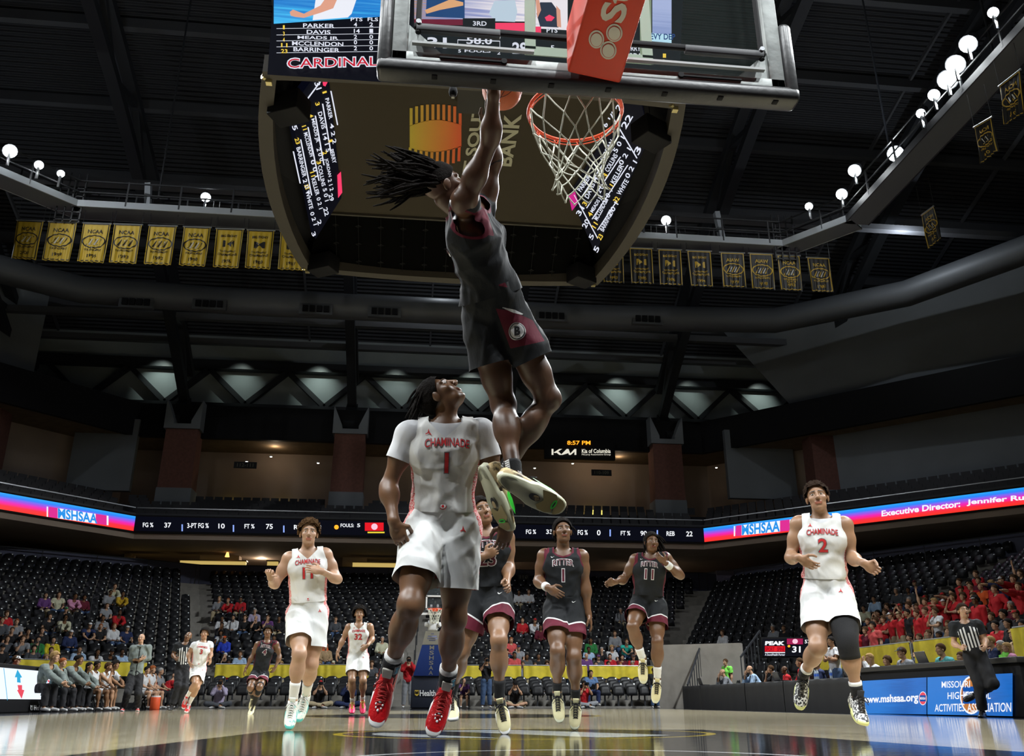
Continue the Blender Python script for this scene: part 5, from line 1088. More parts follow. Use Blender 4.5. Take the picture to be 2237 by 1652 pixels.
# ---------------- garments
def add_lip_brow(V, J, A, s):
    r = (V-J['hd'])@A.T/s; lip = ((np.abs(r[:, 0]) < .026-.25*np.abs(r[:, 2]+.063)) & (np.abs(r[:, 2]+.063) < .0125) & (r[:, 1] > .06)).astype(float)
    br = ((np.abs(np.abs(r[:, 0])-.032) < .021) & (np.abs(r[:, 2]-.031+.25*np.maximum(np.abs(r[:, 0])-.035, 0)) < .0045) & (r[:, 1] > .05)).astype(float); return lip, br
def torso_uv(V, J):
    F = frames(J); r = V-J['pv']; u = r@F['up']; t = np.clip(u/F['T'], 0, 1)[:, None]; la = F['latp']*(1-t)+F['lat']*t; fa = F['fwdp']*(1-t)+F['fwd']*t; return (r*la).sum(1), (r*fa).sum(1), u, F
def jersey(root, J, s, m, h, b=1., seed=1, sleeve=0., neck='v', hem=.03, amp=.014, name='jersey', inf=.012, full=False, loose=.0, belly=0., cuff=1.0, arm=1.):
    P = torso_prims(J, s, b, belly)
    if loose: P = [p for p in P]+[RC(J['pv']+frames(J)['up']*.02, J['pv']+frames(J)['up']*.3*s, .12*s*b+loose, .12*s*b, .06)]
    if sleeve > 0:
        for q in 'rl':
            S, E_, Wr = J['s'+q], J['e'+q], J['w'+q]; P.append(EL(S, np.eye(3), (.060*s,)*3, .03))
            if sleeve <= 1: P.append(RC(S, S+(E_-S)*(sleeve+.12), .058*s*b, .058*s*b, .03))
            else: P += [RC(S, E_, .055*s*b, .046*s*b, .03), RC(E_, Wr, .046*s*b, .034*s, .03)]
    V, Q = surf(P, h, inf, wrinkle(seed, amp, 26, (1, 1, .55)))
    l, f, u, F = torso_uv(V, J); T = F['T']; al = np.abs(l)/s
    fr = 1/(1+np.exp(-f/.02)); dep = (dict(v=.085, crew=.042, high=.012, hood=-.02)[neck]*fr+.02*(1-fr)); wn = .088 if neck == 'v' else .082
    dz = dep*np.clip(1-al/wn, 0, 1)**(.9 if neck == 'v' else .5)
    gn = np.maximum((al-wn)*s, (T+.012*s-dz*s)-u-.0*al) if True else None
    g = np.minimum(gn, u-hem*s)
    edge = gn
    if sleeve == 0:
        us = T-.055*s; ell = (np.sqrt((f/(.080*s*arm))**2+((u-us)/(.112*s*arm))**2)-1)*.09*s; ga = np.maximum((.143*s*b-al*s), ell); ga2 = np.minimum(ga, 1); g = np.minimum(g, ga2); edge = np.minimum(edge, ga2)
    elif sleeve <= 1:
        for q in 'rl':
            S, E_ = J['s'+q], J['e'+q]; ax = nrm(E_-S); t = (V-S)@ax; dist = np.linalg.norm(V-S-t[:, None]*ax, axis=1); lim = sleeve*np.linalg.norm(E_-S); gs = np.where((dist < .11*s) & (np.abs(l) > .13*s), lim-t, 1.); g = np.minimum(g, gs)
    else:
        for q in 'rl':
            E_, Wr = J['e'+q], J['w'+q]; ax = nrm(Wr-E_); t = (V-E_)@ax; dist = np.linalg.norm(V-E_-t[:, None]*ax, axis=1); lim = np.linalg.norm(Wr-E_)*(.95*cuff); gs = np.where((dist < .07*s) & (t > 0), lim-t, 1.); g = np.minimum(g, gs)
    side = np.abs(l)/np.maximum(np.sqrt(l*l+(f*1.35)**2), 1e-4)
    side = np.where(u > T-.14*s, 0., side); stripe = l/s; V2, F2, A2 = clip(V, Q, g, {'edge': edge, 'side': side, 'lat': stripe, 'fr': f/s, 'up': u/s})
    o = mk(name, V2, F2, m, root, True, A2); return o, (V2, F2)
def shorts(root, J, s, m, h, b=1., seed=2, length=.68, flare=.014, top=.085, amp=.014, name='shorts', chev=.10, long_=False, inf=.010, belly=0.):
    P = torso_prims(J, s, b, belly)[:2]; F = frames(J)
    for q in 'rl':
        Hh, K, A = J['p'+q], J['k'+q], J['a'+q]
        if long_: P += [RC(Hh, K, .100*s*b, .074*s, .05), RC(K, A, .072*s, .060*s, .03)]
        else: P.append(RC(Hh, Hh+(K-Hh)*(length+.12), .098*s*b, (.090+flare)*s*b, .022))
    V, Q = surf(P, h, inf, wrinkle(seed, amp, 24, (1, 1, .5)))
    l, f, u, _ = torso_uv(V, J); sit = f > .14*s; g = np.where(sit, 1., top*s-u); leg = np.full(len(V), -1.); dd = []
    for q in 'rl':
        Hh, E_ = J['p'+q], (J['a'+q] if long_ else J['k'+q])
        if long_:
            K = J['k'+q]; L1 = np.linalg.norm(K-Hh); a1 = nrm(K-Hh); a2 = nrm(E_-K); L2 = np.linalg.norm(E_-K); t1 = np.clip((V-Hh)@a1, 0, L1); d1 = np.linalg.norm(V-Hh-t1[:, None]*a1, axis=1); t2 = (V-K)@a2; d2 = np.linalg.norm(V-K-np.clip(t2, 0, L2)[:, None]*a2, axis=1); t = np.where(d2 < d1, 1+t2/L2, t1/L1); d = np.minimum(d1, d2)
        else:
            ax = nrm(E_-Hh); L1 = np.linalg.norm(E_-Hh); t = (V-Hh)@ax; d = np.linalg.norm(V-Hh-t[:, None]*ax, axis=1); t = t/L1
        dd.append((d, t))
    near = dd[0][0] < dd[1][0]; t = np.where(near, dd[0][1], dd[1][1]); lim = 1.93 if long_ else length
    g = np.minimum(g, np.where((u < .0) | sit, (lim-t)*.4*s, 1.)); inner = np.clip(1-np.abs(l)/(.16*s), 0, 1)
    side = np.abs(l)/np.maximum(np.sqrt(l*l+(f*1.2)**2), 1e-4); V2, F2, A2 = clip(V, Q, g, {'leg': np.where(u < .03, t+chev*(np.abs(l)/s/.16-.5)*0-inner*chev, -1.), 'hem': lim-t, 'side': side, 'top': top*s-u})
    o = mk(name, V2, F2, m, root, True, A2); return o, (V2, F2)
def sockmesh(root, J, s, q, m, t0=.70, r=.037, name='sock', rings=()):
    K, A = J['k'+q], J['a'+q]; T_ = J['t'+q]; mb = MB(); ts = np.linspace(t0, 1.0, 7); pts = [K+(A-K)*t for t in ts]+[A+(A-K)*.03*s, A+nrm(T_-A)*.05*s]; rr = [(r+.009*(1-t)/.3+(.002 if i % 2 else 0))*s for i, t in enumerate(ts)]+[.043*s, .04*s]; mb.tube(pts, rr, 16); return mb.build(name, m, root, True)
def foot_frame(J, q, z=None, F=None):
    A, T_ = J['a'+q], J['t'+q]; v = nrm(T_-A); F = F or frames(J)
    if z is not None: w = np.array(z, float); w = nrm(w-v*(w@v))
    else:
        y = F['latp']; y = nrm(y-v*(y@v)); w = np.cross(v, y)
        if w@(J['k'+q]-A) < -.05: w = -w
    ph = .36; x = v*math.cos(ph)+w*math.sin(ph); zz = -v*math.sin(ph)+w*math.cos(ph); return np.array([x, np.cross(zz, x), zz])
def shoe(root, J, q, s, upper, sole, lace, tongue=None, z=None, hi=1., detail=0, extra=None, k=1.):
    R = foot_frame(J, q, z); A = J['a'+q]; s = s*k; W_ = lambda x, y, zz: A+(R[0]*x+R[1]*y+R[2]*(zz-.095))*s
    sg = -1 if q == 'r' else 1                              # outer side sign in y
    st = [(-.078, .020, .05), (-.074, .031, .088*hi), (-.06, .037, .108*hi), (-.035, .040, .118*hi), (-.005, .041, .116*hi), (.02, .042, .118*hi), (.045, .043, .108*hi), (.075, .045, .090), (.105, .048, .074), (.135, .050, .062), (.165, .049, .054), (.19, .044, .047), (.21, .034, .040), (.224, .018, .030)]
    V = []; n = 18
    for (x, w, hh) in st:
        cy = -sg*.006*max(0, (x-.05)/.15)
        for i in range(n):
            a = math.pi*i/(n-1); c, si = math.cos(a), math.sin(a); wz = w*(1-.32*(si**2)*(hh/.118)); V.append(W_(x, cy+math.copysign(abs(c)**.65, c)*w*(1-.22*si), .022+(hh-.022)*abs(si)**.62))
    Fs = [(i*n+j, (i+1)*n+j, (i+1)*n+j+1, i*n+j+1) for i in range(len(st)-1) for j in range(n-1)]
    Fs += [tuple(range(n)), tuple(reversed(range((len(st)-1)*n, len(st)*n)))]+[(i*n+n-1, (i+1)*n+n-1, (i+1)*n, i*n) for i in range(len(st)-1)]
    sh = empty('shoe') if False else None
    up = mk('shoe_upper', V, Fs, upper, root, True)
    ou = []
    for i in range(33):
        a = 2*math.pi*i/32; x = .072+.160*math.cos(a); c = math.sin(a); hw = .050*(1 if x > .07 else .84)*abs(c)**.75*(1+.10*math.cos(a)); ou.append((x, math.copysign(hw, c)-sg*.006*max(0, (x-.05)/.15)))
    ou = ou[:-1]; mb = MB(); V = []; lev = [(0, .93), (.004, 1.0), (.020, 1.03), (.032, .99)]
    for (zz, f) in lev:
        for (x, y) in ou: ts = max(0, (x-.16))**2*3.2; hs = .012*max(0, -x-.02)/.06 if zz > .015 else 0; V.append(W_(.072+(x-.072)*f, y*f, zz+ts*(1 if zz < .03 else .7)+hs))
    m_ = len(ou); Fs = [tuple(reversed(range(m_)))]+[(k*m_+i, k*m_+(i+1) % m_, (k+1)*m_+(i+1) % m_, (k+1)*m_+i) for k in range(3) for i in range(m_)]+[tuple(3*m_+i for i in range(m_))]
    so = mk('shoe_sole', V, Fs, sole, root, True)
    tg = MB(); tg.add([W_(.045, -.022, .115*hi), W_(.045, .022, .115*hi), W_(.022, .026, .150*hi), W_(.022, -.026, .150*hi), W_(.034, -.022, .11*hi), W_(.034, .022, .11*hi), W_(.012, .026, .147*hi), W_(.012, -.026, .147*hi)], [(0, 1, 2, 3), (7, 6, 5, 4), (0, 4, 5, 1), (1, 5, 6, 2), (2, 6, 7, 3), (3, 7, 4, 0)]); tg.build('shoe_tongue', tongue or upper, root, bevel=.004*s)
    lc = MB()
    for i in range(6):
        x = .05+.017*i; zt = .112-.0095*i; a, b = W_(x, -.020, zt-.006), W_(x+.012, .020, zt-.009); c, d = W_(x, .020, zt-.006), W_(x+.012, -.020, zt-.009); mdl = W_(x+.006, 0, zt+.002)
        lc.tube([a, mdl, b], .0036*s, 5); lc.tube([c, mdl+R[2]*.002*s, d], .0036*s, 5)
    for sgn in (-1, 1): lc.tube([W_(.045, 0, .118), W_(.06, sgn*.03, .128), W_(.085, sgn*.045, .112), W_(.065, sgn*.04, .10), W_(.048, sgn*.008, .116)], .0036*s, 5); lc.tube([W_(.048, sgn*.006, .117), W_(.08, sgn*.02, .118), W_(.10, sgn*.042, .10)], .0022*s, 5)
    lc.build('shoe_laces', lace, root, True)
    if detail: # swoosh-like mark on both sides
        mb = MB()
        for sy in (-1, 1):
            pl = [(-.03, .062), (-.01, .050), (.03, .048), (.10, .066), (.03, .060), (-.005, .063), (-.022, .074)]; mb.add([W_(x, sy*(.047 if x < .06 else .050)-sg*.006*max(0, (x-.05)/.15), zz) for x, zz in pl], [(0, 1, 5, 6), (1, 2, 4, 5), (2, 3, 4)])
        mb.build('shoe_mark', detail, root)
    return W_, R
def eyes(root, J, A, s):
    mb = MB()
    for q in (-1, 1):
        c = J['hd']+(A[0]*q*.032+A[1]*.0755+A[2]*.008)*s; mb.sphere(c, .0125*s, 12, M_eye, R=A) if False else mb.sphere(c, (.0125*s, .0115*s, .0055*s), 12, M_eye, R=A); mb.sphere(c+A[1]*.0066*s, .0056*s, 10, M_iris)
    mb.build('eyes', None, root, True)
def hair_cap(root, J, A, s, m, th=.012, amp=.006, freq=90, h=.007, line=.035, back=-.06, seed=5, side=.0):
    c = J['hd']; P = [EL(c+(A[2]*.036-A[1]*.014)*s, A, ((.076+th)*s, (.095+th)*s, (.086+th)*s), .02)]
    if side: P.append(EL(c+(A[2]*.0-A[1]*.03)*s, A, ((.076+side)*s, (.08+side)*s, (.10+side)*s), .03))
    V, Q = surf(P, h*s, 0, wrinkle(seed, amp, freq)); r = (V-c)@A.T/s
    g = np.maximum(-r[:, 1]*.9-.012+(r[:, 2]+.02)*.9-.0, (r[:, 2]-line-.03)*1.0-np.maximum(r[:, 1]-.05, 0)*.4); g = np.minimum(g, r[:, 2]-back); g = np.where(r[:, 1] < -.03, r[:, 2]-back, g)
    V2, F2, _ = clip(V, Q, g*s); return mk('hair', V2, F2, m, root, True)
def dreads(root, J, A, s, m, n=70, length=.28, flow=(0, 0, -1), spread=.35, r=.006, seed=3, name='dreadlocks', fmin=-.9, umin=-.2):
    R = np.random.default_rng(seed); mb = MB(); c = J['hd']; flow = nrm(flow); i = 0
    while i < n:
        v = R.normal(size=3); v /= np.linalg.norm(v)
        if v[1] > .35 or v[2] < umin or (v[1] > .0 and v[2] < .35): continue
        i += 1; p = c+(A[0]*v[0]*.078+A[1]*(v[1]*.095-.014)+A[2]*(v[2]*.088+.036))*s; out = nrm(A[0]*v[0]+A[1]*v[1]+A[2]*v[2]); d = nrm(out*.7+flow*.6); L_ = length*R.uniform(.6, 1.15); pts = [p-out*.01]; w = R.normal(size=3)*spread
        for k in range(7):
            d = nrm(d*.62+flow*.38+w*.16+R.normal(size=3)*.06); pts.append(pts[-1]+d*L_/7)
        mb.tube(pts, [r*1.1, r*1.2, r*1.1, r, r, r*.95, r*.8, r*.45], 6)
    return mb.build(name, m, root, True)
_BV = {}
def project(root, txt, J, s, mesh, cl, cu, hgt, m, w=None, bold=.02, arc=0., off=.004, name='lettering', lat=None, fwd=None, up=None, pv=None, poly=None, fine=.02):
    """lettering laid on the cloth: ray-cast along -fwd onto the garment"""
    F = frames(J); lat = F['lat'] if lat is None else np.array(lat); up = F['up'] if up is None else np.array(up); fwd = F['fwd'] if fwd is None else np.array(fwd); pv = J['pv'] if pv is None else pv
    k = id(mesh[0])
    if k not in _BV:
        fs = []
        for f in mesh[1]: fs += [tuple(int(i) for i in t) for t in f]
        _BV[k] = (BVHTree.FromPolygons([tuple(v) for v in mesh[0]], fs), mesh[0])
    bv = _BV[k][0]
    if poly is not None: V, Fs = np.array(poly, float), [tuple(range(len(poly)))]; asp = 1; w = w or hgt
    else: V, Fs, asp = text2d(txt, bold); w = w if w else hgt*asp
    bm = bmesh.new(); vs = [bm.verts.new(((v[0]-.5)*w, 0, (v[1]-.5)*hgt+arc*(1-((v[0]-.5)*2)**2))) for v in V]
    for f in Fs:
        try: bm.faces.new([vs[i] for i in f])
        except ValueError: pass
    for it in range(3):
        es = [e for e in bm.edges if e.calc_length() > fine*s]
        if not es: break
        bmesh.ops.subdivide_edges(bm, edges=es, cuts=1, use_grid_fill=False)
        bmesh.ops.triangulate(bm, faces=[f for f in bm.faces if len(f.verts) > 4])
    bm.verts.index_update(); P = []
    for v in bm.verts:
        o = pv+lat*(cl+v.co.x)+up*(cu+v.co.z)+fwd*.5; hit = bv.ray_cast(Vector(o), Vector(-fwd), 1.2)
        P.append(np.array(hit[0])+fwd*off if hit[0] is not None else None)
    Fo = [[v.index for v in f.verts] for f in bm.faces]; bm.free(); Fo = [f for f in Fo if all(P[i] is not None for i in f)]
    if not Fo: return None
    P = [p if p is not None else np.zeros(3) for p in P]; used = sorted({i for f in Fo for i in f}); mp = {q: i for i, q in enumerate(used)}
    return mk(name, [P[i] for i in used], [tuple(mp[i] for i in f) for f in Fo], m, root)
STAR3 = [(.5, 1), (.58, .72), (.7, .45), (1, .1), (.95, .02), (.55, .30), (.05, .12), (0, .2), (.38, .45), (.45, .75)]
SWOOSH = [(0, .45), (.12, .1), (.35, .02), (1, .75), (.4, .32), (.2, .38), (.08, .8)]
M_red = mat('print_red', (.62, .02, .025), .6); M_pgrey = mat('print_grey', (.2, .2, .21), .6); M_maroon = mat('print_maroon', (.11, .009, .024), .6); M_pw = mat('print_white', (.80, .80, .80), .6)
Wc = (.80, .80, .78); Kc = (.009, .0105, .0125); Mc = (.115, .009, .024)
M_jw = attr_mat('white_jersey', Wc, [('side', .90, 2, 'speck')]); M_sw = attr_mat('white_shorts', (.78, .79, .78), [('side', .93, 2, 'speck')])
M_jb = attr_mat('black_jersey', Kc, [('side', .93, 2, Mc), ('edge', -1, .016, Mc)], bump=.35); M_sb = attr_mat('black_shorts', Kc, [('leg', .36, .39, (.78, .78, .78)), ('leg', .39, 5, Mc)], bump=.35)
M_under = attr_mat('white_undershirt', (.72, .73, .75), [])
M_sockw = mat('white_sock', (.78, .78, .76), .85, bump=.3, bscale=200); M_sockb = mat('black_sock', (.006, .006, .007), .85, bump=.3, bscale=200)

def player(spec):
    J = spec['Jw'] if 'Jw' in spec else solve(spec); s = spec.get('H', 1.9)/1.9; b = spec.get('b', 1.); hb = spec.get('vox', .011)*1.0; hf = spec.get('fine', .006); root = empty('person', (0, 0, 0)); A = head_frame(J, spec['face']); sk = skin_mat('skin_'+spec['skin'], SK[spec['skin']])
    arms = sum([arm_prims(J, s, q, b) for q in 'rl'], []); legs = sum([leg_prims(J, s, q, b) for q in 'rl'], []); tor = torso_prims(J, s, b, spec.get('belly', 0)); nk = neck_prims(J, s, A); hd = head_prims(J, s, A)
    hands = {q: hand_prims(J, s, q, spec.get('th'+q, (0, -1, .3)), spec.get('curl'+q, .6)) for q in 'rl'}
    allp = tor+nk+arms+legs+hd; parts = [surf(allp+[hands[q][i] for q in 'rl' for i in (0,)], hb)]
    V0, Q0 = parts[0]
    # the head and hands are polygonised finer; the coarse copy is cut away where the fine one starts
    c = J['hd']; gh = np.full(len(V0), 1.)
    dn = (V0-(c-A[2]*.13*s))@nrm(J['hd']-J['nk']); gh = np.where(np.linalg.norm(V0-c, axis=1) < .19*s, -dn, 1.)
    for q in 'rl':
        W0 = J['w'+q]; d = nrm(J['h'+q]-W0); t = (V0-W0)@d; near = np.linalg.norm(V0-W0-d*.05, axis=1) < .11*s; gh = np.minimum(gh, np.where(near, -(t+.005), 1.))
    V0, F0, _ = clip(V0, Q0, gh); P0 = [(V0, F0)]
    def addfine(prims, lo, hi, h, gfun):
        d, o, hh = sfield(prims, lo, hi, h); V, Q = nets(d, o, hh); V, F_, _ = clip(V, Q, gfun(V)); P0.append((V, F_))
    addfine(tor+nk+hd+arms, c-.20*s, c+.20*s, hf*s, lambda V: np.minimum((V-(c-A[2]*.13*s))@nrm(J['hd']-J['nk'])+.004, .19*s-np.linalg.norm(V-c, axis=1)))
    for q in 'rl':
        W0 = J['w'+q]; d = nrm(J['h'+q]-W0); pr = hands[q]; lo, hi = bounds(pr, .015); f_ = [p for p in arms if np.linalg.norm(p.lo-W0) < .5]; addfine(f_+pr, lo, hi, min(hf, .006)*s if spec.get('hv') is None else spec['hv'], lambda V: np.minimum((V-W0)@d+.012, .5))
    V = np.concatenate([v for v, _ in P0]); n = 0; Fq, Ft = [], []
    for v, F_ in P0:
        for f in F_: (Fq if f.shape[1] == 4 else Ft).append(f+n)
        n += len(v)
    lip, br = add_lip_brow(V, J, A, s); mk('body', V, [f for f in [np.concatenate(Fq), np.concatenate(Ft) if Ft else np.zeros((0, 3), int)] if len(f)], sk, root, True, {'lip': lip, 'brow': br})
    eyes(root, J, A, s)
    return root, J, s, A
def finish(root, J, label, cat='person', group=None):
    z = min(J['ar'][2], J['al'][2])-.1; base = (J['pv'][0], J['pv'][1], max(0, z)); reparent(root, base); tag(root, label, cat, group); return root
# ================================================================== PLAYERS
L_red = mat('lace_red', (.5, .02, .02), .6); L_blk = mat('lace_black', (.015, .013, .012), .6); L_wht = mat('lace_white', (.75, .75, .75), .6)
S_wht = mat('sole_white', (.78, .78, .76), .4); S_cream = mat('sole_cream', (.66, .66, .48), .4); S_gum = mat('sole_gum', (.40, .32, .13), .45); S_grn = mat('neon_green', (.06, .85, .07), .35)
U_red = mat('shoe_red', (.50, .008, .012), .28, bump=.5, bscale=60, coat=.3); U_cream = mat('shoe_cream', (.68, .62, .36), .5, bump=.1); U_tong = mat('tongue_grey', (.45, .43, .38), .6)
def spot_mat(name, a, b, sc=22, lo=.5, hi=.58):
    m, N, L, P = _new(name); tc = N.new('ShaderNodeTexCoord'); nz = N.new('ShaderNodeTexNoise'); nz.inputs['Scale'].default_value = sc; nz.inputs['Detail'].default_value = 5; L.new(tc.outputs['Object'], nz.inputs['Vector'])
    r = N.new('ShaderNodeValToRGB'); r.color_ramp.elements[0].position = lo; r.color_ramp.elements[1].position = hi; r.color_ramp.elements[0].color = (*a, 1); r.color_ramp.elements[1].color = (*b, 1); L.new(nz.outputs['Fac'], r.inputs[0]); L.new(r.outputs[0], P.inputs['Base Color']); P.inputs['Roughness'].default_value = .55; return m
U_spot = spot_mat('shoe_spotted_tan', (.62, .47, .24), (.07, .05, .03)); U_bw = spot_mat('shoe_black_white', (.02, .02, .02), (.7, .7, .68), 70, .49, .52); U_teal = spot_mat('shoe_white_teal', (.74, .78, .72), (.25, .55, .52), 26, .55, .62)
U_pink = mat('shoe_pink', (.85, .03, .12), .4); U_wht = mat('shoe_white', (.75, .75, .74), .45)
M_blue_l = mat('print_blue', (.08, .35, .5), .4)
def uniform(root, J, s, team, num, seed, h, sleeve=0., chtext=True, side=1, word=None, b=1., neck=None, nl=.0, jlen=.68, tucked=True, belly=0.):
    white = team == 'W'
    if sleeve: jersey(root, J, s, M_under, h, b, seed+50, sleeve, 'high', .2, .004, 'undershirt', .008)
    jo, jm = jersey(root, J, s, M_jw if white else M_jb, h, b, seed, 0., neck or ('v' if white else 'crew'), .03, .013, 'jersey', .016)
    so, sm = shorts(root, J, s, M_sw if white else M_sb, h, b, seed+1, jlen)
    T = frames(J)['T']; wrd = word or ('CHAMINADE' if white else 'RITTER'); W_ = (.225 if white else .19)*s
    if chtext:
        if white:
            project(root, wrd, J, s, jm, nl, T-.105*s, .046*s, M_pgrey, W_*1.03, .03, .012, .0035); project(root, wrd, J, s, jm, nl, T-.105*s, .042*s, M_red, W_, .008, .012, .006)
            project(root, num, J, s, jm, nl, T-.20*s, .112*s, M_pgrey, None, .045, off=.0035, name='number'); project(root, num, J, s, jm, nl, T-.20*s, .103*s, M_red, None, .018, off=.006, name='number')
            project(root, '', J, s, jm, -.085*s, T-.045*s, .035*s, M_red, .032*s, off=.005, name='chest_mark', poly=STAR3)
            F = frames(J); project(root, '', J, s, sm, .105*s, -.05*s, .035*s, M_red, .03*s, off=.005, name='shorts_mark', poly=STAR3, lat=F['latp'], fwd=F['fwdp'])
            C_ = [(.5+.5*math.cos(a), .5+.5*math.sin(a)) for a in np.linspace(0, 6.283, 17)[:-1]]
            for r_, mm, o_ in ((.036, M_red, .004), (.028, M_pw, .006), (.014, M_red, .008)): project(root, '', J, s, sm, 0, .062*s, r_*s, mm, r_*s, off=o_, name='waist_badge', poly=C_, lat=F['latp'], fwd=F['fwdp'])
        else:
            project(root, wrd, J, s, jm, nl, T-.095*s, .060*s, M_pw, W_*1.04, .05, .014, .0035); project(root, wrd, J, s, jm, nl, T-.095*s, .052*s, M_maroon, W_*.98, .006, .014, .006)
            project(root, num, J, s, jm, nl, T-.20*s, .125*s, M_pw, None, .055, off=.0035, name='number'); project(root, num, J, s, jm, nl, T-.20*s, .110*s, M_maroon, None, .015, off=.006, name='number')
            project(root, '', J, s, jm, -.095*s, T-.035*s, .018*s, M_pw, .036*s, off=.005, name='chest_mark', poly=SWOOSH)
            F = frames(J); project(root, '', J, s, sm, .095*s, -.02*s, .02*s, M_pw, .04*s, off=.005, name='shorts_mark', poly=SWOOSH, lat=F['latp'], fwd=F['fwdp'])
    return jm, sm
def band(root, J, q, at, s, m, r, w, name, par=('e', 'w')):
    a, b = J[par[0]+q], J[par[1]+q]; d = b-a; c = a+d*at; u = nrm(d); mb = MB(); mb.tube([c-u*w/2, c-u*w/4, c+u*w/4, c+u*w/2], [r*.97, r*1.03, r*1.03, r*.97], 18); return mb.build(name, m, root, True)

# ---- 1: the tall player in the white shirt, looking up
def tall_white():
    sp = dict(name='C1', Y=4.51, H=1.9, skin='brown', face=(.50, -.30, .80), vox=.008, fine=.0042, b=.98, dbg=1, thr=(1, -.15, -.2), thl=(-1, -.2, .1), curlr=.9, curll=.7, foot=1.1,
        J=dict(pv=(967, 1128), nk=(973, 926, .05), hd=(962, 868, .25), sr=(893, 950), sl=(1053, 946), er=(848, 1062, -.1), wr=(860, 1138, -.6), hr=(874, 1176, -.4), el=(1084, 1056, -.1), wl=(1110, 1140, -.5), hl=(1100, 1184, -.4),
               pr=(930, 1150), pl=(1005, 1152), kr=(897, 1322), ar=(848, 1472), tr=(811, 1606), kl=(992, 1352), al=(976, 1500), tl=(940, 1628)))
    root, J, s, A = player(sp); uniform(root, J, s, 'W', '1', 11, .0085, .5, nl=.012)
    for q in 'rl':
        sockmesh(root, J, s, q, M_sockw, 0.70, .039, 'sock_cuff'); sockmesh(root, J, s, q, M_sockb, .76, .041, 'black_sock')
        W_, R = shoe(root, J, q, s, U_red, S_wht, L_red, U_tong, hi=1.2, detail=M_pw, k=1.06)
        mb = MB()
        for (x, y, r) in [(.125, 0, .012), (.14, -.016, .006), (.14, .016, .006), (.155, -.012, .006), (.155, .012, .006), (.165, 0, .008)]: mb.sphere(W_(x, y, .071-.32*(x-.125)), (r*s, r*s*.8, .004*s), 8, R=R)
        mb.build('shoe_jewels', M_pw, root, True)
        K_, A_ = J['k'+q], J['a'+q]; c = K_+(A_-K_)*.86; fw = np.cross(frames(J)['latp'], nrm(K_-A_)); lt = frames(J)['latp']*.55+fw*.84; lt = nrm(lt); u = nrm(K_-A_); v = np.cross(u, lt); mb = MB(); mb.prism([(-.014, -.026), (.014, -.026), (.014, .026), (-.014, .026)], c+lt*.049*s, v, u, lt*.004, m=M_pgrey); mb.prism([(-.009, -.018), (.009, -.018), (.004, .004), (.009, .018), (-.009, .018), (-.003, 0)], c+lt*.053*s, v, u, lt*.002, m=M_blue_l); mb.build('sock_tag', None, root)
    hair_cap(root, J, A, s, M_hair['black'], .010, .006, 110, .006, .03, -.03)
    dreads(root, J, A, s, M_hair['black'], 34, .16, (-.35, .3, -1), .2, .006, 8, 'hair_twists', umin=-.1)
    finish(root, J, 'tall player in white CHAMINADE 1 uniform and red shoes, looking up under the dunk')
tall_white()

M_blk2 = mat('print_black', (.012, .012, .014), .6)
M_dunkshorts = attr_mat('dunk_shorts', Kc, [('panel', 0, 999, Mc), ('piping', 0, 999, (.78, .78, .78)), ('patch', 0, 999, Mc)], bump=.45)
M_dunkjersey = attr_mat('dunk_jersey', Kc, [('edge', -1, .018, Mc), ('panel', 0, 999, Mc)], bump=.45)
def paint(o, name, poly, far=0.):
    """patch of cloth measured from the photograph: signed distance to a polygon kept as a vertex attribute"""
    me = o.data; V = np.empty(len(me.vertices)*3, np.float32); me.vertices.foreach_get('co', V); V = V.reshape(-1, 3).astype(float)
    d = V-CC; dd = d@CA; p = np.stack([1118.5+F_PX*(d@CR)/dd, 826-F_PX*(d@CU)/dd], -1); q = np.array(poly, float); n = len(q)
    ar = sum(q[i][0]*q[(i+1) % n][1]-q[(i+1) % n][0]*q[i][1] for i in range(n)); s_ = np.full(len(p), 1e3)
    for i in range(n):
        e = q[(i+1) % n]-q[i]; e = e/np.linalg.norm(e); s_ = np.minimum(s_, ((p[:, 1]-q[i][1])*e[0]-(p[:, 0]-q[i][0])*e[1])*(1 if ar > 0 else -1))
    s_ = np.where(V[:, 1] < far, s_, -10.); at = me.attributes.new(name, 'FLOAT', 'POINT'); at.data.foreach_set('value', s_.astype(np.float32))
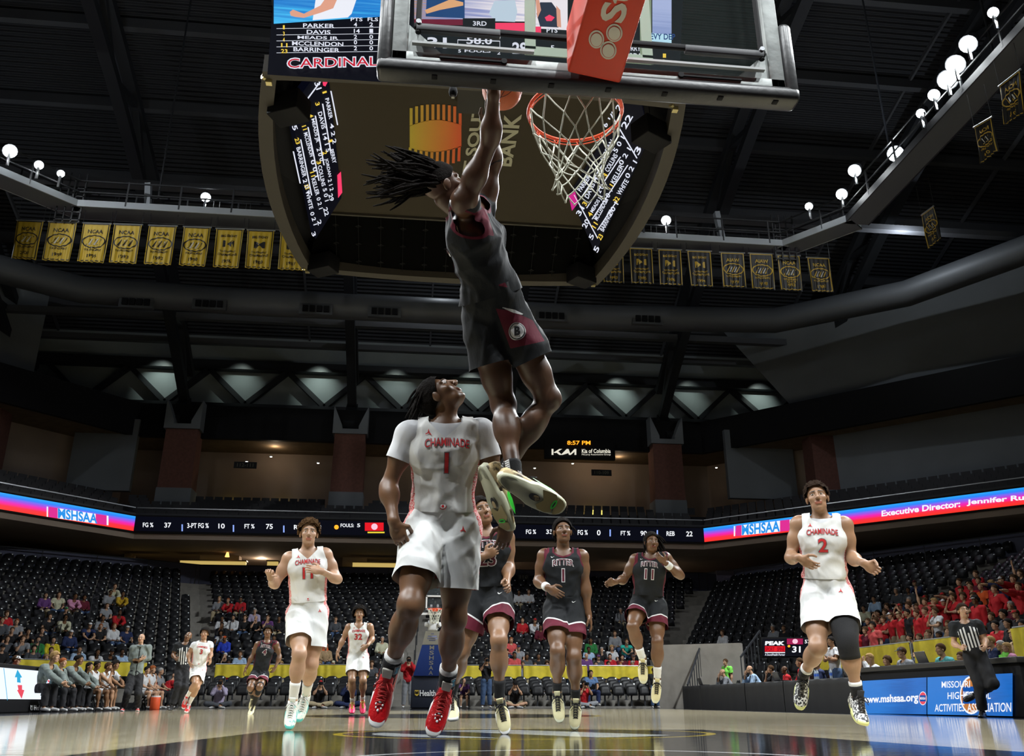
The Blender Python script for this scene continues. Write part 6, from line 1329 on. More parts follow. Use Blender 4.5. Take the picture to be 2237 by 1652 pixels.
# ---- 2: the dunking player
def dunker():
    sp = dict(name='dunk', Y=4.03, H=1.93, skin='dark', face=(.86, .12, .50), vox=.008, fine=.0042, dbg=1, b=.97, thr=(-.9, -.2, 0), thl=(-.8, -.3, .3), curlr=.45, curll=.45, foot=1.15,
        J=dict(pv=(1078, 660), nk=(1018, 462, .1), hd=(968, 408, .0), sr=(1014, 440, -1.), sl=(1056, 452, 1.), er=(1072, 306, -.3), wr=(1078, 206, -.2), hr=(1080, 172, .2), el=(1076, 362, .2), wl=(1077, 285, .2), hl=(1076, 248, .1),
               pr=(1112, 690, -.8), pl=(1052, 695, .8), kr=(1198, 872, -.2), ar=(1096, 1040, .75), tr=(1112, 1160, -.2), kl=(1100, 885, -.5), al=(1124, 1046, -1.), tl=(1222, 1112, -.3)))
    root, J, s, A = player(sp); F = frames(J)
    J['T'] = F['T']; jo, jm = jersey(root, J, s, M_dunkjersey, .0075, .97, 21, 0., 'crew', .03, .016, 'jersey', .018, arm=.72)
    paint(jo, 'panel', [(1014, 480), (1060, 452), (1080, 516), (1033, 508)], J['pv'][1]+.02)
    so, sm = shorts(root, J, s, M_dunkshorts, .0075, .97, 24, .55, .024, amp=.016)
    paint(so, 'panel', [(1083, 674), (1120, 680), (1164, 700), (1190, 745), (1115, 762)], J['pv'][1]); paint(so, 'piping', [(1083, 668), (1125, 677), (1165, 697), (1164, 703), (1120, 683), (1083, 674)][:6], J['pv'][1]); paint(so, 'patch', [(1070, 603), (1103, 617), (1109, 628), (1072, 622)], J['pv'][1])
    # right side of the garments faces the camera: number seen on the back, badge on the thigh panel
    bk = -F['fwd']; T = F['T']
    for t, mm, b_, o_ in (('5', M_pw, .05, .004), ('5', M_maroon, .01, .007)): project(root, t, J, s, jm, -.02*s, T-.24*s, .19*s, mm, .10*s, b_, off=o_, name='number', lat=-F['lat'], fwd=bk)
    C_ = [(.5+.5*math.cos(a), .5+.5*math.sin(a)) for a in np.linspace(0, 6.283, 33)[:-1]]
    fw = nrm(CC-PY(1130, 714, 3.9)); fw = nrm(fw*[1, 1, .0]); up_ = np.array([0, 0, 1.]); lt = np.cross(up_, fw); lt = nrm(lt); pc = PY(1130, 714, 3.9)
    for r_, mm, o_ in ((.086, M_pw, .005), (.078, M_blk2, .0065), (.070, M_pw, .008)): project(root, '', J, s, sm, 0, 0, r_, mm, r_, off=o_, name='badge', poly=C_, lat=lt, fwd=fw, up=up_, pv=pc)
    for t, b_ in (('B', .06),): project(root, t, J, s, sm, 0, 0, .045, M_blk2, .030, b_, off=.010, name='badge_letter', lat=lt, fwd=fw, up=up_, pv=pc)
    band(root, J, 'r', .06, s, M_blk2, .052*s, .008, 'knee_band', ('k', 'a'))
    for q in 'rl': sockmesh(root, J, s, q, M_sockb, .80, .037, 'black_sock')
    for q, z in (('l', (-.15, .80, .62)), ('r', (.75, .45, .45))):
        W_, R = shoe(root, J, q, s, U_spot, S_cream, L_blk, U_spot, z=z, hi=1.0, k=1.13)
        sg = -1 if q == 'r' else 1
        def poly2(pts, zz, m, nm, th=.002): mb = MB(); mb.add([W_(x, y-sg*.006*max(0, (x-.05)/.15), zz+max(0, (x-.16))**2*3.2) for x, y in pts], [tuple(range(len(pts)))], m); mb.build(nm, m, root)
        E_ = lambda cx, cy, rx, ry, n=20, a0=0, a1=6.283: [(cx+rx*math.cos(a), cy+ry*math.sin(a)) for a in np.linspace(a0, a1, n+1)[:-1]]
        poly2([(.098, -.040), (.13, -.045), (.16, -.046), (.175, -.03), (.165, 0), (.18, .03), (.155, .043), (.12, .043), (.105, .03), (.125, .0)], -.0015, S_gum, 'forefoot_gum')
        poly2([(.182, -.038), (.200, -.034), (.218, -.018), (.222, 0), (.216, .02), (.198, .036), (.186, .034), (.178, 0)], -.0015, S_gum, 'toe_gum')
        poly2(E_(.172, -.004, .010, .022), -.003, S_grn, 'green_window'); poly2(E_(.172, -.004, .003, .014), -.004, M_blk2, 'window_slit')
        poly2(E_(.085, .004, .026, .015), -.0025, M_blk2, 'shank_window'); poly2(E_(.092, .004, .017, .011), -.0035, U_spot, 'shank_print')
        mb = MB(); sy = 1 if R[1][1] < 0 else -1
        for sy in (-1, 1): mb.add([W_(x, sy*w, zz) for x, w, zz in [(.05, .050, .058), (.075, .051, .040), (.12, .052, .034), (.165, .050, .040), (.14, .050, .052), (.10, .049, .060)]], [tuple(range(6))])
        mb.build('green_side_panel', S_grn, root)
        mb = MB()
        for k_ in range(9): mb.tube([W_(-.018+.062*(.25+.08*k_)*math.cos(a)-.02, .038*(.25+.08*k_)*math.sin(a), -.0012) for a in np.linspace(1.2, 5.1, 14)], .0007, 4)
        mb.build('heel_grooves', mat('groove', (.42, .42, .32), .6), root)
        K_, A_ = J['k'+q], J['a'+q]; u = nrm(A_-K_); cm = nrm(CC-A_); cm = nrm(cm-u*(cm@u)-np.array([.55, 0, 0])); mb = MB()
        for k_ in range(7): c = K_+(A_-K_)*(.83+.026*k_)+cm*.047*s; mb.beam(c-np.cross(u, cm)*.012, c+np.cross(u, cm)*.012, .007, .004, up=cm)
        mb.build('sock_stripes', M_pw, root)
    hair_cap(root, J, A, s, M_hair['black'], .008, .002, 110, .006, .06, .02)
    dreads(root, J, A, s, M_hair['black'], 130, .27, (-1.0, .05, .02), .62, .0066, 3, 'dreadlocks', umin=-.5)
    finish(root, J, 'dunking player in black and maroon jersey, dreadlocks flying, both hands on the ball')
dunker()
ball = empty('basketball', (0, 0, 0))
bc = PY(1097, 196, 4.20); ball.location = bc; M_ball = mat('basketball_orange', (.50, .115, .035), .45, bump=.5, bscale=420)
MB().sphere((0, 0, 0), .119, 32).build('ball_skin', M_ball, ball, True)
mb = MB()
for ax in (np.array([.3, -.1, .95]), np.array([.9, .3, -.3])):
    ax = nrm(ax); a = nrm(np.cross(ax, (0, 1, .2))); b = np.cross(ax, a); mb.tube([(a*math.cos(t)+b*math.sin(t))*.1185 for t in np.linspace(0, 6.283, 41)[:-1]], .0022, 5, closed=True)
for sg in (-1, 1):
    ax = nrm([.3, .95, .1]); a = nrm(np.cross(ax, (0, 0, 1))); b = np.cross(ax, a); mb.tube([((a*math.cos(t)+b*math.sin(t))*.80+ax*.6*sg)*.1185 for t in np.linspace(0, 6.283, 41)[:-1]], .0022, 5, closed=True)
mb.build('ball_seams', M_blk2, ball, True)
V, Fs, asp = text2d('LEGACY', .02); P = []
M_bt = mat('ball_print', (.35, .22, .04), .4)
for (u, v) in V:
    a = (u-.5)*.8; e = -.50+(v-.5)*.28; d = nrm(np.array([.45, -.9, 0])+0); sd = np.array([.9, .45, 0.]); q = d*math.cos(e)*math.cos(a)+sd*math.sin(a)*math.cos(e)+np.array([0, 0, math.sin(e)]); P.append(q*.1203)
mk('ball_lettering', P, Fs, M_bt, ball)
tag(ball, 'orange leather basketball held up just left of the rim', 'basketball')

# ---- the other players
def p_shoes(root, J, s, up, sole, lace, sock, hi=1., detail=0, t0=.72, zr=None, zl=None, cuff=None, k=1.05):
    for q in 'rl':
        if sock is not None: sockmesh(root, J, s, q, sock, t0)
        shoe(root, J, q, s, up, sole, lace, None, hi=hi, detail=detail, z=dict(r=zr, l=zl)[q], k=k)
def r23():
    sp = dict(name='R23', Y=7.3, H=1.95, skin='mid', face=(.2, -.95, .1), vox=.011, fine=.0055, dbg=1, thr=(0, -.3, 1), thl=(-.4, -.3, .9), curlr=.9, curll=1.0, b=1.05,
        J=dict(pv=(1066, 1288), nk=(1062, 1165), hd=(1052, 1118), sr=(1018, 1180), sl=(1106, 1176), er=(1012, 1240), wr=(1056, 1216, -.9), hr=(1078, 1205), el=(1112, 1238), wl=(1106, 1276, -.9), hl=(1112, 1282, -1),
               pr=(1046, 1305), pl=(1088, 1305), kr=(1008, 1425, -.3), ar=(985, 1520, .9), tr=(988, 1566), kl=(1090, 1400), al=(1091, 1528), tl=(1104, 1590)))
    root, J, s, A = player(sp); uniform(root, J, s, 'B', '23', 31, .011, jlen=.62, b=1.05); p_shoes(root, J, s, U_cream, S_wht, L_blk, M_sockb, t0=.66)
    hair_cap(root, J, A, s, M_hair['black'], .012, .006, 100); band(root, J, 'l', .08, s, M_blk2, .055*s, .01, 'knee_band', ('k', 'a')); band(root, J, 'l', .55, s, M_blk2, .052*s, .05, 'arm_sleeve', ('s', 'e'))
    finish(root, J, 'player in black RITTER 23 jersey, half hidden behind the tall player in white')
r23()
def r1():
    sp = dict(name='R1', Y=8.0, H=1.88, skin='brown', face=(0, -.97, .12), vox=.011, fine=.0055, dbg=1, thr=(.5, -.2, .8), thl=(-.3, -.9, .2), curlr=.3, curll=.45,
        J=dict(pv=(1231, 1308), nk=(1230, 1208), hd=(1229, 1161, -.1), sr=(1189, 1215), sl=(1271, 1217), er=(1175, 1270), wr=(1196, 1284, -.8), hr=(1211, 1293), el=(1279, 1276), wl=(1285, 1340, -.3), hl=(1291, 1362),
               pr=(1212, 1328), pl=(1251, 1328), kr=(1218, 1424), ar=(1217, 1512, .6), tr=(1221, 1574), kl=(1254, 1436), al=(1258, 1528, .6), tl=(1257, 1582)))
    root, J, s, A = player(sp); uniform(root, J, s, 'B', '1', 41, .011, jlen=.6); p_shoes(root, J, s, U_cream, S_cream, L_blk, M_sockb, t0=.74)
    band(root, J, 'r', .86, s, M_sockw, .038*s, .06, 'wristband'); hair_cap(root, J, A, s, M_hair['black'], .012, .008, 90); dreads(root, J, A, s, M_hair['black'], 60, .11, (.1, .1, -.6), .8, .008, 9, 'hair_twists')
    finish(root, J, 'player in black RITTER 1 jersey with a white wristband, standing right of the hanging shoes')
r1()
def r11():
    sp = dict(name='R11', Y=10.2, H=1.92, skin='brown', face=(.05, -.98, .05), vox=.011, fine=.0055, dbg=1, thr=(.2, -.5, .8), thl=(-.3, -.3, .9), curlr=.9, curll=.45, b=1.08,
        J=dict(pv=(1416, 1306), nk=(1420, 1216), hd=(1423, 1186), sr=(1388, 1224), sl=(1455, 1221), er=(1363, 1266), wr=(1347, 1271, -.9), hr=(1338, 1273), el=(1487, 1258), wl=(1455, 1231, -.9), hl=(1438, 1217),
               pr=(1398, 1322), pl=(1435, 1324), kr=(1382, 1370), ar=(1404, 1441, .4), tr=(1404, 1486), kl=(1436, 1404), al=(1436, 1484, .4), tl=(1433, 1528)))
    root, J, s, A = player(sp); uniform(root, J, s, 'B', '11', 51, .011, jlen=.58, b=1.08); p_shoes(root, J, s, U_cream, S_cream, L_blk, M_sockw, t0=.66)
    band(root, J, 'l', .82, s, M_sockw, .042*s, .07, 'wristband'); hair_cap(root, J, A, s, M_hair['black'], .014, .004, 80); dreads(root, J, A, s, M_hair['black'], 60, .20, (.45, .1, -1), .3, .008, 12, 'dreadlocks')
    for q, t in (('r', .82), ('l', .8)): band(root, J, q, t, s, M_blk2, .066*s, .008, 'knee_band', ('p', 'k')); band(root, J, q, .06, s, M_blk2, .056*s, .008, 'knee_band', ('k', 'a'))
    finish(root, J, 'player in black RITTER 11 jersey in mid-air, dreadlocks to the shoulder, white wristband')
r11()
def c11():
    sp = dict(name='C11', Y=8.64, H=1.93, skin='light', face=(.12, -.98, .0), vox=.011, fine=.0055, dbg=1, thr=(.7, -.5, .2), thl=(-.2, .2, 1), curlr=1.5, curll=.35,
        J=dict(pv=(673, 1322), nk=(672, 1204), hd=(675, 1166, -.1), sr=(631, 1222), sl=(711, 1213), er=(601, 1277), wr=(591, 1263, -1), hr=(590, 1252, -.6), el=(738, 1266), wl=(704, 1249, -.9), hl=(682, 1244),
               pr=(651, 1340), pl=(693, 1340), kr=(654, 1430), ar=(640, 1530, .6), tr=(632, 1578, -.6), kl=(680, 1452), al=(668, 1518, .8), tl=(655, 1566)))
    root, J, s, A = player(sp); uniform(root, J, s, 'W', '11', 61, .011, jlen=.68); p_shoes(root, J, s, U_teal, mat('sole_teal', (.08, .45, .42), .4), L_wht, M_sockw, t0=.60)
    hair_cap(root, J, A, s, M_hair['brown'], .020, .026, 95, side=.0, line=.045, back=-.03, h=.005); finish(root, J, 'player with curly brown hair in white CHAMINADE 11 uniform, running with fists raised')
c11()
def c2():
    sp = dict(name='C2', Y=6.62, H=1.92, skin='tan', face=(-.42, -.9, .08), vox=.0105, fine=.005, dbg=1, thr=(.5, -.7, .3), thl=(0, -.2, 1), curlr=.45, curll=1.4,
        J=dict(pv=(1803, 1272), nk=(1794, 1134), hd=(1785, 1088, -.1), sr=(1745, 1146), sl=(1845, 1148), er=(1726, 1219), wr=(1744, 1218, -1), hr=(1764, 1230), el=(1861, 1220), wl=(1886, 1230, -.9), hl=(1899, 1238),
               pr=(1780, 1298), pl=(1832, 1298), kr=(1787, 1414), ar=(1755, 1476, .9), tr=(1746, 1540, 0), kl=(1851, 1404), al=(1874, 1522, .4), tl=(1886, 1574)))
    root, J, s, A = player(sp); jersey(root, J, s, M_under, .011, 1., 77, 0., 'high', .2, .004, 'undershirt', .009, arm=.93); uniform(root, J, s, 'W', '2', 71, .011, jlen=.66, neck='crew')
    K_, P_, A_ = J['kl'], J['pl'], J['al']; mb = MB(); pts = [P_+(K_-P_)*t for t in np.linspace(.62, 1, 6)]+[K_+(A_-K_)*t for t in np.linspace(.08, .28, 4)]; mb.tube(pts, [.100*s, .099*s, .096*s, .090*s, .084*s, .079*s, .076*s, .074*s, .073*s, .073*s], 20); mb.build('knee_sleeve', M_sockb, root, True)
    for q in 'rl': sockmesh(root, J, s, q, M_sockw, 0.72, .038, 'sock_cuff'); sockmesh(root, J, s, q, M_sockb, .79, .040, 'black_sock'); shoe(root, J, q, s, U_bw, mat('sole_lemon', (.60, .62, .25), .4), L_blk, M_blk2, hi=1.05, k=1.05, z=dict(l=(.2, .5, .8), r=None)[q])
    hair_cap(root, J, A, s, M_hair['dkbrown'], .016, .014, 120, line=.035, back=-.01, h=.005); finish(root, J, 'player in white CHAMINADE 2 uniform with a black knee sleeve, nearest on the right')
c2()
def c32():
    sp = dict(name='C32', Y=16.9, H=1.95, skin='tan', face=(.05, -.99, .0), vox=.014, fine=.008, dbg=1, thr=(.4, -.8, .2), thl=(-.2, .1, 1), curlr=.4, curll=.5,
        J=dict(pv=(781, 1429), nk=(784, 1366), hd=(785, 1342), sr=(762, 1371), sl=(808, 1370), er=(749, 1398), wr=(738, 1424, -.5), hr=(736, 1433), el=(814, 1396), wl=(803, 1410, -.8), hl=(797, 1415),
               pr=(771, 1437), pl=(793, 1437), kr=(769, 1486), ar=(770, 1535), tr=(768, 1555), kl=(793, 1487), al=(792, 1530), tl=(793, 1554)))
    root, J, s, A = player(sp); uniform(root, J, s, 'W', '32', 81, .013, jlen=.7); p_shoes(root, J, s, U_pink, U_pink, M_gold, M_sockw, t0=.78)
    hair_cap(root, J, A, s, M_hair['black'], .045, .022, 60, side=.04, h=.010); finish(root, J, 'player in white CHAMINADE 32 uniform and pink shoes, standing left of the tall player')
c32()
def r4():
    sp = dict(name='R4', Y=18.7, H=1.82, skin='brown', face=(.05, -.99, .0), vox=.014, fine=.008, dbg=1, thr=(.4, -.8, .2), thl=(-.4, -.8, 1), curlr=.5, curll=.7,
        J=dict(pv=(568, 1468), nk=(583, 1403), hd=(585, 1381), sr=(563, 1409), sl=(603, 1408), er=(551, 1434), wr=(538, 1459, -.5), hr=(534, 1467), el=(611, 1434), wl=(602, 1457, -.6), hl=(599, 1462),
               pr=(558, 1474), pl=(577, 1474), kr=(547, 1503), ar=(553, 1525, .9), tr=(550, 1538, .2), kl=(567, 1502), al=(554, 1541, .9), tl=(547, 1559)))
    root, J, s, A = player(sp); uniform(root, J, s, 'B', '4', 91, .013, jlen=.62)
    for q in 'rl': K_, A_ = J['k'+q], J['a'+q]; mb = MB(); mb.tube([J['p'+q]+(K_-J['p'+q])*t for t in (.55, .8, 1)]+[K_+(A_-K_)*t for t in (.3, .6, 1)], [.084*s, .074*s, .066*s, .066*s, .055*s, .043*s], 14); mb.build('legging', M_sockb, root, True)
    p_shoes(root, J, s, U_cream, S_cream, L_blk, None); hair_cap(root, J, A, s, M_hair['black'], .028, .010, 90, h=.010, side=.015); finish(root, J, 'player in black RITTER 4 jersey with black leggings, running in the distance')
r4()
def c3():
    sp = dict(name='C3', Y=20.5, H=1.84, skin='tan', face=(-.05, -.99, .0), vox=.015, fine=.009, dbg=1, thr=(.4, -.8, .2), thl=(-.2, -.2, 1), curlr=.5, curll=1.,
        J=dict(pv=(433, 1457), nk=(444, 1404), hd=(447, 1385), sr=(424, 1410), sl=(459, 1409), er=(412, 1429), wr=(413, 1446, -.6), hr=(415, 1452), el=(461, 1429), wl=(459, 1439, -.9), hl=(459, 1442),
               pr=(426, 1463), pl=(440, 1463), kr=(427, 1494), ar=(408, 1523, .8), tr=(402, 1541, 0), kl=(430, 1503), al=(413, 1538, .8), tl=(408, 1554)))
    root, J, s, A = player(sp); uniform(root, J, s, 'W', '3', 101, .014, .35, jlen=.68); p_shoes(root, J, s, mat('shoe_red_flat', (.6, .02, .02), .4), S_wht, L_wht, M_sockw, t0=.45)
    hair_cap(root, J, A, s, M_hair['black'], .03, .010, 90, h=.010, side=.02); finish(root, J, 'player in white CHAMINADE 3 uniform, running beside the far referee')
c3()
M_ref = attr_mat('referee_shirt', Kc, [('stripe', .5, 2, (.75, .75, .75))], bump=.3)
def refshirt(root, J, s, h, seed):
    o, m_ = jersey(root, J, s, M_ref, h, 1.04, seed, .62, 'crew', -.02, .010, 'striped_shirt', .013); me = o.data; g = lambda n: (lambda a: (me.attributes[n].data.foreach_get('value', a), a)[1])(np.empty(len(me.vertices), np.float32))
    l, f, u = g('lat'), g('fr'), g('up'); T = frames(J)['T']; k = 2*math.pi/.052; st = np.where((f > .0) & (np.abs(l) < .15) & (u < .47-.42*np.abs(l)-.12*(np.abs(l) < .02)), .5+.5*np.cos(l*k)*1.0, 0); at = me.attributes.new('stripe', 'FLOAT', 'POINT'); at.data.foreach_set('value', st.astype(np.float32)); return o
M_bpants = attr_mat('black_trousers', (.010, .010, .012), [], bump=.3); U_blk = mat('shoe_black', (.012, .012, .013), .35)
def refR():
    sp = dict(name='refR', Y=13.7, H=1.84, skin='light', face=(-.15, -.97, .1), vox=.012, fine=.0065, dbg=1, thr=(.3, -.1, 1), thl=(-.3, -.1, 1), curlr=1.4, curll=1.4, b=1.02,
        J=dict(pv=(2130, 1430), nk=(2108, 1360), hd=(2104, 1335), sr=(2084, 1368), sl=(2137, 1365), er=(2084, 1407), wr=(2099, 1415, -.9), hr=(2103, 1416, -1), el=(2153, 1399), wl=(2152, 1414, -.9), hl=(2150, 1418, -1),
               pr=(2120, 1436), pl=(2141, 1436), kr=(2139, 1498), ar=(2146, 1554, .4), tr=(2141, 1566), kl=(2168, 1494), al=(2134, 1516, .95), tl=(2120, 1524, 0)))
    root, J, s, A = player(sp); refshirt(root, J, s, .011, 5); shorts(root, J, s, M_bpants, .012, 1.03, 8, long_=True, top=.11, name='trousers', inf=.014); p_shoes(root, J, s, U_blk, U_blk, L_blk, M_sockb, k=1.)
    hair_cap(root, J, A, s, M_hair['dkbrown'], .014, .004, 90, line=.055); c = J['hd']+(A[1]*.11-A[2]*.063)*s; mb = MB(); mb.box(c, (.012, .05, .014)); mb.tube([c, c-A[2]*.12+A[1]*.01, J['nk']+A[1]*.09-A[2]*.02], .0025, 5); mb.build('whistle', U_blk, root)
    finish(root, J, 'referee in black and white striped shirt with a whistle, beside the blue advertising table')
refR()
def refL():
    sp = dict(name='refL', Y=22.7, H=1.86, skin='brown', face=(.1, -.98, .05), vox=.016, fine=.009, dbg=1, thr=(.3, -.1, 1), thl=(-.3, -.1, 1), curlr=1.4, curll=1.4, b=1.04,
        J=dict(pv=(400, 1456), nk=(404, 1407), hd=(411, 1391), sr=(387, 1411), sl=(418, 1409), er=(378, 1431), wr=(384, 1440, -.9), hr=(385, 1440, -1), el=(422, 1430), wl=(421, 1441), hl=(420, 1445),
               pr=(393, 1460), pl=(407, 1460), kr=(389, 1499), ar=(376, 1540, .3), tr=(371, 1551), kl=(403, 1500), al=(388, 1540, .8), tl=(385, 1548)))
    root, J, s, A = player(sp); refshirt(root, J, s, .014, 6); shorts(root, J, s, M_bpants, .014, 1.03, 9, long_=True, top=.11, name='trousers', inf=.014); p_shoes(root, J, s, U_blk, U_blk, L_blk, M_sockb, k=1.)
    finish(root, J, 'bald referee in striped shirt walking far left behind the player numbered 3')
refL()
M_hood = attr_mat('grey_green_hoodie', (.17, .20, .19), [('zip', .5, 2, (.01, .01, .01))], bump=.3)
def coach():
    sp = dict(name='coach', Y=24.3, H=1.87, skin='light', face=(-.05, -1, .05), vox=.014, fine=.008, dbg=1, thr=(0, -.5, 1), thl=(0, -.5, 1), curlr=.4, curll=.4, b=1.04,
        J=dict(pv=(296, 1474), nk=(307, 1411), hd=(309, 1395), sr=(290, 1417), sl=(325, 1416), er=(286, 1440), wr=(306, 1441, -1), hr=(314, 1438), el=(325, 1438), wl=(303, 1443, -.95), hl=(295, 1440),
               pr=(289, 1479), pl=(303, 1479), kr=(279, 1514), ar=(270, 1546), tr=(266, 1553), kl=(302, 1516), al=(301, 1546), tl=(301, 1553)))
    root, J, s, A = player(sp); o, m_ = jersey(root, J, s, M_hood, .012, 1.05, 15, 1.5, 'hood', -.07, .010, 'hooded_jacket', .016); me = o.data; a = np.empty(len(me.vertices), np.float32); me.attributes['lat'].data.foreach_get('value', a); f = np.empty(len(me.vertices), np.float32); me.attributes['fr'].data.foreach_get('value', f); at = me.attributes.new('zip', 'FLOAT', 'POINT'); at.data.foreach_set('value', np.where((np.abs(a) < .012) & (f > 0), 1., 0.).astype(np.float32))
    shorts(root, J, s, M_bpants, .013, 1.0, 9, long_=True, top=.10, name='trousers', inf=.014); p_shoes(root, J, s, mat('shoe_red_flat', (.6, .02, .02), .4), S_wht, L_wht, M_sockb, k=.95)
    mb = MB(); mb.tube([J['nk']+np.array([math.cos(a)*.085, math.sin(a)*.075-.01, .0+.02*math.sin(a)]) for a in np.linspace(0, 6.28, 15)[:-1]], .028, 8, closed=True); mb.build('hood', M_hood, root, True)
    finish(root, J, 'bald coach in grey hooded jacket standing with folded arms before the bench')
coach()
# ================================================================== SEATS
def px_of(P):
    d = np.asarray(P, float)-CC; a = d@CA; return 1118.5+F_PX*(d@CR)/a, 826-F_PX*(d@CU)/a, a
SEAT = []                       # (pos, facing angle, row, section)
def seat_rows():
    # two retractable rows on the floor behind the far baseline
    for k, (y, z) in enumerate([(34.3, .06), (35.15, .28)]):
        for i in range(37):
            x = -8.6+i*.515
            if -1.2 < x < 2.1: continue
            SEAT.append((np.array([x, y, z]), 0., -2+k, 'floor'))
    for k in range(1, NR):
        L_ = offset(LINE, .3+RUN*k+.52); z = Z0+RISE*k
        for j in range(len(L_)-1):
            a, b = np.array(L_[j]), np.array(L_[j+1]); ln = np.linalg.norm(b-a); t = (b-a)/ln; ang = math.atan2(t[1], t[0])
            n = int((ln-1.5)/.515)
            for i in range(n+1):
                p = a+t*(.75+i*.515); 
                if j == 3 and abs(p[0]-.1) < .75: continue
                x, y, d = px_of((*p, z+.6))
                if d < 3 or x < -60 or x > 2300 or y > 1700: continue
                if j == 5 and p[1] < 12: continue
                SEAT.append((np.array([*p, z]), ang, k, ['left stand', 'left corner stand', 'left corner stand', 'centre stand', 'right corner stand', 'right stand'][j]))
seat_rows()
def seat_geo(simple):
    """local: faces -Y, base on the tread"""
    bk, pan, br, dot = MB(), MB(), MB(), MB()
    def slab(mb, W_, zlo, zhi, ylo, yhi, th, curve, nx=6, nz=3, round_=.06):
        V = []; 
        for j in range(nz+1):
            v = j/nz; z = zlo+(zhi-zlo)*v; y = ylo+(yhi-ylo)*v; w = W_*(1-.14*v**3)
            for i in range(nx+1): u = i/nx*2-1; V.append((u*w/2, y-curve*u*u, z-(round_*abs(u)**3 if j == nz else 0)))
        n = len(V); V += [(x, y+th, z) for x, y, z in V]; Fs = []; m = nx+1
        for j in range(nz):
            for i in range(nx): q = (j*m+i, j*m+i+1, (j+1)*m+i+1, (j+1)*m+i); Fs += [q, tuple(n+k for k in reversed(q))]
        for i in range(nx): Fs += [(i+1, i, n+i, n+i+1), (nz*m+i, nz*m+i+1, n+nz*m+i+1, n+nz*m+i)]
        for j in range(nz): Fs += [(j*m, (j+1)*m, n+(j+1)*m, n+j*m), ((j+1)*m+nx, j*m+nx, n+j*m+nx, n+(j+1)*m+nx)]
        mb.add(V, Fs)
    if simple: slab(bk, .45, .45, .86, .16, .24, .03, .035, 2, 1); slab(pan, .42, .40, .74, .02, .10, .04, .0, 1, 1, 0)
    else:
        slab(bk, .455, .44, .86, .15, .25, .025, .035); slab(pan, .42, .38, .74, .0, .10, .045, .01, 4, 3, .04)
        br.box((0, .17, .22), (.05, .06, .44)); br.box((0, .13, .40), (.36, .05, .05)); br.box((0, .17, .01), (.12, .16, .02))
    r = .026; c = (.12, .155, .795); P = [(c[0]+r*1.25*math.cos(a), c[1]+.02*math.sin(a)*.2+.0, c[2]+r*math.sin(a)) for a in np.linspace(0, 6.283, 9 if not simple else 7)[:-1]]; P = [(x, y+ (z-.795)*.24+.035, z) for x, y, z in P]; P = [(x, y-.035, z) for x, y, z in P]; dot.add(P, [tuple(range(len(P)))]); 
    return bk, pan, br, dot
# upper deck seats: dark backs only
mb = MB()
for k in range(6):
    L_ = offset(UP, .35+.8*k+.5); z = 9.0+.34*k
    for j in range(3):
        a, b = np.array(L_[j]), np.array(L_[j+1]); ln = np.linalg.norm(b-a); t = (b-a)/ln; ang = math.atan2(t[1], t[0])
        for i in range(int((ln-.6)/.54)): p = a+t*(.3+.54*i); min(abs(p[0]-c) for c in (-14.1, -4.2, 15.6)) < 1.4 and k > 3 or mb.box((*p, z+.62), (.44, .06, .42), rz=ang)
tag(mb.build('upper_deck_seats', M_up), 'dark rows of empty seats above the ribbon board', 'seats', kind='stuff')
# platforms under the floor rows
tag(MB().box((.5, 35.1, .02), (18.6, 1.9, .08)).build('floor_riser', M_conc), kind='structure'); tag(MB().box((.5, 35.5, .14), (18.6, .9, .28)).build('floor_riser_upper', M_conc), kind='structure')

# ---- yellow drapes hung on the front rail
def drape(pts, label, z1=1.55, z0=1.08):
    o = empty('yellow_drape', (*pts[0], z0)); L0 = np.array(o.location); tag(o, label, 'drape', 'yellow drapes on the front rail'); V = []; 
    P = []; tot = 0
    for a, b in zip(pts[:-1], pts[1:]):
        a, b = np.array(a), np.array(b); n = max(2, int(np.linalg.norm(b-a)/.06))
        for i in range(n): P.append((a+(b-a)*i/n, nrm(b-a)))
    P.append((np.array(pts[-1]), P[-1][1]))
    for i, (p, t) in enumerate(P):
        nn = np.array([t[1], -t[0]])
        for z, w in ((z1, .01), (z1-.03, .02), ((z0+z1)/2, .035), (z0, .045)): q = p+nn*(w*math.sin(i*.9+math.sin(i*.31)*2)+.05); V.append((q[0], q[1], z))
    n = len(P); Fs = [(4*i+j, 4*i+j+1, 4*i+j+5, 4*i+j+4) for i in range(n-1) for j in range(3)]
    V2 = V+[(x, y+.012, z) for x, y, z in V]; Fs += [tuple(q+4*n for q in reversed(f)) for f in Fs]
    c = mk('cloth', np.array(V2)-L0, Fs, M_yel, o, True)
    mb = MB(); mb.tube([(*(p), z1+.02) for p in pts], .022, 6); r = mb.build('top_rail', M_metal, o); r.location = -Vector(L0)
    for p in pts: q = MB().cyl((*p, .2), (*p, z1+.02), .022, 6).build('post', M_metal, o); q.location = -Vector(L0)
M_yel = mat('yellow_drape_cloth', (.62, .50, .03), .7, bump=.3, bscale=5, var=.15, vscale=4)
def lp(x, y=None): return (x, 36.02 if y is None else y)
drape([(-7.4, 36.0), (-4.6, 36.0)], 'yellow drape on the rail behind the player numbered 4'); drape([(-4.5, 36.0), (-1.6, 36.0)], 'yellow drape on the rail left of the far basket stand')
drape([(2.0, 36.0), (4.35, 36.0)], 'yellow drape on the rail right of the far basket stand'); drape([(4.45, 36.0), (7.0, 36.0)], 'yellow drape on the rail behind the seated officer'); drape([(7.1, 36.0), (9.4, 36.0), (9.7, 35.6)], 'yellow drape on the rail at the right end of the floor seats')
drape([(-15.45, 24.0), (-15.45, 26.5), (-13.6, 31.3)], 'yellow drape on the far left rail behind the LED table'); drape([(-13.1, 32.3), (-9.6, 34.7)], 'yellow drape on the left corner rail behind the bench'); 
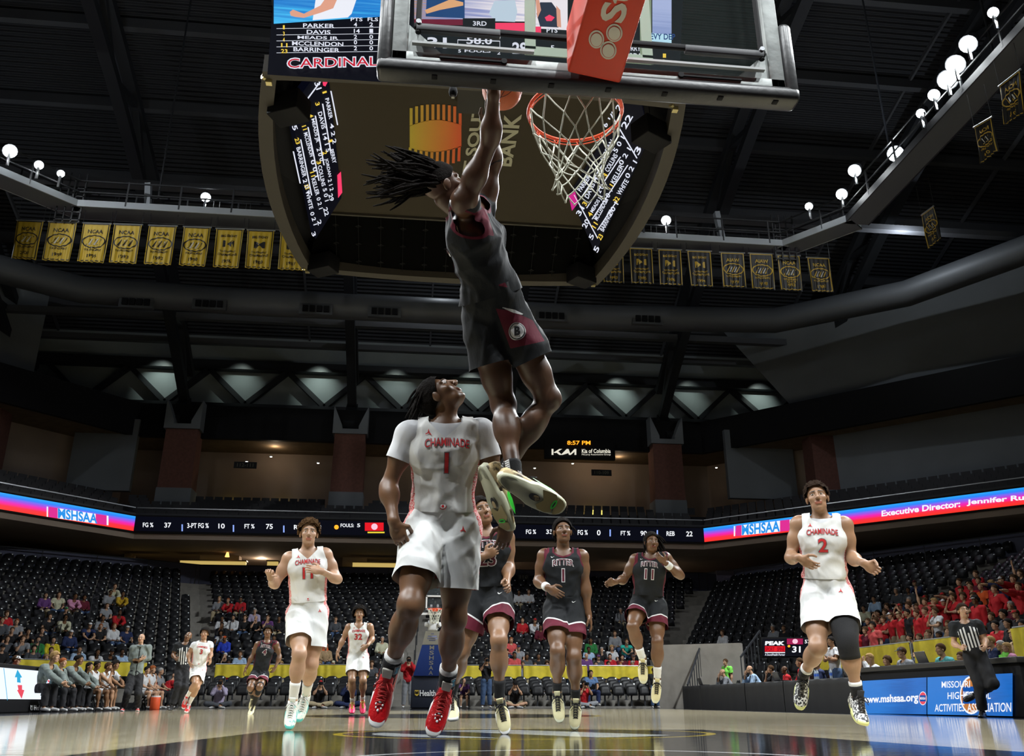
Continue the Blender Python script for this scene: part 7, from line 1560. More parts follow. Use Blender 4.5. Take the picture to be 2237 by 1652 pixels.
drape([(12.5, 27.0), (12.5, 21.6)], 'long yellow drape on the right rail in front of the student section', 1.62, 1.12); drape([(12.5, 21.4), (12.5, 18.6)], 'yellow drape on the right rail behind the headset wearer', 1.62, 1.12); drape([(12.5, 17.6), (12.5, 13)], 'yellow drape at the right edge of the frame behind the seated woman', 1.66, 1.05)

# ---- left LED table
lt = empty('led_sideline_table', (-8.75, 19, 0)); tag(lt, 'white LED sideline board with blue and red arrows and hands at the left frame edge', 'display')
def lx(mb, n, m=None, bevel=0): o = mb.build(n, m, lt, False, bevel); o.location = -lt.location; return o
lx(MB().box((-9.0, 18.5, .50), (.7, 11.4, 1.0)), 'cabinet', M_black, .03)
XL = -8.63
def LQ(*pts): return [PX(x, y, XL) for x, y in pts]
sc_ = [PX(0, 1456, XL), PX(124, 1468, XL), PX(133, 1531, XL), PX(0, 1531, XL)]; sc_ = [np.array([XL, 12.9, .93]), np.array([XL, 23.7, .90]), np.array([XL, 23.7, .28]), np.array([XL, 12.9, .28])]
lx(MB().quad([p for p in sc_]), 'screen', em('led_panel_white', (.80, .88, 1), 1.15))
E_cy = em('led_cyan', (.03, .42, .72), 1.); E_rr = em('led_rose', (.85, .08, .12), 1.)
def lpoly(pts, m, nm): lx(MB().quad([p+np.array([.012, 0, 0]) for p in LQ(*pts)]), nm, m)
lpoly([(37, 1463), (47, 1480), (43, 1481), (44, 1492), (36, 1491), (36, 1480), (31, 1480)], E_cy, 'blue_arrow'); lpoly([(37, 1497), (47, 1497), (47, 1507), (52, 1508), (46, 1527), (36, 1508), (39, 1507)], E_rr, 'red_arrow')
lpoly([(89, 1470), (93, 1487), (98, 1489), (98, 1512), (90, 1510), (87, 1500), (87, 1490)], E_cy, 'blue_hand'); lpoly([(110, 1485), (117, 1489), (118, 1505), (117, 1525), (113, 1512), (108, 1511), (108, 1488)], E_rr, 'red_hand')
for i in range(4): lpoly([(98, 1487+6*i), (102, 1487.5+6*i), (102, 1491.5+6*i), (98, 1491+6*i)], E_cy, 'blue_finger'); lpoly([(103, 1486+6*i), (107, 1486.5+6*i), (107, 1490.5+6*i), (103, 1490+6*i)], E_rr, 'red_finger')
mb = MB()
for x in (7,): mb.beam(*[p+np.array([.012, 0, 0]) for p in LQ((x, 1460), (x+8, 1530))], .01, .004)
lx(mb, 'panel_seam', em('led_cyan', (.03, .42, .72), 1.))
lx(MB().add([p+np.array([.02, 0, 0]) for p in LQ((71, 1540), (103, 1540), (103, 1551), (71, 1551))], [(0, 1, 2, 3)]), 'lettering_backing', M_black)
mb = MB(); quadtext('Health Care', [p+np.array([.03, 0, 0]) for p in LQ((72, 1541), (104, 1541), (104, 1552), (72, 1552))], M_white, mb, bold=0); quadtext('M', [p+np.array([.03, 0, 0]) for p in LQ((64, 1541), (69, 1541), (69, 1546), (64, 1546))], M_white, mb); quadtext('U', [p+np.array([.03, 0, 0]) for p in LQ((64, 1546), (69, 1546), (69, 1552), (64, 1552))], M_white, mb); lx(mb, 'lettering')

# ---- right: black draped tables and the blue advertising table
XR = 9.35
M_drp = mat('black_drape', (.012, .012, .013), .85, bump=.2, bscale=4)
segs_ = [(13.0, 13.55), (18.4, 22.3), (22.35, 25.0), (25.05, 29.0), (29.05, 31.0)]
for i, (a, b) in enumerate(segs_[1:]):
    o = empty('draped_table', (XR+.35, (a+b)/2, 0)); tag(o, ['black draped press table, nearest to the blue advertising panels', 'black draped press table, second along from the advertising panels', 'long black draped press table before the men with glasses', 'shortest black draped press table at the far end of the row'][i], 'table', 'black draped press tables')
    n = int((b-a)/.12); V = []
    for q in range(n+1): y = a+(b-a)*q/n; V += [(XR+.012*math.sin(q*1.3), y, .0), (XR+.006*math.sin(q*1.3), y, .60), (XR+.01, y, .72), (XR+.75, y, .73)]
    V = np.array(V)-np.array(o.location); mk('drape', V, [(4*q+j, 4*q+j+1, 4*q+j+5, 4*q+j+4) for q in range(n) for j in range(3)], M_drp, o, True)
    MB().box((.02, 0, .705), (.70, b-a-.02, .03)).build('tabletop', M_black, o)
    for sx in (-.28, .3):
        for sy in (-1, 1): MB().cyl((sx, sy*((b-a)/2-.15), 0), (sx, sy*((b-a)/2-.15), .69), .02, 6).build('leg', M_steel, o)
at = empty('advertising_table', (XR+.35, 15.7, 0)); tag(at, 'long black table with bright blue advertising panels along its front', 'table')
def ay(mb, n, m=None, bevel=0): o = mb.build(n, m, at, False, bevel); o.location = -at.location; return o
ay(MB().box((XR+.4, 15.75, .40), (.76, 5.1, .80)), 'cabinet', M_black, .02); ay(MB().box((XR+.38, 15.75, .845), (.86, 5.2, .09)), 'tabletop', mat('top_black', (.02, .019, .018), .6), .01)
E_adb = ramp_em('ad_blue', [(0, (.0, .09, .42)), (.4, (.005, .16, .62)), (.6, (.0, .12, .5)), (1, (.01, .2, .7))], .9, axis=1, noise=.6)
XA = XR-.02
def AQ(x0, y0, x1, y1, y2=None, y3=None, d=0.): y2 = y1 if y2 is None else y2; y3 = y0 if y3 is None else y3; return [PX(x0, y0, XA-d), PX(x1, y3, XA-d), PX(x1, y2, XA-d), PX(x0, y1, XA-d)]
for nm, q in (('blue_panel', AQ(1884, 1488, 2024, 1559, 1561, 1480)), ('blue_panel', AQ(2026, 1480, 2212, 1561, 1565, 1471))): ay(MB().quad(q), nm, E_adb)
mb = MB(); quadtext('www.mshsaa.org', AQ(1884, 1521, 2006, 1541, 1538, 1514, .01), E_w, mb, bold=.03); ay(mb, 'web_lettering')
mb = MB()
for t, a, b, c, d in [('MISSOURI', 2057, 1489, 2119, 1503), ('STATE', 2126, 1486, 2160, 1501), ('HIGH', 2070, 1513, 2107, 1528), ('SCHOOL', 2109, 1512, 2164, 1528), ('ACTIVITIES', 2042, 1539, 2107, 1555), ('ASSOCIATION', 2113, 1537, 2209, 1556)]: quadtext(t, AQ(a, b, c, d, d-.5, b-2, .02), E_w, mb, bold=.01)
ay(mb, 'association_lettering')
E_br = em('led_brown', (.55, .19, .04), 1.); E_bl2 = em('led_deepblue', (.0, .08, .4), 1.)
for cx, cy, rx, ry in ((2122, 1519, 25, 42), (2016, 1526, 8.5, 15)):
    for f, m, o_ in ((1., E_w, .006), (.9, E_br if cx > 2100 else E_rr, .009)):
        V = [PX(cx+rx*f*math.cos(a), cy+ry*f*math.sin(a), XA-o_) for a in np.linspace(0, 6.283, 25)[:-1]]; ay(MB().quad(V), 'round_seal', m)
    ay(MB().quad(AQ(cx-rx*.75, cy-ry*.45, cx+rx*.75, cy+ry*.45, d=.012)), 'seal_band', E_bl2); mb = MB(); quadtext('MSHSAA', AQ(cx-rx*.7, cy-ry*.2, cx+rx*.7, cy+ry*.2, d=.015), E_w, mb); ay(mb, 'seal_lettering')
# things on the tables
def bottle(p, i, lab):
    o = empty('water_bottle', p); tag(o, lab, 'bottle', 'water bottles on the press tables'); MB().cyl((0, 0, 0), (0, 0, .15), .032, 10).cyl((0, 0, .15), (0, 0, .19), .032, 10, r2=.014).build('bottle_body', mat('bottle_clear', (.55, .65, .75), .15, alpha=.6), o); MB().cyl((0, 0, .19), (0, 0, .215), .015, 8).build('cap', M_white, o); MB().cyl((0, 0, .06), (0, 0, .12), .033, 10).build('label', mat('label_blue', (.05, .15, .6), .5), o)
for i, (px_, py_, lab) in enumerate([(1531, 1492, 'water bottle alone at the far end of the press tables'), (1781, 1476, 'water bottle left of a pair near the man in navy'), (1786, 1476, 'water bottle right of a pair near the man in navy'), (1815, 1474, 'water bottle in front of the standing man in white')]):
    p = PX(px_, py_, XR+.35); bottle((p[0], p[1], .735), i, lab)
for i, (y, lab) in enumerate([(19.2, 'open black laptop by the blond woman with a phone'), (16.2, 'open black laptop right of the man in the teal shirt'), (29.6, 'black bag-like case at the far end of the press tables'), (23.2, 'open laptop on the middle press table')]):
    zt = .89 if y < 18.3 else .735; o = empty('laptop', (XR+.35, y, zt)); tag(o, lab, 'laptop'); MB().box((0, 0, .01), (.24, .34, .02)).build('keyboard_half', M_black, o, bevel=.004); MB().box((-.15, 0, .12), (.02, .34, .22), R=np.array([(.95, 0, .3), (0, 1, 0), (-.3, 0, .95)])).build('screen_half', mat('laptop_grey', (.05, .05, .055), .5), o, bevel=.004)

# ---- corner scoreboard under the right corner stand, tunnel wall, railings
tn = tag(MB().box((0, 0, 0), (3.2, .4, 2.3)).build('wall_tunnel', mat('tunnel_concrete', (.27, .25, .22), .9, var=.15, vscale=2)), kind='structure'); tn.location = (10.75, 33.2, 1.1); tn.rotation_euler = (0, 0, -.55)
ps = empty('corner_scoreboard', PY(1715, 1418, 29.6)); tag(ps, 'small corner LED scoreboard reading PEAK and 31, above the press tables', 'display'); Lp = np.array(ps.location)
def CP(x, y, d=0.): return PY(x, y, 29.6-d)-Lp
a, b = CP(1666, 1396), CP(1800, 1434); MB().box(((a[0]+b[0])/2, .12, (a[2]+b[2])/2), (b[0]-a[0]+.1, .2, a[2]-b[2]+.12)).build('housing', M_black, ps)
mk('screen', [CP(1666, 1396), CP(1800, 1396), CP(1800, 1434), CP(1666, 1434)], [(0, 1, 2, 3)], E_blk, ps)
quadtext('PEAK', [CP(1672, 1401, .02), CP(1715, 1401, .02), CP(1714, 1410, .02), CP(1671, 1410, .02)], E_w, parent=ps, bold=.06)
mk('red_block', [CP(1671, 1412, .02), CP(1715, 1412, .02), CP(1715, 1424, .02), CP(1671, 1424, .02)], [(0, 1, 2, 3)], em('led_red', (.8, .01, .02), 1.), ps); quadtext('SPORT   SPINE', [CP(1672, 1414, .03), CP(1714, 1414, .03), CP(1714, 1423, .03), CP(1672, 1423, .03)], em('led_redtext', (.35, .0, .01), 1.), parent=ps, bold=.04)
mk('underline', [CP(1671, 1425, .02), CP(1715, 1425, .02), CP(1715, 1427, .02), CP(1671, 1427, .02)], [(0, 1, 2, 3)], E_w, ps); quadtext('A SoundHealth Partner', [CP(1671, 1428, .02), CP(1715, 1428, .02), CP(1715, 1433, .02), CP(1671, 1433, .02)], em('led_white2', (.85, .88, 1), .9), parent=ps)
mk('team_panel', [CP(1719, 1395.5, .02), CP(1754, 1395.5, .02), CP(1754, 1408, .02), CP(1719, 1408, .02)], [(0, 1, 2, 3)], em('led_maroon2', (.35, .01, .08), 1.), ps)
for cx, cy, r, m in ((1737, 1401.5, 6, em('led_pinkwhite', (1, .6, .75), 1.)), (1723.5, 1412, 3, E_or)): mk('dot', [CP(cx+r*math.cos(t), cy+r*math.sin(t)*.9, .03) for t in np.linspace(6.283, 0, 17)[:-1]], [tuple(range(16))], m, ps)
quadtext('31', [CP(1731, 1412, .02), CP(1749, 1412, .02), CP(1749, 1426, .02), CP(1730, 1426, .02)], E_w, parent=ps, bold=.03); quadtext('57', [CP(1758, 1398, .02), CP(1770, 1398, .02), CP(1770, 1406, .02), CP(1758, 1406, .02)], E_w, parent=ps)
for i, pts in enumerate([[(1502, 1497, 30.5), (1528, 1417, 33)], [(1618, 1436, 30.0), (1660, 1378, 31)]]):
    a, b = PY(*pts[0]), PY(*pts[1]); o = empty('stair_railing', a); tag(o, ['black barred stair railing left of the tunnel wall', 'black stair railing beside the corner scoreboard'][i], 'railing'); MB().beam((0, 0, 0), b-a, .05, .05).build('hand_rail', M_steel, o)
    for q in range(7): p = (b-a)*q/6; MB().beam(p, p-np.array([0, 0, 1.0]), .03, .03).build('baluster', M_steel, o)
# aisle handrails in the bowl
for (x0, y0, n_) in [(-8.3, 36.8, 6), (.1, 37.5, 5), (10.0, 36.8, 6), (-13.6, 32.6, 5)]:
    for k in range(n_):
        z = Z0+RISE*(1+2*k); o = empty('aisle_handrail', (x0+(k*.05), y0+1.64*k, z)); tag(o, 'thin black handrail hoop, %s one up the %s stair aisle' % (ordn_(k+1), {-8.3: 'left', .1: 'middle', 10.0: 'right', -13.6: 'outermost left'}[x0]), 'railing', 'aisle handrails'); MB().tube([(0, 0, 0), (0, 0, .9), (0, .7, 1.1), (0, .7, .3)], .02, 6).build('hoop', M_steel, o)
# ================================================================== CROWD, BENCH, STAFF
M_cskin = attr_mat('crowd_skin', (0, 0, 0), [], rough=.5, bump=.05, objcol=True)
M_cshirt = attr_mat('crowd_cloth', (0, 0, 0), [], rough=.85, bump=.3, objcol=True)
M_chair_ = mat('crowd_hair', (0, 0, 0), .9, objcol=True, spec=.1)
def Jseat(lean=0., arms='lap', knees=.14, turn=0., slump=0.):
    J = dict(pv=(0, 0, .52), nk=(0, .03-lean*.75, .52+.50*math.cos(lean*1.1)-slump), pr=(-.09, 0, .50), pl=(.09, 0, .50), kr=(-knees, -.42, .50), kl=(knees, -.42, .50), ar=(-knees, -.44, .10), al=(knees, -.44, .10), tr=(-knees-.02, -.62, .04), tl=(knees+.02, -.62, .04))
    nk = np.array(J['nk']); J['hd'] = nk+np.array([0, -.05-lean*.12, .19]); J['sr'] = nk+np.array([-.18, 0, -.04]); J['sl'] = nk+np.array([.18, 0, -.04])
    E = dict(lap=((-.24, -.10, -.30), (-.10, -.30, -.38), (-.06, -.38, -.38)), cross=((-.23, -.14, -.26), (.04, -.24, -.24), (.12, -.22, -.22)), knees=((-.20, -.24, -.22), (-.05, -.40, -.36), (.0, -.46, -.36)), chin=((-.16, -.26, -.24), (-.04, -.22, .02), (-.02, -.20, .10)), cam=((-.22, -.22, -.16), (-.06, -.24, .12), (-.02, -.22, .18)), up=((-.24, -.06, .22), (-.26, -.08, .48), (-.26, -.08, .57)), point=((-.10, -.30, .0), (-.06, -.54, .06), (-.05, -.62, .07)), hips=((-.36, .02, -.24), (-.20, -.04, -.44), (-.14, -.08, -.48)), down=((-.21, .02, -.30), (-.22, -.04, -.56), (-.22, -.06, -.65)), thigh=((-.25, -.08, -.28), (-.18, -.32, -.38), (-.16, -.40, -.40)))
    def arm(q, key):
        e, w, h = [np.array(v)*([1, 1, 1] if q == 'r' else [-1, 1, 1]) for v in E[key]]; J['e'+q] = nk+e; J['w'+q] = nk+w; J['h'+q] = nk+h
    a = arms.split('/'); arm('r', a[0]); arm('l', a[-1]); return {k: np.array(v, float) for k, v in J.items()}
def Jstand(arms='down', hip=.94):
    J = Jseat(0, arms); d = np.array([0, 0, hip-.52]); J = {k: v+d for k, v in J.items()}
    for q, sx in (('r', -1), ('l', 1)): J['p'+q] = np.array([sx*.09, 0, hip-.04]); J['k'+q] = np.array([sx*.11, -.02, .50]); J['a'+q] = np.array([sx*.13, .0, .09]); J['t'+q] = np.array([sx*.16, -.18, .03])
    return J
def Jcross():
    J = Jseat(.12, 'cam'); d = np.array([0, 0, -.38]); J = {k: v+d for k, v in J.items()}
    J.update({k: np.array(v, float) for k, v in dict(kr=(-.38, -.26, .16), kl=(.38, -.26, .16), ar=(.10, -.38, .08), al=(-.10, -.34, .08), tr=(.24, -.42, .05), tl=(-.24, -.38, .05)).items()}); return J
POSES = dict(lap=Jseat(.05, 'lap'), lean=Jseat(.45, 'knees'), cross=Jseat(.0, 'cross'), chin=Jseat(.3, 'chin/lap'), thigh=Jseat(.12, 'thigh', .2), cam=Jseat(.1, 'cam'), wave=Jseat(0, 'up/lap'),
             stand=Jstand('down'), scross=Jstand('cross'), schin=Jstand('chin/cross'), ship=Jstand('hips'), spoint=Jstand('up/down'), sclap=Jstand('point'), floor=Jcross(), scam=Jstand('cam'))
GEO = {}
def pmesh(o): m = o.data; bpy.data.objects.remove(o); return m
def pose_geo(pose, fine=False):
    k = (pose, fine)
    if k in GEO: return GEO[k]
    J = POSES[pose]; s = .93; h = .016 if fine else .022; A = head_frame(J, (0, -1, -.05)); tmp = empty('x'); g = {'J': J, 'A': A}
    pr = torso_prims(J, s)+neck_prims(J, s, A)+sum([arm_prims(J, s, q) for q in 'rl'], [])+head_prims(J, s, A, True)+sum([leg_prims(J, s, q) for q in 'rl'], [])
    for q in 'rl':
        if fine: pr += hand_prims(J, s, q, (0, -.3, 1), .6)
        else: d = nrm(J['h'+q]-J['w'+q]); pr += [RC(J['w'+q], J['w'+q]+d*.07, .028, .034, .01), RC(J['w'+q]+d*.07, J['w'+q]+d*.15, .030, .020, .01)]
    V, Q = surf([p for p in pr], h); c = J['hd']; V0, F0, _ = clip(V, Q, (-(V-(c-A[2]*.13*s))@nrm(J['hd']-J['nk']))*1.0+np.where(np.linalg.norm(V-c, axis=1) < .2, 0, 9))
    d_, o_, hh = sfield([p for p in pr], c-.19, c+.19, .0085 if fine else .012); V1, Q1 = nets(d_, o_, hh); V1, F1, _ = clip(V1, Q1, np.minimum((V1-(c-A[2]*.13*s))@nrm(J['hd']-J['nk'])+.006, .18-np.linalg.norm(V1-c, axis=1)))
    VV = np.concatenate([V0, V1]); FF = {3: [], 4: []}
    for f in F0: FF[f.shape[1]].append(f)
    for f in F1: FF[f.shape[1]].append(f+len(V0))
    g['body'] = pmesh(mk('body', VV, [np.concatenate(f) for f in FF.values() if f], M_cskin, None, True))
    for nm, sl, nk_, lo in (('tee', .6, 'crew', 0.), ('long', 1.5, 'crew', .01), ('tank', 0., 'crew', 0.)):
        if nm == 'tank' and not fine: continue
        o, _ = jersey(None, J, s, M_cshirt, h*.9, 1.03, 5, sl, nk_, -.08, .016, 'shirt', .020 if sl else .016, loose=lo); g[nm] = pmesh(o)
    o, _ = shorts(None, J, s, M_cshirt, h*.9, 1.02, 9, long_=True, top=.05, name='trousers', inf=.015, amp=.010); g['pants'] = pmesh(o)
    o, _ = shorts(None, J, s, M_cshirt, h*.9, 1.02, 9, .8, .02, top=.05, name='shorts', inf=.012, amp=.010); g['shorts'] = pmesh(o)
    hc = lambda **kw: pmesh(hair_cap(None, J, A, s, M_chair_, **kw))
    g['short'] = hc(th=.012, amp=.006, freq=80, h=.013); g['afro'] = hc(th=.035, amp=.016, freq=60, h=.014, side=.035); g['messy'] = hc(th=.024, amp=.014, freq=55, h=.013, side=.018, line=.03)
    P = [EL(c+(A[2]*.036-A[1]*.014)*s, A, (.088*s, .108*s, .098*s), .02), EL(c+(-A[2]*.10-A[1]*.05)*s, A, (.085*s, .055*s, .15*s), .04)]; V, Q = surf(P, .014, 0, wrinkle(4, .008, 60)); r = (V-c)@A.T/s; gg = np.maximum(np.maximum(-r[:, 1]*.9-.012+(r[:, 2]+.02)*.9, r[:, 2]-.065-np.maximum(r[:, 1]-.05, 0)*.4), -.01-r[:, 1])*s; V2, F2, _ = clip(V, Q, gg); g['longhair'] = pmesh(mk('hair', V2, F2, M_chair_, None, True))
    mb = MB(); R = A; V, Q = surf([EL(c+(A[2]*.048-A[1]*.008)*s, A, (.085*s, .105*s, .082*s), .02)], .013); gg = (V-c)@A[2]-.045*s; V2, F2, _ = clip(V, Q, gg); 
    n0 = len(V2); bv = []; 
    for i in range(9): a = math.pi*i/8; bv.append(c+A[0]*.075*s*math.cos(a)+A[1]*(.085+.075*math.sin(a))*s+A[2]*(.048-.012*math.sin(a))*s)
    br_ = MB(); br_.add(bv+[p+A[2]*.008 for p in bv], [tuple(range(8, -1, -1)), tuple(range(9, 18))]+[(i, i+1, 10+i, 9+i) for i in range(8)]); Fa = [tuple(int(q) for q in t) for f in F2 for t in f]+[tuple(q+n0 for q in f) for f in br_.f]
    g['cap'] = pmesh(mk('cap', list(map(tuple, V2))+br_.v, Fa, M_cshirt, None, True))
    # shoes
    mb = MB()
    for q in 'rl':
        a, t = J['a'+q], J['t'+q]; d = nrm(t-a); f_ = np.array([d[0], d[1], 0]); f_ = nrm(f_) if np.linalg.norm(f_) > .1 else np.array([0, -1., 0]); V, Q = surf([RC(a+[0, 0, -.03]-f_*.03, a+f_*.15+np.array([0, 0, -.055]), .042, .034, .02)], .02); mb.add(V, [tuple(x) for x in Q])
    g['shoes'] = pmesh(mb.build('shoes', M_cshirt, None, True)); bpy.data.objects.remove(tmp); GEO[k] = g; return g
CL = dict(red=(.42, .012, .018), coral=(.50, .07, .07), maroon=(.10, .008, .02), black=(.012, .012, .014), white=(.55, .56, .58), grey=(.22, .23, .25), navy=(.015, .025, .08), blue=(.02, .05, .45), yellow=(.55, .45, .02), gold=(.50, .32, .02), cream=(.50, .50, .36), pink=(.55, .24, .38), purple=(.11, .04, .16), lavender=(.36, .32, .45), green=(.02, .16, .04), lime=(.22, .72, .10), teal=(.08, .32, .32), lightblue=(.30, .42, .58), denim=(.10, .18, .34), tan=(.32, .22, .12), khaki=(.36, .30, .19), orange=(.65, .10, .02), jeans=(.05, .09, .18), dkgrey=(.06, .065, .075), turquoise=(.03, .45, .36), greygreen=(.15, .18, .17))
HC = dict(black=(.012, .01, .009), brown=(.06, .032, .016), blond=(.30, .19, .08), red=(.25, .075, .025), grey=(.30, .29, .28), white=(.5, .5, .5))
CN = dict(lightblue='light blue', dkgrey='dark grey', greygreen='grey green', lime='lime green')
def put(pose, loc, rz, skin, top, sleeve, bottom, hair, hcol, cap=None, scale=1., fine=False, legs='pants', shoes=(.25, .25, .27), headturn=0):
    g = pose_geo(pose, fine); r = empty('person', loc, rz); r.scale = (scale,)*3
    def part(nm, me, col): o = bpy.data.objects.new(nm, me); COL.objects.link(o); o.parent = r; o.color = (*col, 1); return o
    part('body', g['body'], SK[skin]); part('shirt', g[sleeve], CL[top]); part(legs if legs == 'shorts' else 'trousers', g[legs], CL[bottom]); part('shoes', g['shoes'], shoes)
    if hair and hair != 'bald': part('hair', g[hair], HC[hcol])
    if cap: part('cap', g['cap'], CL[cap])
    return r
HD = dict(short='short hair', longhair='long hair', afro='curly hair', messy='tousled hair', bald='bald head')
def describe(top, sleeve, hair, hcol, cap, skin):
    t = CN.get(top, top)+' '+('t-shirt' if sleeve == 'tee' else 'top')
    h = ('%s cap' % CN.get(cap, cap)) if cap else ('bald' if hair == 'bald' else hcol+' hair')
    return t, h
USED = set()
def seat_for(x, y):
    best = None
    for i, (p, a, k, sec) in enumerate(SEAT):
        if i in USED or sec == 'floor': continue
        hx, hy, d = SHEAD[i]; e = (hx-x)**2+((hy-y)*1.3)**2
        if best is None or e < best[0]: best = (e, i)
    USED.add(best[1]); return best[1]
SHEAD = [px_of(p+np.array([0, 0, 1.22])) for p, a, k, sec in SEAT]
RECS = []
def crowd(rows, extra=''):
    for rec in rows:
        x, y, top, sl, hair, hc, cap, skin, pose = rec; i = seat_for(x, y); p, a, k, sec = SEAT[i]; ca, sa = math.cos(a), math.sin(a)
        off = np.array([sa*.04, -ca*.04, 0]); bot = random.choice(['jeans', 'black', 'dkgrey', 'jeans', 'khaki']); turn = random.uniform(-.15, .15)
        if sec == 'left stand' or 'corner' in sec: turn += -.0
        sc = random.uniform(.95, 1.03); r = put(pose, p+off-np.array([0, 0, .02]), a+turn, skin, top, sl, bot, hair, hc, cap, sc)
        RECS.append((r, k, sec, px_of(p)[0], describe(top, sl, hair, hc, cap, skin)))
SKN = 'light'
L_ = 'long'; T_ = 'tee'
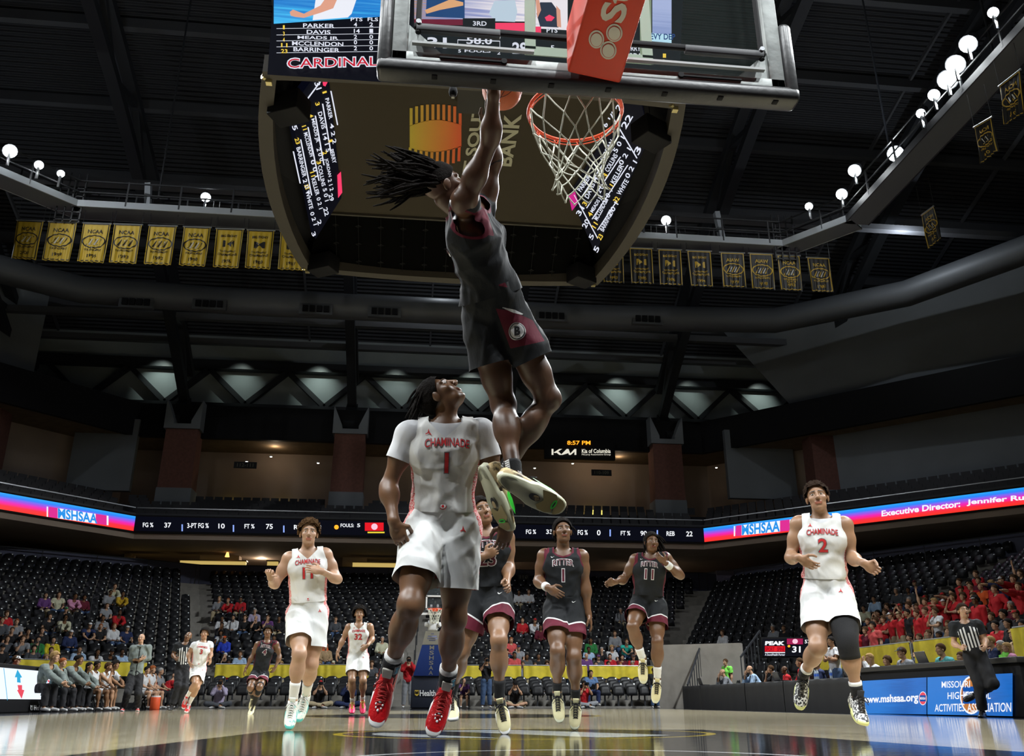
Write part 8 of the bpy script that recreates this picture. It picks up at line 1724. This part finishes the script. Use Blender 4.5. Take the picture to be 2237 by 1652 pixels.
crowd([(4, 1341, 'red', L_, 'messy', 'brown', None, 'light', 'lap'), (30, 1351, 'grey', T_, 'short', 'red', None, 'light', 'lap'), (19, 1362, 'dkgrey', L_, 'short', 'brown', None, 'light', 'lap'), (24, 1372, 'black', T_, 'short', 'brown', None, 'light', 'thigh'), (49, 1377, 'black', T_, 'messy', 'black', None, 'tan', 'lean'),
 (104, 1346, 'black', T_, 'short', 'brown', None, 'light', 'thigh'), (134, 1350, 'cream', L_, 'messy', 'black', None, 'brown', 'lean'), (6, 1390, 'dkgrey', L_, 'longhair', 'brown', None, 'light', 'lap'), (33, 1398, 'grey', T_, 'messy', 'brown', None, 'light', 'chin'), (64, 1391, 'green', L_, 'short', 'black', None, 'light', 'lap'), (91, 1393, 'black', L_, 'short', 'brown', None, 'light', 'lap'),
 (70, 1410, 'dkgrey', L_, 'messy', 'black', None, 'light', 'thigh'), (94, 1410, 'blue', L_, 'short', 'brown', None, 'light', 'lean'), (120, 1402, 'yellow', L_, 'short', 'black', None, 'light', 'lap'), (160, 1388, 'navy', L_, 'short', 'grey', 'white', 'light', 'lap'), (190, 1363, 'navy', T_, 'short', 'brown', 'white', 'light', 'lean'), (212, 1345, 'grey', L_, 'short', 'black', None, 'brown', 'cross'), (214, 1367, 'black', T_, 'short', 'red', None, 'light', 'lap'),
 (237, 1371, 'white', L_, 'longhair', 'red', None, 'light', 'lap'), (264, 1373, 'navy', T_, 'short', 'grey', 'white', 'light', 'thigh'), (181, 1416, 'lightblue', L_, 'short', 'black', None, 'tan', 'lap'), (201, 1418, 'white', L_, 'longhair', 'black', None, 'brown', 'lean'), (229, 1418, 'black', L_, 'short', 'black', 'black', 'brown', 'lean'), (250, 1419, 'lightblue', L_, 'short', 'black', None, 'dark', 'lap'), (150, 1438, 'navy', L_, 'messy', 'black', None, 'brown', 'lap'), (6, 1420, 'black', L_, 'short', 'black', 'black', 'light', 'lap'),
 (118, 1300, 'cream', T_, 'longhair', 'brown', None, 'light', 'thigh'), (162, 1300, 'pink', L_, 'messy', 'black', None, 'brown', 'lean'), (252, 1281, 'cream', L_, 'short', 'brown', None, 'light', 'lean'), (275, 1296, 'gold', L_, 'short', 'black', None, 'brown', 'lean'), (229, 1290, 'grey', L_, 'short', 'black', None, 'brown', 'lap'), (235, 1317, 'grey', T_, 'longhair', 'brown', None, 'light', 'lap'), (267, 1339, 'red', L_, 'short', 'black', None, 'dark', 'lean'), (157, 1326, 'black', L_, 'short', 'grey', 'green', 'light', 'lap'), (97, 1303, 'purple', L_, 'longhair', 'black', None, 'light', 'lap'), (175, 1303, 'maroon', L_, 'messy', 'black', None, 'brown', 'lap'), (88, 1446, 'grey', T_, 'messy', 'blond', None, 'light', 'lap'),
 (458, 1345, 'white', L_, 'short', 'black', None, 'brown', 'lap'), (497, 1344, 'white', L_, 'short', 'black', None, 'tan', 'lap'), (522, 1347, 'black', L_, 'messy', 'brown', None, 'light', 'lap'), (513, 1310, 'red', L_, 'short', 'red', None, 'light', 'lean'), (537, 1310, 'red', L_, 'short', 'black', None, 'brown', 'lap'), (559, 1345, 'black', T_, 'bald', 'black', None, 'light', 'chin'), (566, 1338, 'lavender', L_, 'short', 'grey', None, 'light', 'lap'), (586, 1345, 'purple', T_, 'longhair', 'brown', None, 'light', 'chin'), (606, 1344, 'black', L_, 'short', 'black', None, 'brown', 'lap'), (463, 1368, 'black', L_, 'longhair', 'black', None, 'brown', 'chin'), (494, 1370, 'white', T_, 'afro', 'black', None, 'brown', 'lean'),
 (470, 1401, 'blue', L_, 'short', 'black', 'orange', 'brown', 'lap'), (495, 1427, 'black', L_, 'short', 'white', None, 'light', 'chin'), (537, 1428, 'lightblue', L_, 'short', 'brown', None, 'tan', 'thigh'), (485, 1446, 'red', L_, 'longhair', 'black', None, 'dark', 'lap'), (606, 1392, 'navy', L_, 'short', 'black', None, 'brown', 'lap'), (619, 1454, 'white', T_, 'messy', 'blond', None, 'light', 'lap'), (709, 1421, 'tan', L_, 'short', 'brown', None, 'light', 'lap'), (711, 1444, 'greygreen', L_, 'messy', 'blond', None, 'light', 'lap'), (733, 1445, 'coral', L_, 'short', 'brown', 'cream', 'light', 'lap'), (701, 1402, 'orange', L_, 'short', 'brown', None, 'light', 'wave'), (480, 1304, 'grey', L_, 'longhair', 'blond', None, 'light', 'lap'), (739, 1346, 'dkgrey', L_, 'short', 'brown', None, 'light', 'lap'),
 (813, 1424, 'black', L_, 'short', 'brown', 'red', 'light', 'lap'), (811, 1445, 'dkgrey', T_, 'messy', 'brown', None, 'light', 'lap'), (836, 1404, 'cream', L_, 'short', 'grey', None, 'light', 'lap'), (1150, 1355, 'red', L_, 'longhair', 'brown', None, 'light', 'lap'), (1175, 1356, 'white', L_, 'short', 'brown', 'red', 'tan', 'lean'), (1188, 1376, 'maroon', L_, 'longhair', 'black', None, 'brown', 'lap'), (1115, 1403, 'coral', T_, 'longhair', 'red', None, 'light', 'lap'), (1136, 1409, 'grey', T_, 'short', 'brown', 'navy', 'light', 'lap'), (1123, 1423, 'coral', L_, 'longhair', 'black', None, 'brown', 'lap'), (1148, 1426, 'dkgrey', L_, 'longhair', 'black', None, 'brown', 'lap'), (1177, 1425, 'black', L_, 'short', 'black', None, 'brown', 'lap'), (1187, 1442, 'black', L_, 'afro', 'brown', None, 'tan', 'lap'), (1153, 1452, 'grey', L_, 'short', 'brown', None, 'tan', 'lap'), (1171, 1454, 'tan', L_, 'longhair', 'brown', None, 'light', 'lap'),
 (1240, 1446, 'grey', T_, 'short', 'black', None, 'tan', 'lap'), (1276, 1408, 'lightblue', T_, 'short', 'black', None, 'dark', 'lap'), (1296, 1398, 'green', L_, 'longhair', 'black', None, 'brown', 'lap'), (1289, 1419, 'purple', L_, 'bald', 'black', None, 'light', 'lap'), (1320, 1417, 'black', L_, 'longhair', 'grey', None, 'light', 'chin'), (1289, 1444, 'denim', L_, 'short', 'black', None, 'tan', 'lap'), (1303, 1441, 'dkgrey', T_, 'short', 'brown', 'purple', 'light', 'lap'), (1315, 1446, 'blue', L_, 'short', 'black', None, 'tan', 'lap'), (1329, 1438, 'red', L_, 'longhair', 'black', None, 'light', 'lap'), (1354, 1382, 'grey', L_, 'short', 'brown', None, 'light', 'lap'), (1369, 1395, 'turquoise', T_, 'short', 'brown', None, 'light', 'lean'), (1362, 1435, 'maroon', L_, 'longhair', 'black', None, 'light', 'lap'), (1372, 1434, 'red', L_, 'short', 'red', 'dkgrey', 'light', 'lap'), (1381, 1421, 'black', L_, 'short', 'brown', None, 'light', 'chin'), (1393, 1442, 'red', L_, 'short', 'grey', None, 'tan', 'lap'), (1355, 1452, 'red', L_, 'short', 'red', None, 'light', 'lap'), (1336, 1460, 'white', T_, 'messy', 'blond', None, 'light', 'lap'), (1454, 1417, 'denim', L_, 'short', 'brown', None, 'light', 'lap'), (1362, 1334, 'grey', L_, 'short', 'grey', None, 'light', 'lap'), (1133, 1292, 'white', L_, 'longhair', 'black', None, 'brown', 'lap'), (1151, 1288, 'white', L_, 'longhair', 'brown', None, 'light', 'lap'),
 (1971, 1294, 'dkgrey', L_, 'short', 'grey', None, 'light', 'lap'), (1983, 1286, 'dkgrey', L_, 'short', 'black', None, 'brown', 'lap'), (2008, 1282, 'navy', L_, 'short', 'brown', 'maroon', 'light', 'lean'), (1895, 1318, 'cream', L_, 'short', 'black', None, 'tan', 'lap'), (1916, 1314, 'lightblue', L_, 'short', 'black', None, 'tan', 'lap'), (1582, 1375, 'white', L_, 'messy', 'brown', None, 'light', 'lap'), (1697, 1372, 'grey', L_, 'short', 'grey', None, 'light', 'lap'), (1709, 1374, 'black', L_, 'short', 'brown', None, 'tan', 'lap'),
 (1989, 1398, 'dkgrey', T_, 'short', 'black', None, 'light', 'lap'), (2009, 1398, 'grey', T_, 'short', 'brown', None, 'light', 'lap'), (2048, 1392, 'lightblue', L_, 'short', 'brown', None, 'light', 'lap'), (2071, 1390, 'white', L_, 'short', 'brown', None, 'light', 'lap'), (2059, 1388, 'black', L_, 'short', 'black', None, 'brown', 'lap'), (2072, 1378, 'tan', T_, 'short', 'brown', None, 'tan', 'lap'), (2157, 1371, 'red', L_, 'short', 'brown', None, 'light', 'lap'), (2178, 1368, 'red', L_, 'short', 'black', None, 'light', 'lap'), (2165, 1356, 'black', L_, 'short', 'brown', None, 'light', 'lap'), (2180, 1341, 'dkgrey', L_, 'messy', 'black', None, 'light', 'lap'), (2195, 1356, 'black', L_, 'longhair', 'black', None, 'tan', 'lap'), (2210, 1361, 'dkgrey', L_, 'short', 'black', None, 'tan', 'lap'), (2224, 1347, 'black', L_, 'short', 'brown', 'red', 'light', 'lap'), (2212, 1332, 'maroon', L_, 'short', 'grey', None, 'light', 'lap'), (2222, 1386, 'tan', L_, 'messy', 'blond', None, 'light', 'lap'), (2168, 1342, 'black', L_, 'short', 'black', None, 'light', 'lap')])
# student section: standing at the right
SHEAD_S = [px_of(p+np.array([0, 0, 1.68])) for p, a, k, sec in SEAT]
def standers(rows):
    for rec in rows:
        x, y, top, sl, hair, hc, cap, skin, pose = rec; best = None
        for i, (p, a, k, sec) in enumerate(SEAT):
            if i in USED or sec != 'right stand': continue
            hx, hy, d = SHEAD_S[i]; e = (hx-x)**2+((hy-y)*1.3)**2
            if best is None or e < best[0]: best = (e, i)
        USED.add(best[1]); p, a, k, sec = SEAT[best[1]]; ca, sa = math.cos(a), math.sin(a); r = put(pose, p+np.array([sa*.12, -ca*.12, 0]), a+random.uniform(-.1, .35), skin, top, sl, random.choice(['black', 'jeans', 'black', 'khaki']), hair, hc, cap, random.uniform(.96, 1.04))
        RECS.append((r, k, 'student section', px_of(p)[0], describe(top, sl, hair, hc, cap, skin)))
standers([(1877, 1379, 'red', T_, 'messy', 'brown', None, 'light', 'stand'), (1892, 1371, 'maroon', L_, 'messy', 'brown', None, 'light', 'stand'), (1905, 1372, 'coral', T_, 'messy', 'black', None, 'light', 'stand'), (1926, 1357, 'red', T_, 'messy', 'brown', None, 'light', 'scross'), (1943, 1352, 'red', T_, 'messy', 'brown', None, 'light', 'scross'), (1951, 1344, 'red', T_, 'short', 'brown', 'white', 'light', 'stand'), (1905, 1352, 'red', T_, 'short', 'brown', None, 'light', 'stand'), (1968, 1338, 'red', T_, 'short', 'brown', 'khaki', 'light', 'stand'), (1988, 1343, 'black', T_, 'short', 'black', None, 'tan', 'stand'), (2018, 1331, 'red', L_, 'short', 'brown', None, 'light', 'stand'), (2000, 1338, 'red', L_, 'messy', 'brown', None, 'light', 'ship'), (2042, 1331, 'white', T_, 'messy', 'brown', None, 'light', 'schin'), (2067, 1324, 'red', L_, 'short', 'brown', 'white', 'light', 'sclap'), (1978, 1329, 'red', T_, 'short', 'brown', 'red', 'light', 'scam'), (2007, 1321, 'red', T_, 'messy', 'brown', None, 'light', 'scam'), (2030, 1318, 'coral', T_, 'short', 'brown', None, 'light', 'spoint'), (2025, 1311, 'red', T_, 'short', 'brown', 'red', 'light', 'stand'), (1991, 1316, 'grey', L_, 'short', 'grey', None, 'light', 'stand'), (2060, 1311, 'red', L_, 'messy', 'blond', None, 'light', 'scross'), (2091, 1299, 'red', T_, 'messy', 'brown', None, 'light', 'schin'), (2077, 1296, 'red', L_, 'short', 'brown', 'red', 'light', 'stand'), (2108, 1302, 'red', L_, 'messy', 'brown', None, 'light', 'stand'), (2128, 1298, 'black', T_, 'messy', 'brown', None, 'light', 'scross'), (2118, 1286, 'red', T_, 'short', 'brown', 'red', 'light', 'stand'), (2138, 1286, 'red', T_, 'short', 'brown', None, 'light', 'stand'), (2155, 1298, 'red', L_, 'messy', 'black', 'white', 'brown', 'stand'), (2160, 1283, 'orange', T_, 'short', 'brown', None, 'light', 'stand'), (2185, 1283, 'red', L_, 'short', 'brown', None, 'light', 'ship'), (2175, 1270, 'red', L_, 'messy', 'blond', None, 'light', 'stand'), (2197, 1263, 'navy', L_, 'short', 'brown', 'white', 'light', 'sclap'), (2209, 1271, 'red', L_, 'messy', 'brown', None, 'light', 'sclap'), (2222, 1264, 'red', L_, 'short', 'brown', None, 'light', 'sclap'), (2229, 1251, 'black', T_, 'longhair', 'brown', None, 'light', 'spoint'), (2109, 1279, 'red', L_, 'short', 'brown', None, 'light', 'stand'), (2124, 1275, 'red', T_, 'messy', 'black', None, 'tan', 'stand'), (2155, 1274, 'maroon', L_, 'short', 'brown', None, 'light', 'stand'), (1943, 1326, 'maroon', T_, 'messy', 'brown', None, 'light', 'stand'), (1931, 1330, 'dkgrey', T_, 'messy', 'brown', None, 'light', 'stand'), (1918, 1340, 'coral', T_, 'messy', 'black', None, 'light', 'scam'), (2048, 1318, 'red', T_, 'short', 'brown', None, 'light', 'stand'), (2092, 1285, 'red', T_, 'short', 'black', None, 'light', 'sclap'), (2143, 1268, 'red', L_, 'short', 'brown', None, 'light', 'stand')])
# unique labels: look first, then place in row
from collections import defaultdict
rowsd = defaultdict(list)
for rec in RECS: rowsd[(rec[2], rec[1])].append(rec)
for (sec, k), lst in rowsd.items():
    lst.sort(key=lambda r: r[3])
    for j, (r, _, _, _, (t, h)) in enumerate(lst):
        tag(r, 'person in %s, %s, %s from left, %s row, %s' % (t, h, ordn_(j+1), ordn_(max(k, 0)) if k > 0 else 'floor', sec), 'person', 'students standing in the student section' if sec == 'student section' else 'spectators in the %s' % sec)

# ---- bench, staff, photographers, table crew
def chair(loc, rz, label):
    o = empty('folding_chair', loc, rz); tag(o, label, 'chair', 'team bench chairs'); MB().box((0, .02, .44), (.44, .42, .05)).build('seat', M_seat, o, bevel=.01); MB().box((0, .23, .72), (.44, .03, .34)).build('backrest', M_seat, o, bevel=.01)
    for sx in (-.2, .2):
        MB().beam((sx, .22, .9), (sx, -.16, 0), .025, .025).build('leg', M_steel, o); MB().beam((sx, -.14, .43), (sx, .24, 0), .025, .025).build('leg', M_steel, o)
def staff(px_, py_, X, label, pose='lean', top='grey', sl='long', bot='black', hair='short', hc='brown', cap=None, skin='light', rz=math.pi/2, legs='pants', shoes=(.5, .5, .5), Y=None, z=0., seat=True, Hh=None, sc=None):
    P = PX(px_, py_, X) if Y is None else PY(px_, py_, Y); J = POSES[pose]; hz = J['hd'][2]+.02
    s_ = (P[2]-z)/hz if sc is None else sc; s_ = min(max(s_, .8), 1.12); hd = J['hd']; ca, sa = math.cos(rz), math.sin(rz); off = np.array([hd[0]*ca-hd[1]*sa, hd[0]*sa+hd[1]*ca, 0])*s_
    loc = np.array([P[0], P[1], z])-np.array([off[0], off[1], 0]); r = put(pose, loc, rz, skin, top, sl, bot, hair, hc, cap, s_, True, legs, shoes); tag(r, label, 'person'); return r, loc
BR = math.pi/2+.0
bench = [(121, 1434, 'bench staff member with fair hair in grey hooded top, nearest to the LED board', dict(pose='lean', top='greygreen', hair='messy', hc='blond')), (138, 1446, 'bearded bench staff member in grey top, second from the LED board', dict(pose='thigh', top='greygreen', hair='short', hc='red')),
 (174, 1440, 'heavy bench coach with beard in grey hooded top', dict(pose='lean', top='greygreen', hair='short', hc='black', skin='mid')), (196, 1455, 'bench coach with long black hair and beard, grey top, leaning on knees', dict(pose='lean', top='greygreen', hair='longhair', hc='black', skin='tan')),
 (213, 1452, 'bench player in white warm-up half hidden behind the long-haired coach', dict(pose='thigh', top='white', sl='tank', bot='white', legs='shorts', hair='short', hc='black', skin='brown')), (238, 1456, 'bench player in white leaning forward with a hand on his face', dict(pose='chin', top='white', sl='tank', bot='white', legs='shorts', hair='messy', hc='brown', skin='tan')),
 (253, 1452, 'bench player in white tee with curly dark hair', dict(pose='lean', top='white', sl='tee', bot='white', legs='shorts', hair='afro', hc='black', skin='mid')), (322, 1463, 'bench player in white with a black cap, right of the standing coach', dict(pose='thigh', top='white', sl='tank', bot='white', legs='shorts', hair='short', hc='black', skin='light')),
 (334, 1462, 'red-haired bench player behind the one with a black cap', dict(pose='lap', top='white', sl='tee', bot='white', legs='shorts', hair='messy', hc='red')), (337, 1474, 'bench player with dark messy hair holding a finger to his mouth', dict(pose='chin', top='red', sl='tee', bot='cream', hair='messy', hc='black')), (352, 1466, 'grey-haired trainer in grey polo at the far end of the bench', dict(pose='thigh', top='grey', sl='tee', hair='short', hc='grey'))]
for (x, y, lab, kw) in bench:
    r, loc = staff(x, y, -8.35, lab, rz=math.pi/2-.25, **kw); chair((loc[0], loc[1], 0), math.pi/2-.25, 'black folding chair under the '+' '.join(lab.split()[:11]))
staff(380, 1490, -8.0, 'man in red shirt bending low behind the bench, beside the far referee', pose='lean', top='red', hair=None, rz=2.2, sc=.9)
staff(39, 1427, -9.9, 'scorer in red jacket and white cap behind the left LED board', pose='lap', top='red', hair='short', cap='white', rz=math.pi/2, sc=1.)
tbl = [(1899, 1437, 'blond woman holding a dark phone before her face at the blue table', dict(pose='cam', top='white', hair='longhair', hc='blond')), (1937, 1441, 'small person half hidden behind a laptop at the blue table', dict(pose='lap', top='dkgrey', hair='messy', hc='brown', sc=.88)), (1969, 1424, 'man with grey cap and orange headset looking down at the blue table', dict(pose='lap', top='grey', sl='tee', hair='short', hc='brown', cap='dkgrey')),
 (2054, 1417, 'young man in teal shirt with glasses and headset at the blue table', dict(pose='lap', top='teal', sl='tee', hair='short', hc='brown')), (2099, 1434, 'person in grey shirt hidden behind the right referee at the table', dict(pose='lap', top='grey', sl='tee', hair='short', hc='brown'))]
for (x, y, lab, kw) in tbl: r, loc = staff(x, y, 10.35, lab, rz=-math.pi/2, bot='dkgrey', **kw); chair((loc[0]+.02, loc[1], 0), -math.pi/2, 'black folding chair under the '+' '.join(lab.split()[:11]))
for (x, y, lab, kw) in [(1578, 1468, 'bald man in grey shirt resting his face on his hands at the press table', dict(pose='chin', top='grey', hair='bald', hc='black')), (1637, 1461, 'bald older man in pale blue shirt at the press table', dict(pose='chin', top='lightblue', hair='bald', hc='grey')), (1683, 1461, 'man with glasses in black tee at the press table', dict(pose='chin', top='black', sl='tee', hair='short', hc='brown')), (1713, 1462, 'dark-skinned person in red shirt low at the press table', dict(pose='lap', top='red', hair='bald', hc='black', skin='dark')), (1784, 1449, 'bearded man in navy jacket at the press table', dict(pose='lap', top='navy', hair='short', hc='black', skin='tan')), (1746, 1446, 'person in red behind the knee of the player numbered 2', dict(pose='lap', top='red', hair='short', hc='brown'))]:
    r, loc = staff(x, y, 10.45, lab, rz=-math.pi/2-.2, bot='dkgrey', **kw); chair((loc[0]+.02, loc[1], 0), -math.pi/2-.2, 'black folding chair under the '+' '.join(lab.split()[:11]))
staff(1585, 1451, 11.6, 'usher in lime green vest and dark jacket standing behind the press table', pose='stand', top='lime', sl='tee', rz=-1.2, sc=.95, Y=31.6)
staff(1814, 1392, 11.8, 'man in white tee and jeans standing behind the press table, arms folded', pose='scross', top='white', sl='tee', bot='jeans', rz=-1.4, skin='tan', hc='black')
for (x, y, lab, kw) in [(2163, 1400, 'older blond man in navy jacket seated courtside at the right', dict(top='navy', hair='short', hc='blond')), (2185, 1409, 'grey-haired woman in lime green top seated courtside at the right', dict(top='lime', hair='short', hc='grey', pose='cross')), (2200, 1422, 'girl in pink top with long fair hair at the right edge', dict(top='pink', hair='longhair', hc='blond', pose='lap'))]:
    z_ = .25; kw.setdefault('pose', 'lap'); staff(x, y, 11.5, lab, rz=-math.pi/2-.3, z=z_, bot='dkgrey', **kw)
# photographers and floor staff
def camera_on(r, loc, rz, J, lab, s_):
    h = (J['hr']+J['hl'])/2+np.array([0, -.05, .02]); ca, sa = math.cos(rz), math.sin(rz); p = np.array(loc)+np.array([h[0]*ca-h[1]*sa, h[0]*sa+h[1]*ca, h[2]])*s_; o = empty('photo_camera', p, rz); tag(o, lab, 'camera'); MB().box((0, 0, 0), (.14, .07, .10)).build('camera_body', M_black, o, bevel=.01); MB().cyl((0, -.03, 0), (0, -.16, 0), .045, 12).build('lens', M_black, o)
for (x, y, Y, lab, kw, cl) in [(481, 1499, 33.0, 'photographer in pale shirt sitting cross-legged with a camera raised', dict(pose='floor', top='lavender', hair='short', hc='brown', bot='dkgrey'), 'black camera raised by the cross-legged photographer in the pale shirt'),
    (700, 1502, 33.2, 'man in black shirt and red cap sitting on the floor in khaki trousers', dict(pose='floor', top='black', sl='tee', hair='short', cap='red', bot='khaki'), 'small camera held by the man in the red cap'),
    (762, 1510, 33.3, 'person in navy crouching on the floor behind the player numbered 32', dict(pose='floor', top='navy', hair='short', hc='black', bot='navy'), None),
    (1125, 1505, 33.0, 'photographer in dark shirt with lime armband sitting cross-legged', dict(pose='floor', top='black', sl='tee', hair='short', hc='black', bot='khaki', legs='shorts'), 'camera held by the photographer with the lime armband'),
    (1277, 1516, 33.2, 'photographer in red tee sitting on the floor before the officer', dict(pose='floor', top='red', sl='tee', hair='short', hc='black', bot='grey', skin='tan'), 'camera held up by the photographer in the red tee')]:
    r, loc = staff(x, y, 0, lab, Y=Y, rz=random.uniform(-.15, .2), sc=1.0, **kw)
    if cl: camera_on(r, loc, r.rotation_euler[2], POSES[kw['pose']], cl, 1.0)
for (x, y, Y, lab, kw, cl) in [(893, 1441, 33.6, 'young person in bright red sweater and grey trousers standing by the basket base', dict(pose='scam', top='red', bot='grey', hair='short', hc='black'), 'phone-like black camera of the person in the red sweater'),
    (1063, 1441, 33.4, 'photographer in black tee and jeans standing with a camera, right of the basket', dict(pose='scam', top='black', sl='tee', bot='jeans', hair='short', hc='black', skin='tan'), 'black camera of the standing photographer in jeans'),
    (1428, 1472, 33.2, 'man in black top and jeans standing behind the jumping player numbered 11', dict(pose='stand', top='black', bot='jeans', hair='short', hc='black', skin='brown'), None)]:
    r, loc = staff(x, y, 0, lab, Y=Y, rz=.05, **kw)
    if cl: camera_on(r, loc, .05, POSES[kw['pose']], cl, 1.0)
for i, (x, y, Y, lab, kw) in enumerate([(1014, 1492, 34.0, 'person in dark purple shirt and white shorts seated beside the basket base', dict(pose='chin', top='purple', sl='tee', bot='lavender', legs='shorts', hair=None)), (1291, 1470, 34.2, 'security officer in blue shirt and black vest seated in the floor row', dict(pose='thigh', top='denim', sl='tee', bot='navy', hair='short', hc='black', skin='tan'))]):
    r, loc = staff(x, y, 0, lab, Y=Y, rz=0, z=.0 if i == 0 else .06, **kw)
    if i == 0: chair((loc[0], loc[1], 0), 0., 'black folding chair of the person in purple beside the basket base')
    else: mb = MB(); J = POSES['thigh']; V, Q = surf([p for p in torso_prims(J, .93)[1:4]], .02, .034); l, f, u, _ = torso_uv(V, J); V2, F2, _ = clip(V, Q, np.minimum(u-.04, .36-u)); o = mk('vest', V2, F2, M_black, r, True)
# orange water jug by the bench end
p = PX(338, 1545, -7.9); wc = empty('water_jug', (-7.9, p[1] if 26 < p[1] < 33 else 30.3, 0)); tag(wc, 'orange water jug standing on the floor by the end of the bench', 'jug'); MB().cyl((0, 0, 0), (0, 0, .36), .15, 14, m=mat('jug_orange', (.75, .10, .03), .4)).build('jug_body', None, wc, bevel=.01); MB().cyl((0, 0, .36), (0, 0, .40), .14, 14).build('lid', M_white, wc)
# ================================================================== SEAT OBJECTS
bk, pan, br, dot = seat_geo(False)
seat0 = empty('stadium_seat', (0, 0, -50)); OPEN = MB().box((0, -.08, .44), (.42, .42, .05)).build('open_seat', M_seat); open_me = OPEN.data; bpy.data.objects.remove(OPEN)
for nm, g, m in (('backrest', bk, M_seat), ('folded_seat', pan, M_seat), ('bracket', br, M_steel), ('number_plate', dot, M_dot)): g.build(nm, m, seat0, nm in ('backrest', 'folded_seat'))
inv = []
for i, (p, a, k, sec) in enumerate(SEAT):
    x, y, d = px_of(p+np.array([0, 0, .6])); ok = -10 < x < 2247 and 0 < y < 1660; inv.append((0 if sec == 'floor' else (d if ok else 999), i))
inv.sort(); near = [i for _, i in inv[:298]]; far = [i for _, i in inv[298:]]
first = True; SORD = {}; _r = {}
for i in near: _r.setdefault((SEAT[i][3], SEAT[i][2]), []).append((px_of(SEAT[i][0])[0], i))
for v in _r.values():
    for n_, (x_, i) in enumerate(sorted(v)): SORD[i] = ordn_(n_+1)
for i in near:
    p, a, k, sec = SEAT[i]; t = seat0 if first else copy_tree(seat0); first = False
    t.location = p; t.rotation_euler = (0, 0, a)
    if i in USED:
        for c_ in t.children:
            if c_.name.startswith('folded_seat'): c_.data = open_me
    n_ = SORD[i]
    if sec == 'floor': tag(t, 'black folded seat, %s from left in the %s floor row behind the far baseline' % (n_, 'front' if k == -2 else 'second'), 'seat', 'floor seats behind the far baseline')
    else: tag(t, 'black %s arena seat, %s from left, %s row up, %s' % ('occupied' if i in USED else 'folded', n_, ordn_(k), sec), 'seat', 'arena seats of the %s' % sec)
bk, pan, br, dot = seat_geo(True)
def batch(name, g, m, parent):
    V0 = np.array(g.v); F0 = g.f; n = len(V0); Vs = []; Fs = {}
    for j, i in enumerate(q for q in far if not (name == 'folded_seats' and q in USED)):
        p, a, k, sec = SEAT[i]; ca, sa = math.cos(a), math.sin(a); Vs.append(V0@np.array([(ca, sa, 0), (-sa, ca, 0), (0, 0, 1)])+p)
        for f in F0: Fs.setdefault(len(f), []).append([q+j*n for q in f])
    return mk(name, np.concatenate(Vs), [np.array(v, int) for v in Fs.values()], m, parent)
rest = empty('distant_seats', (0, 0, 0)); tag(rest, 'rows of black folded arena seats with white dots filling the upper part of the lower bowl', 'seats', kind='stuff')
for nm, g, m in (('backrests', bk, M_seat), ('folded_seats', pan, M_seat), ('number_plates', dot, M_dot)): tag(batch(nm, g, m, rest), kind='stuff')
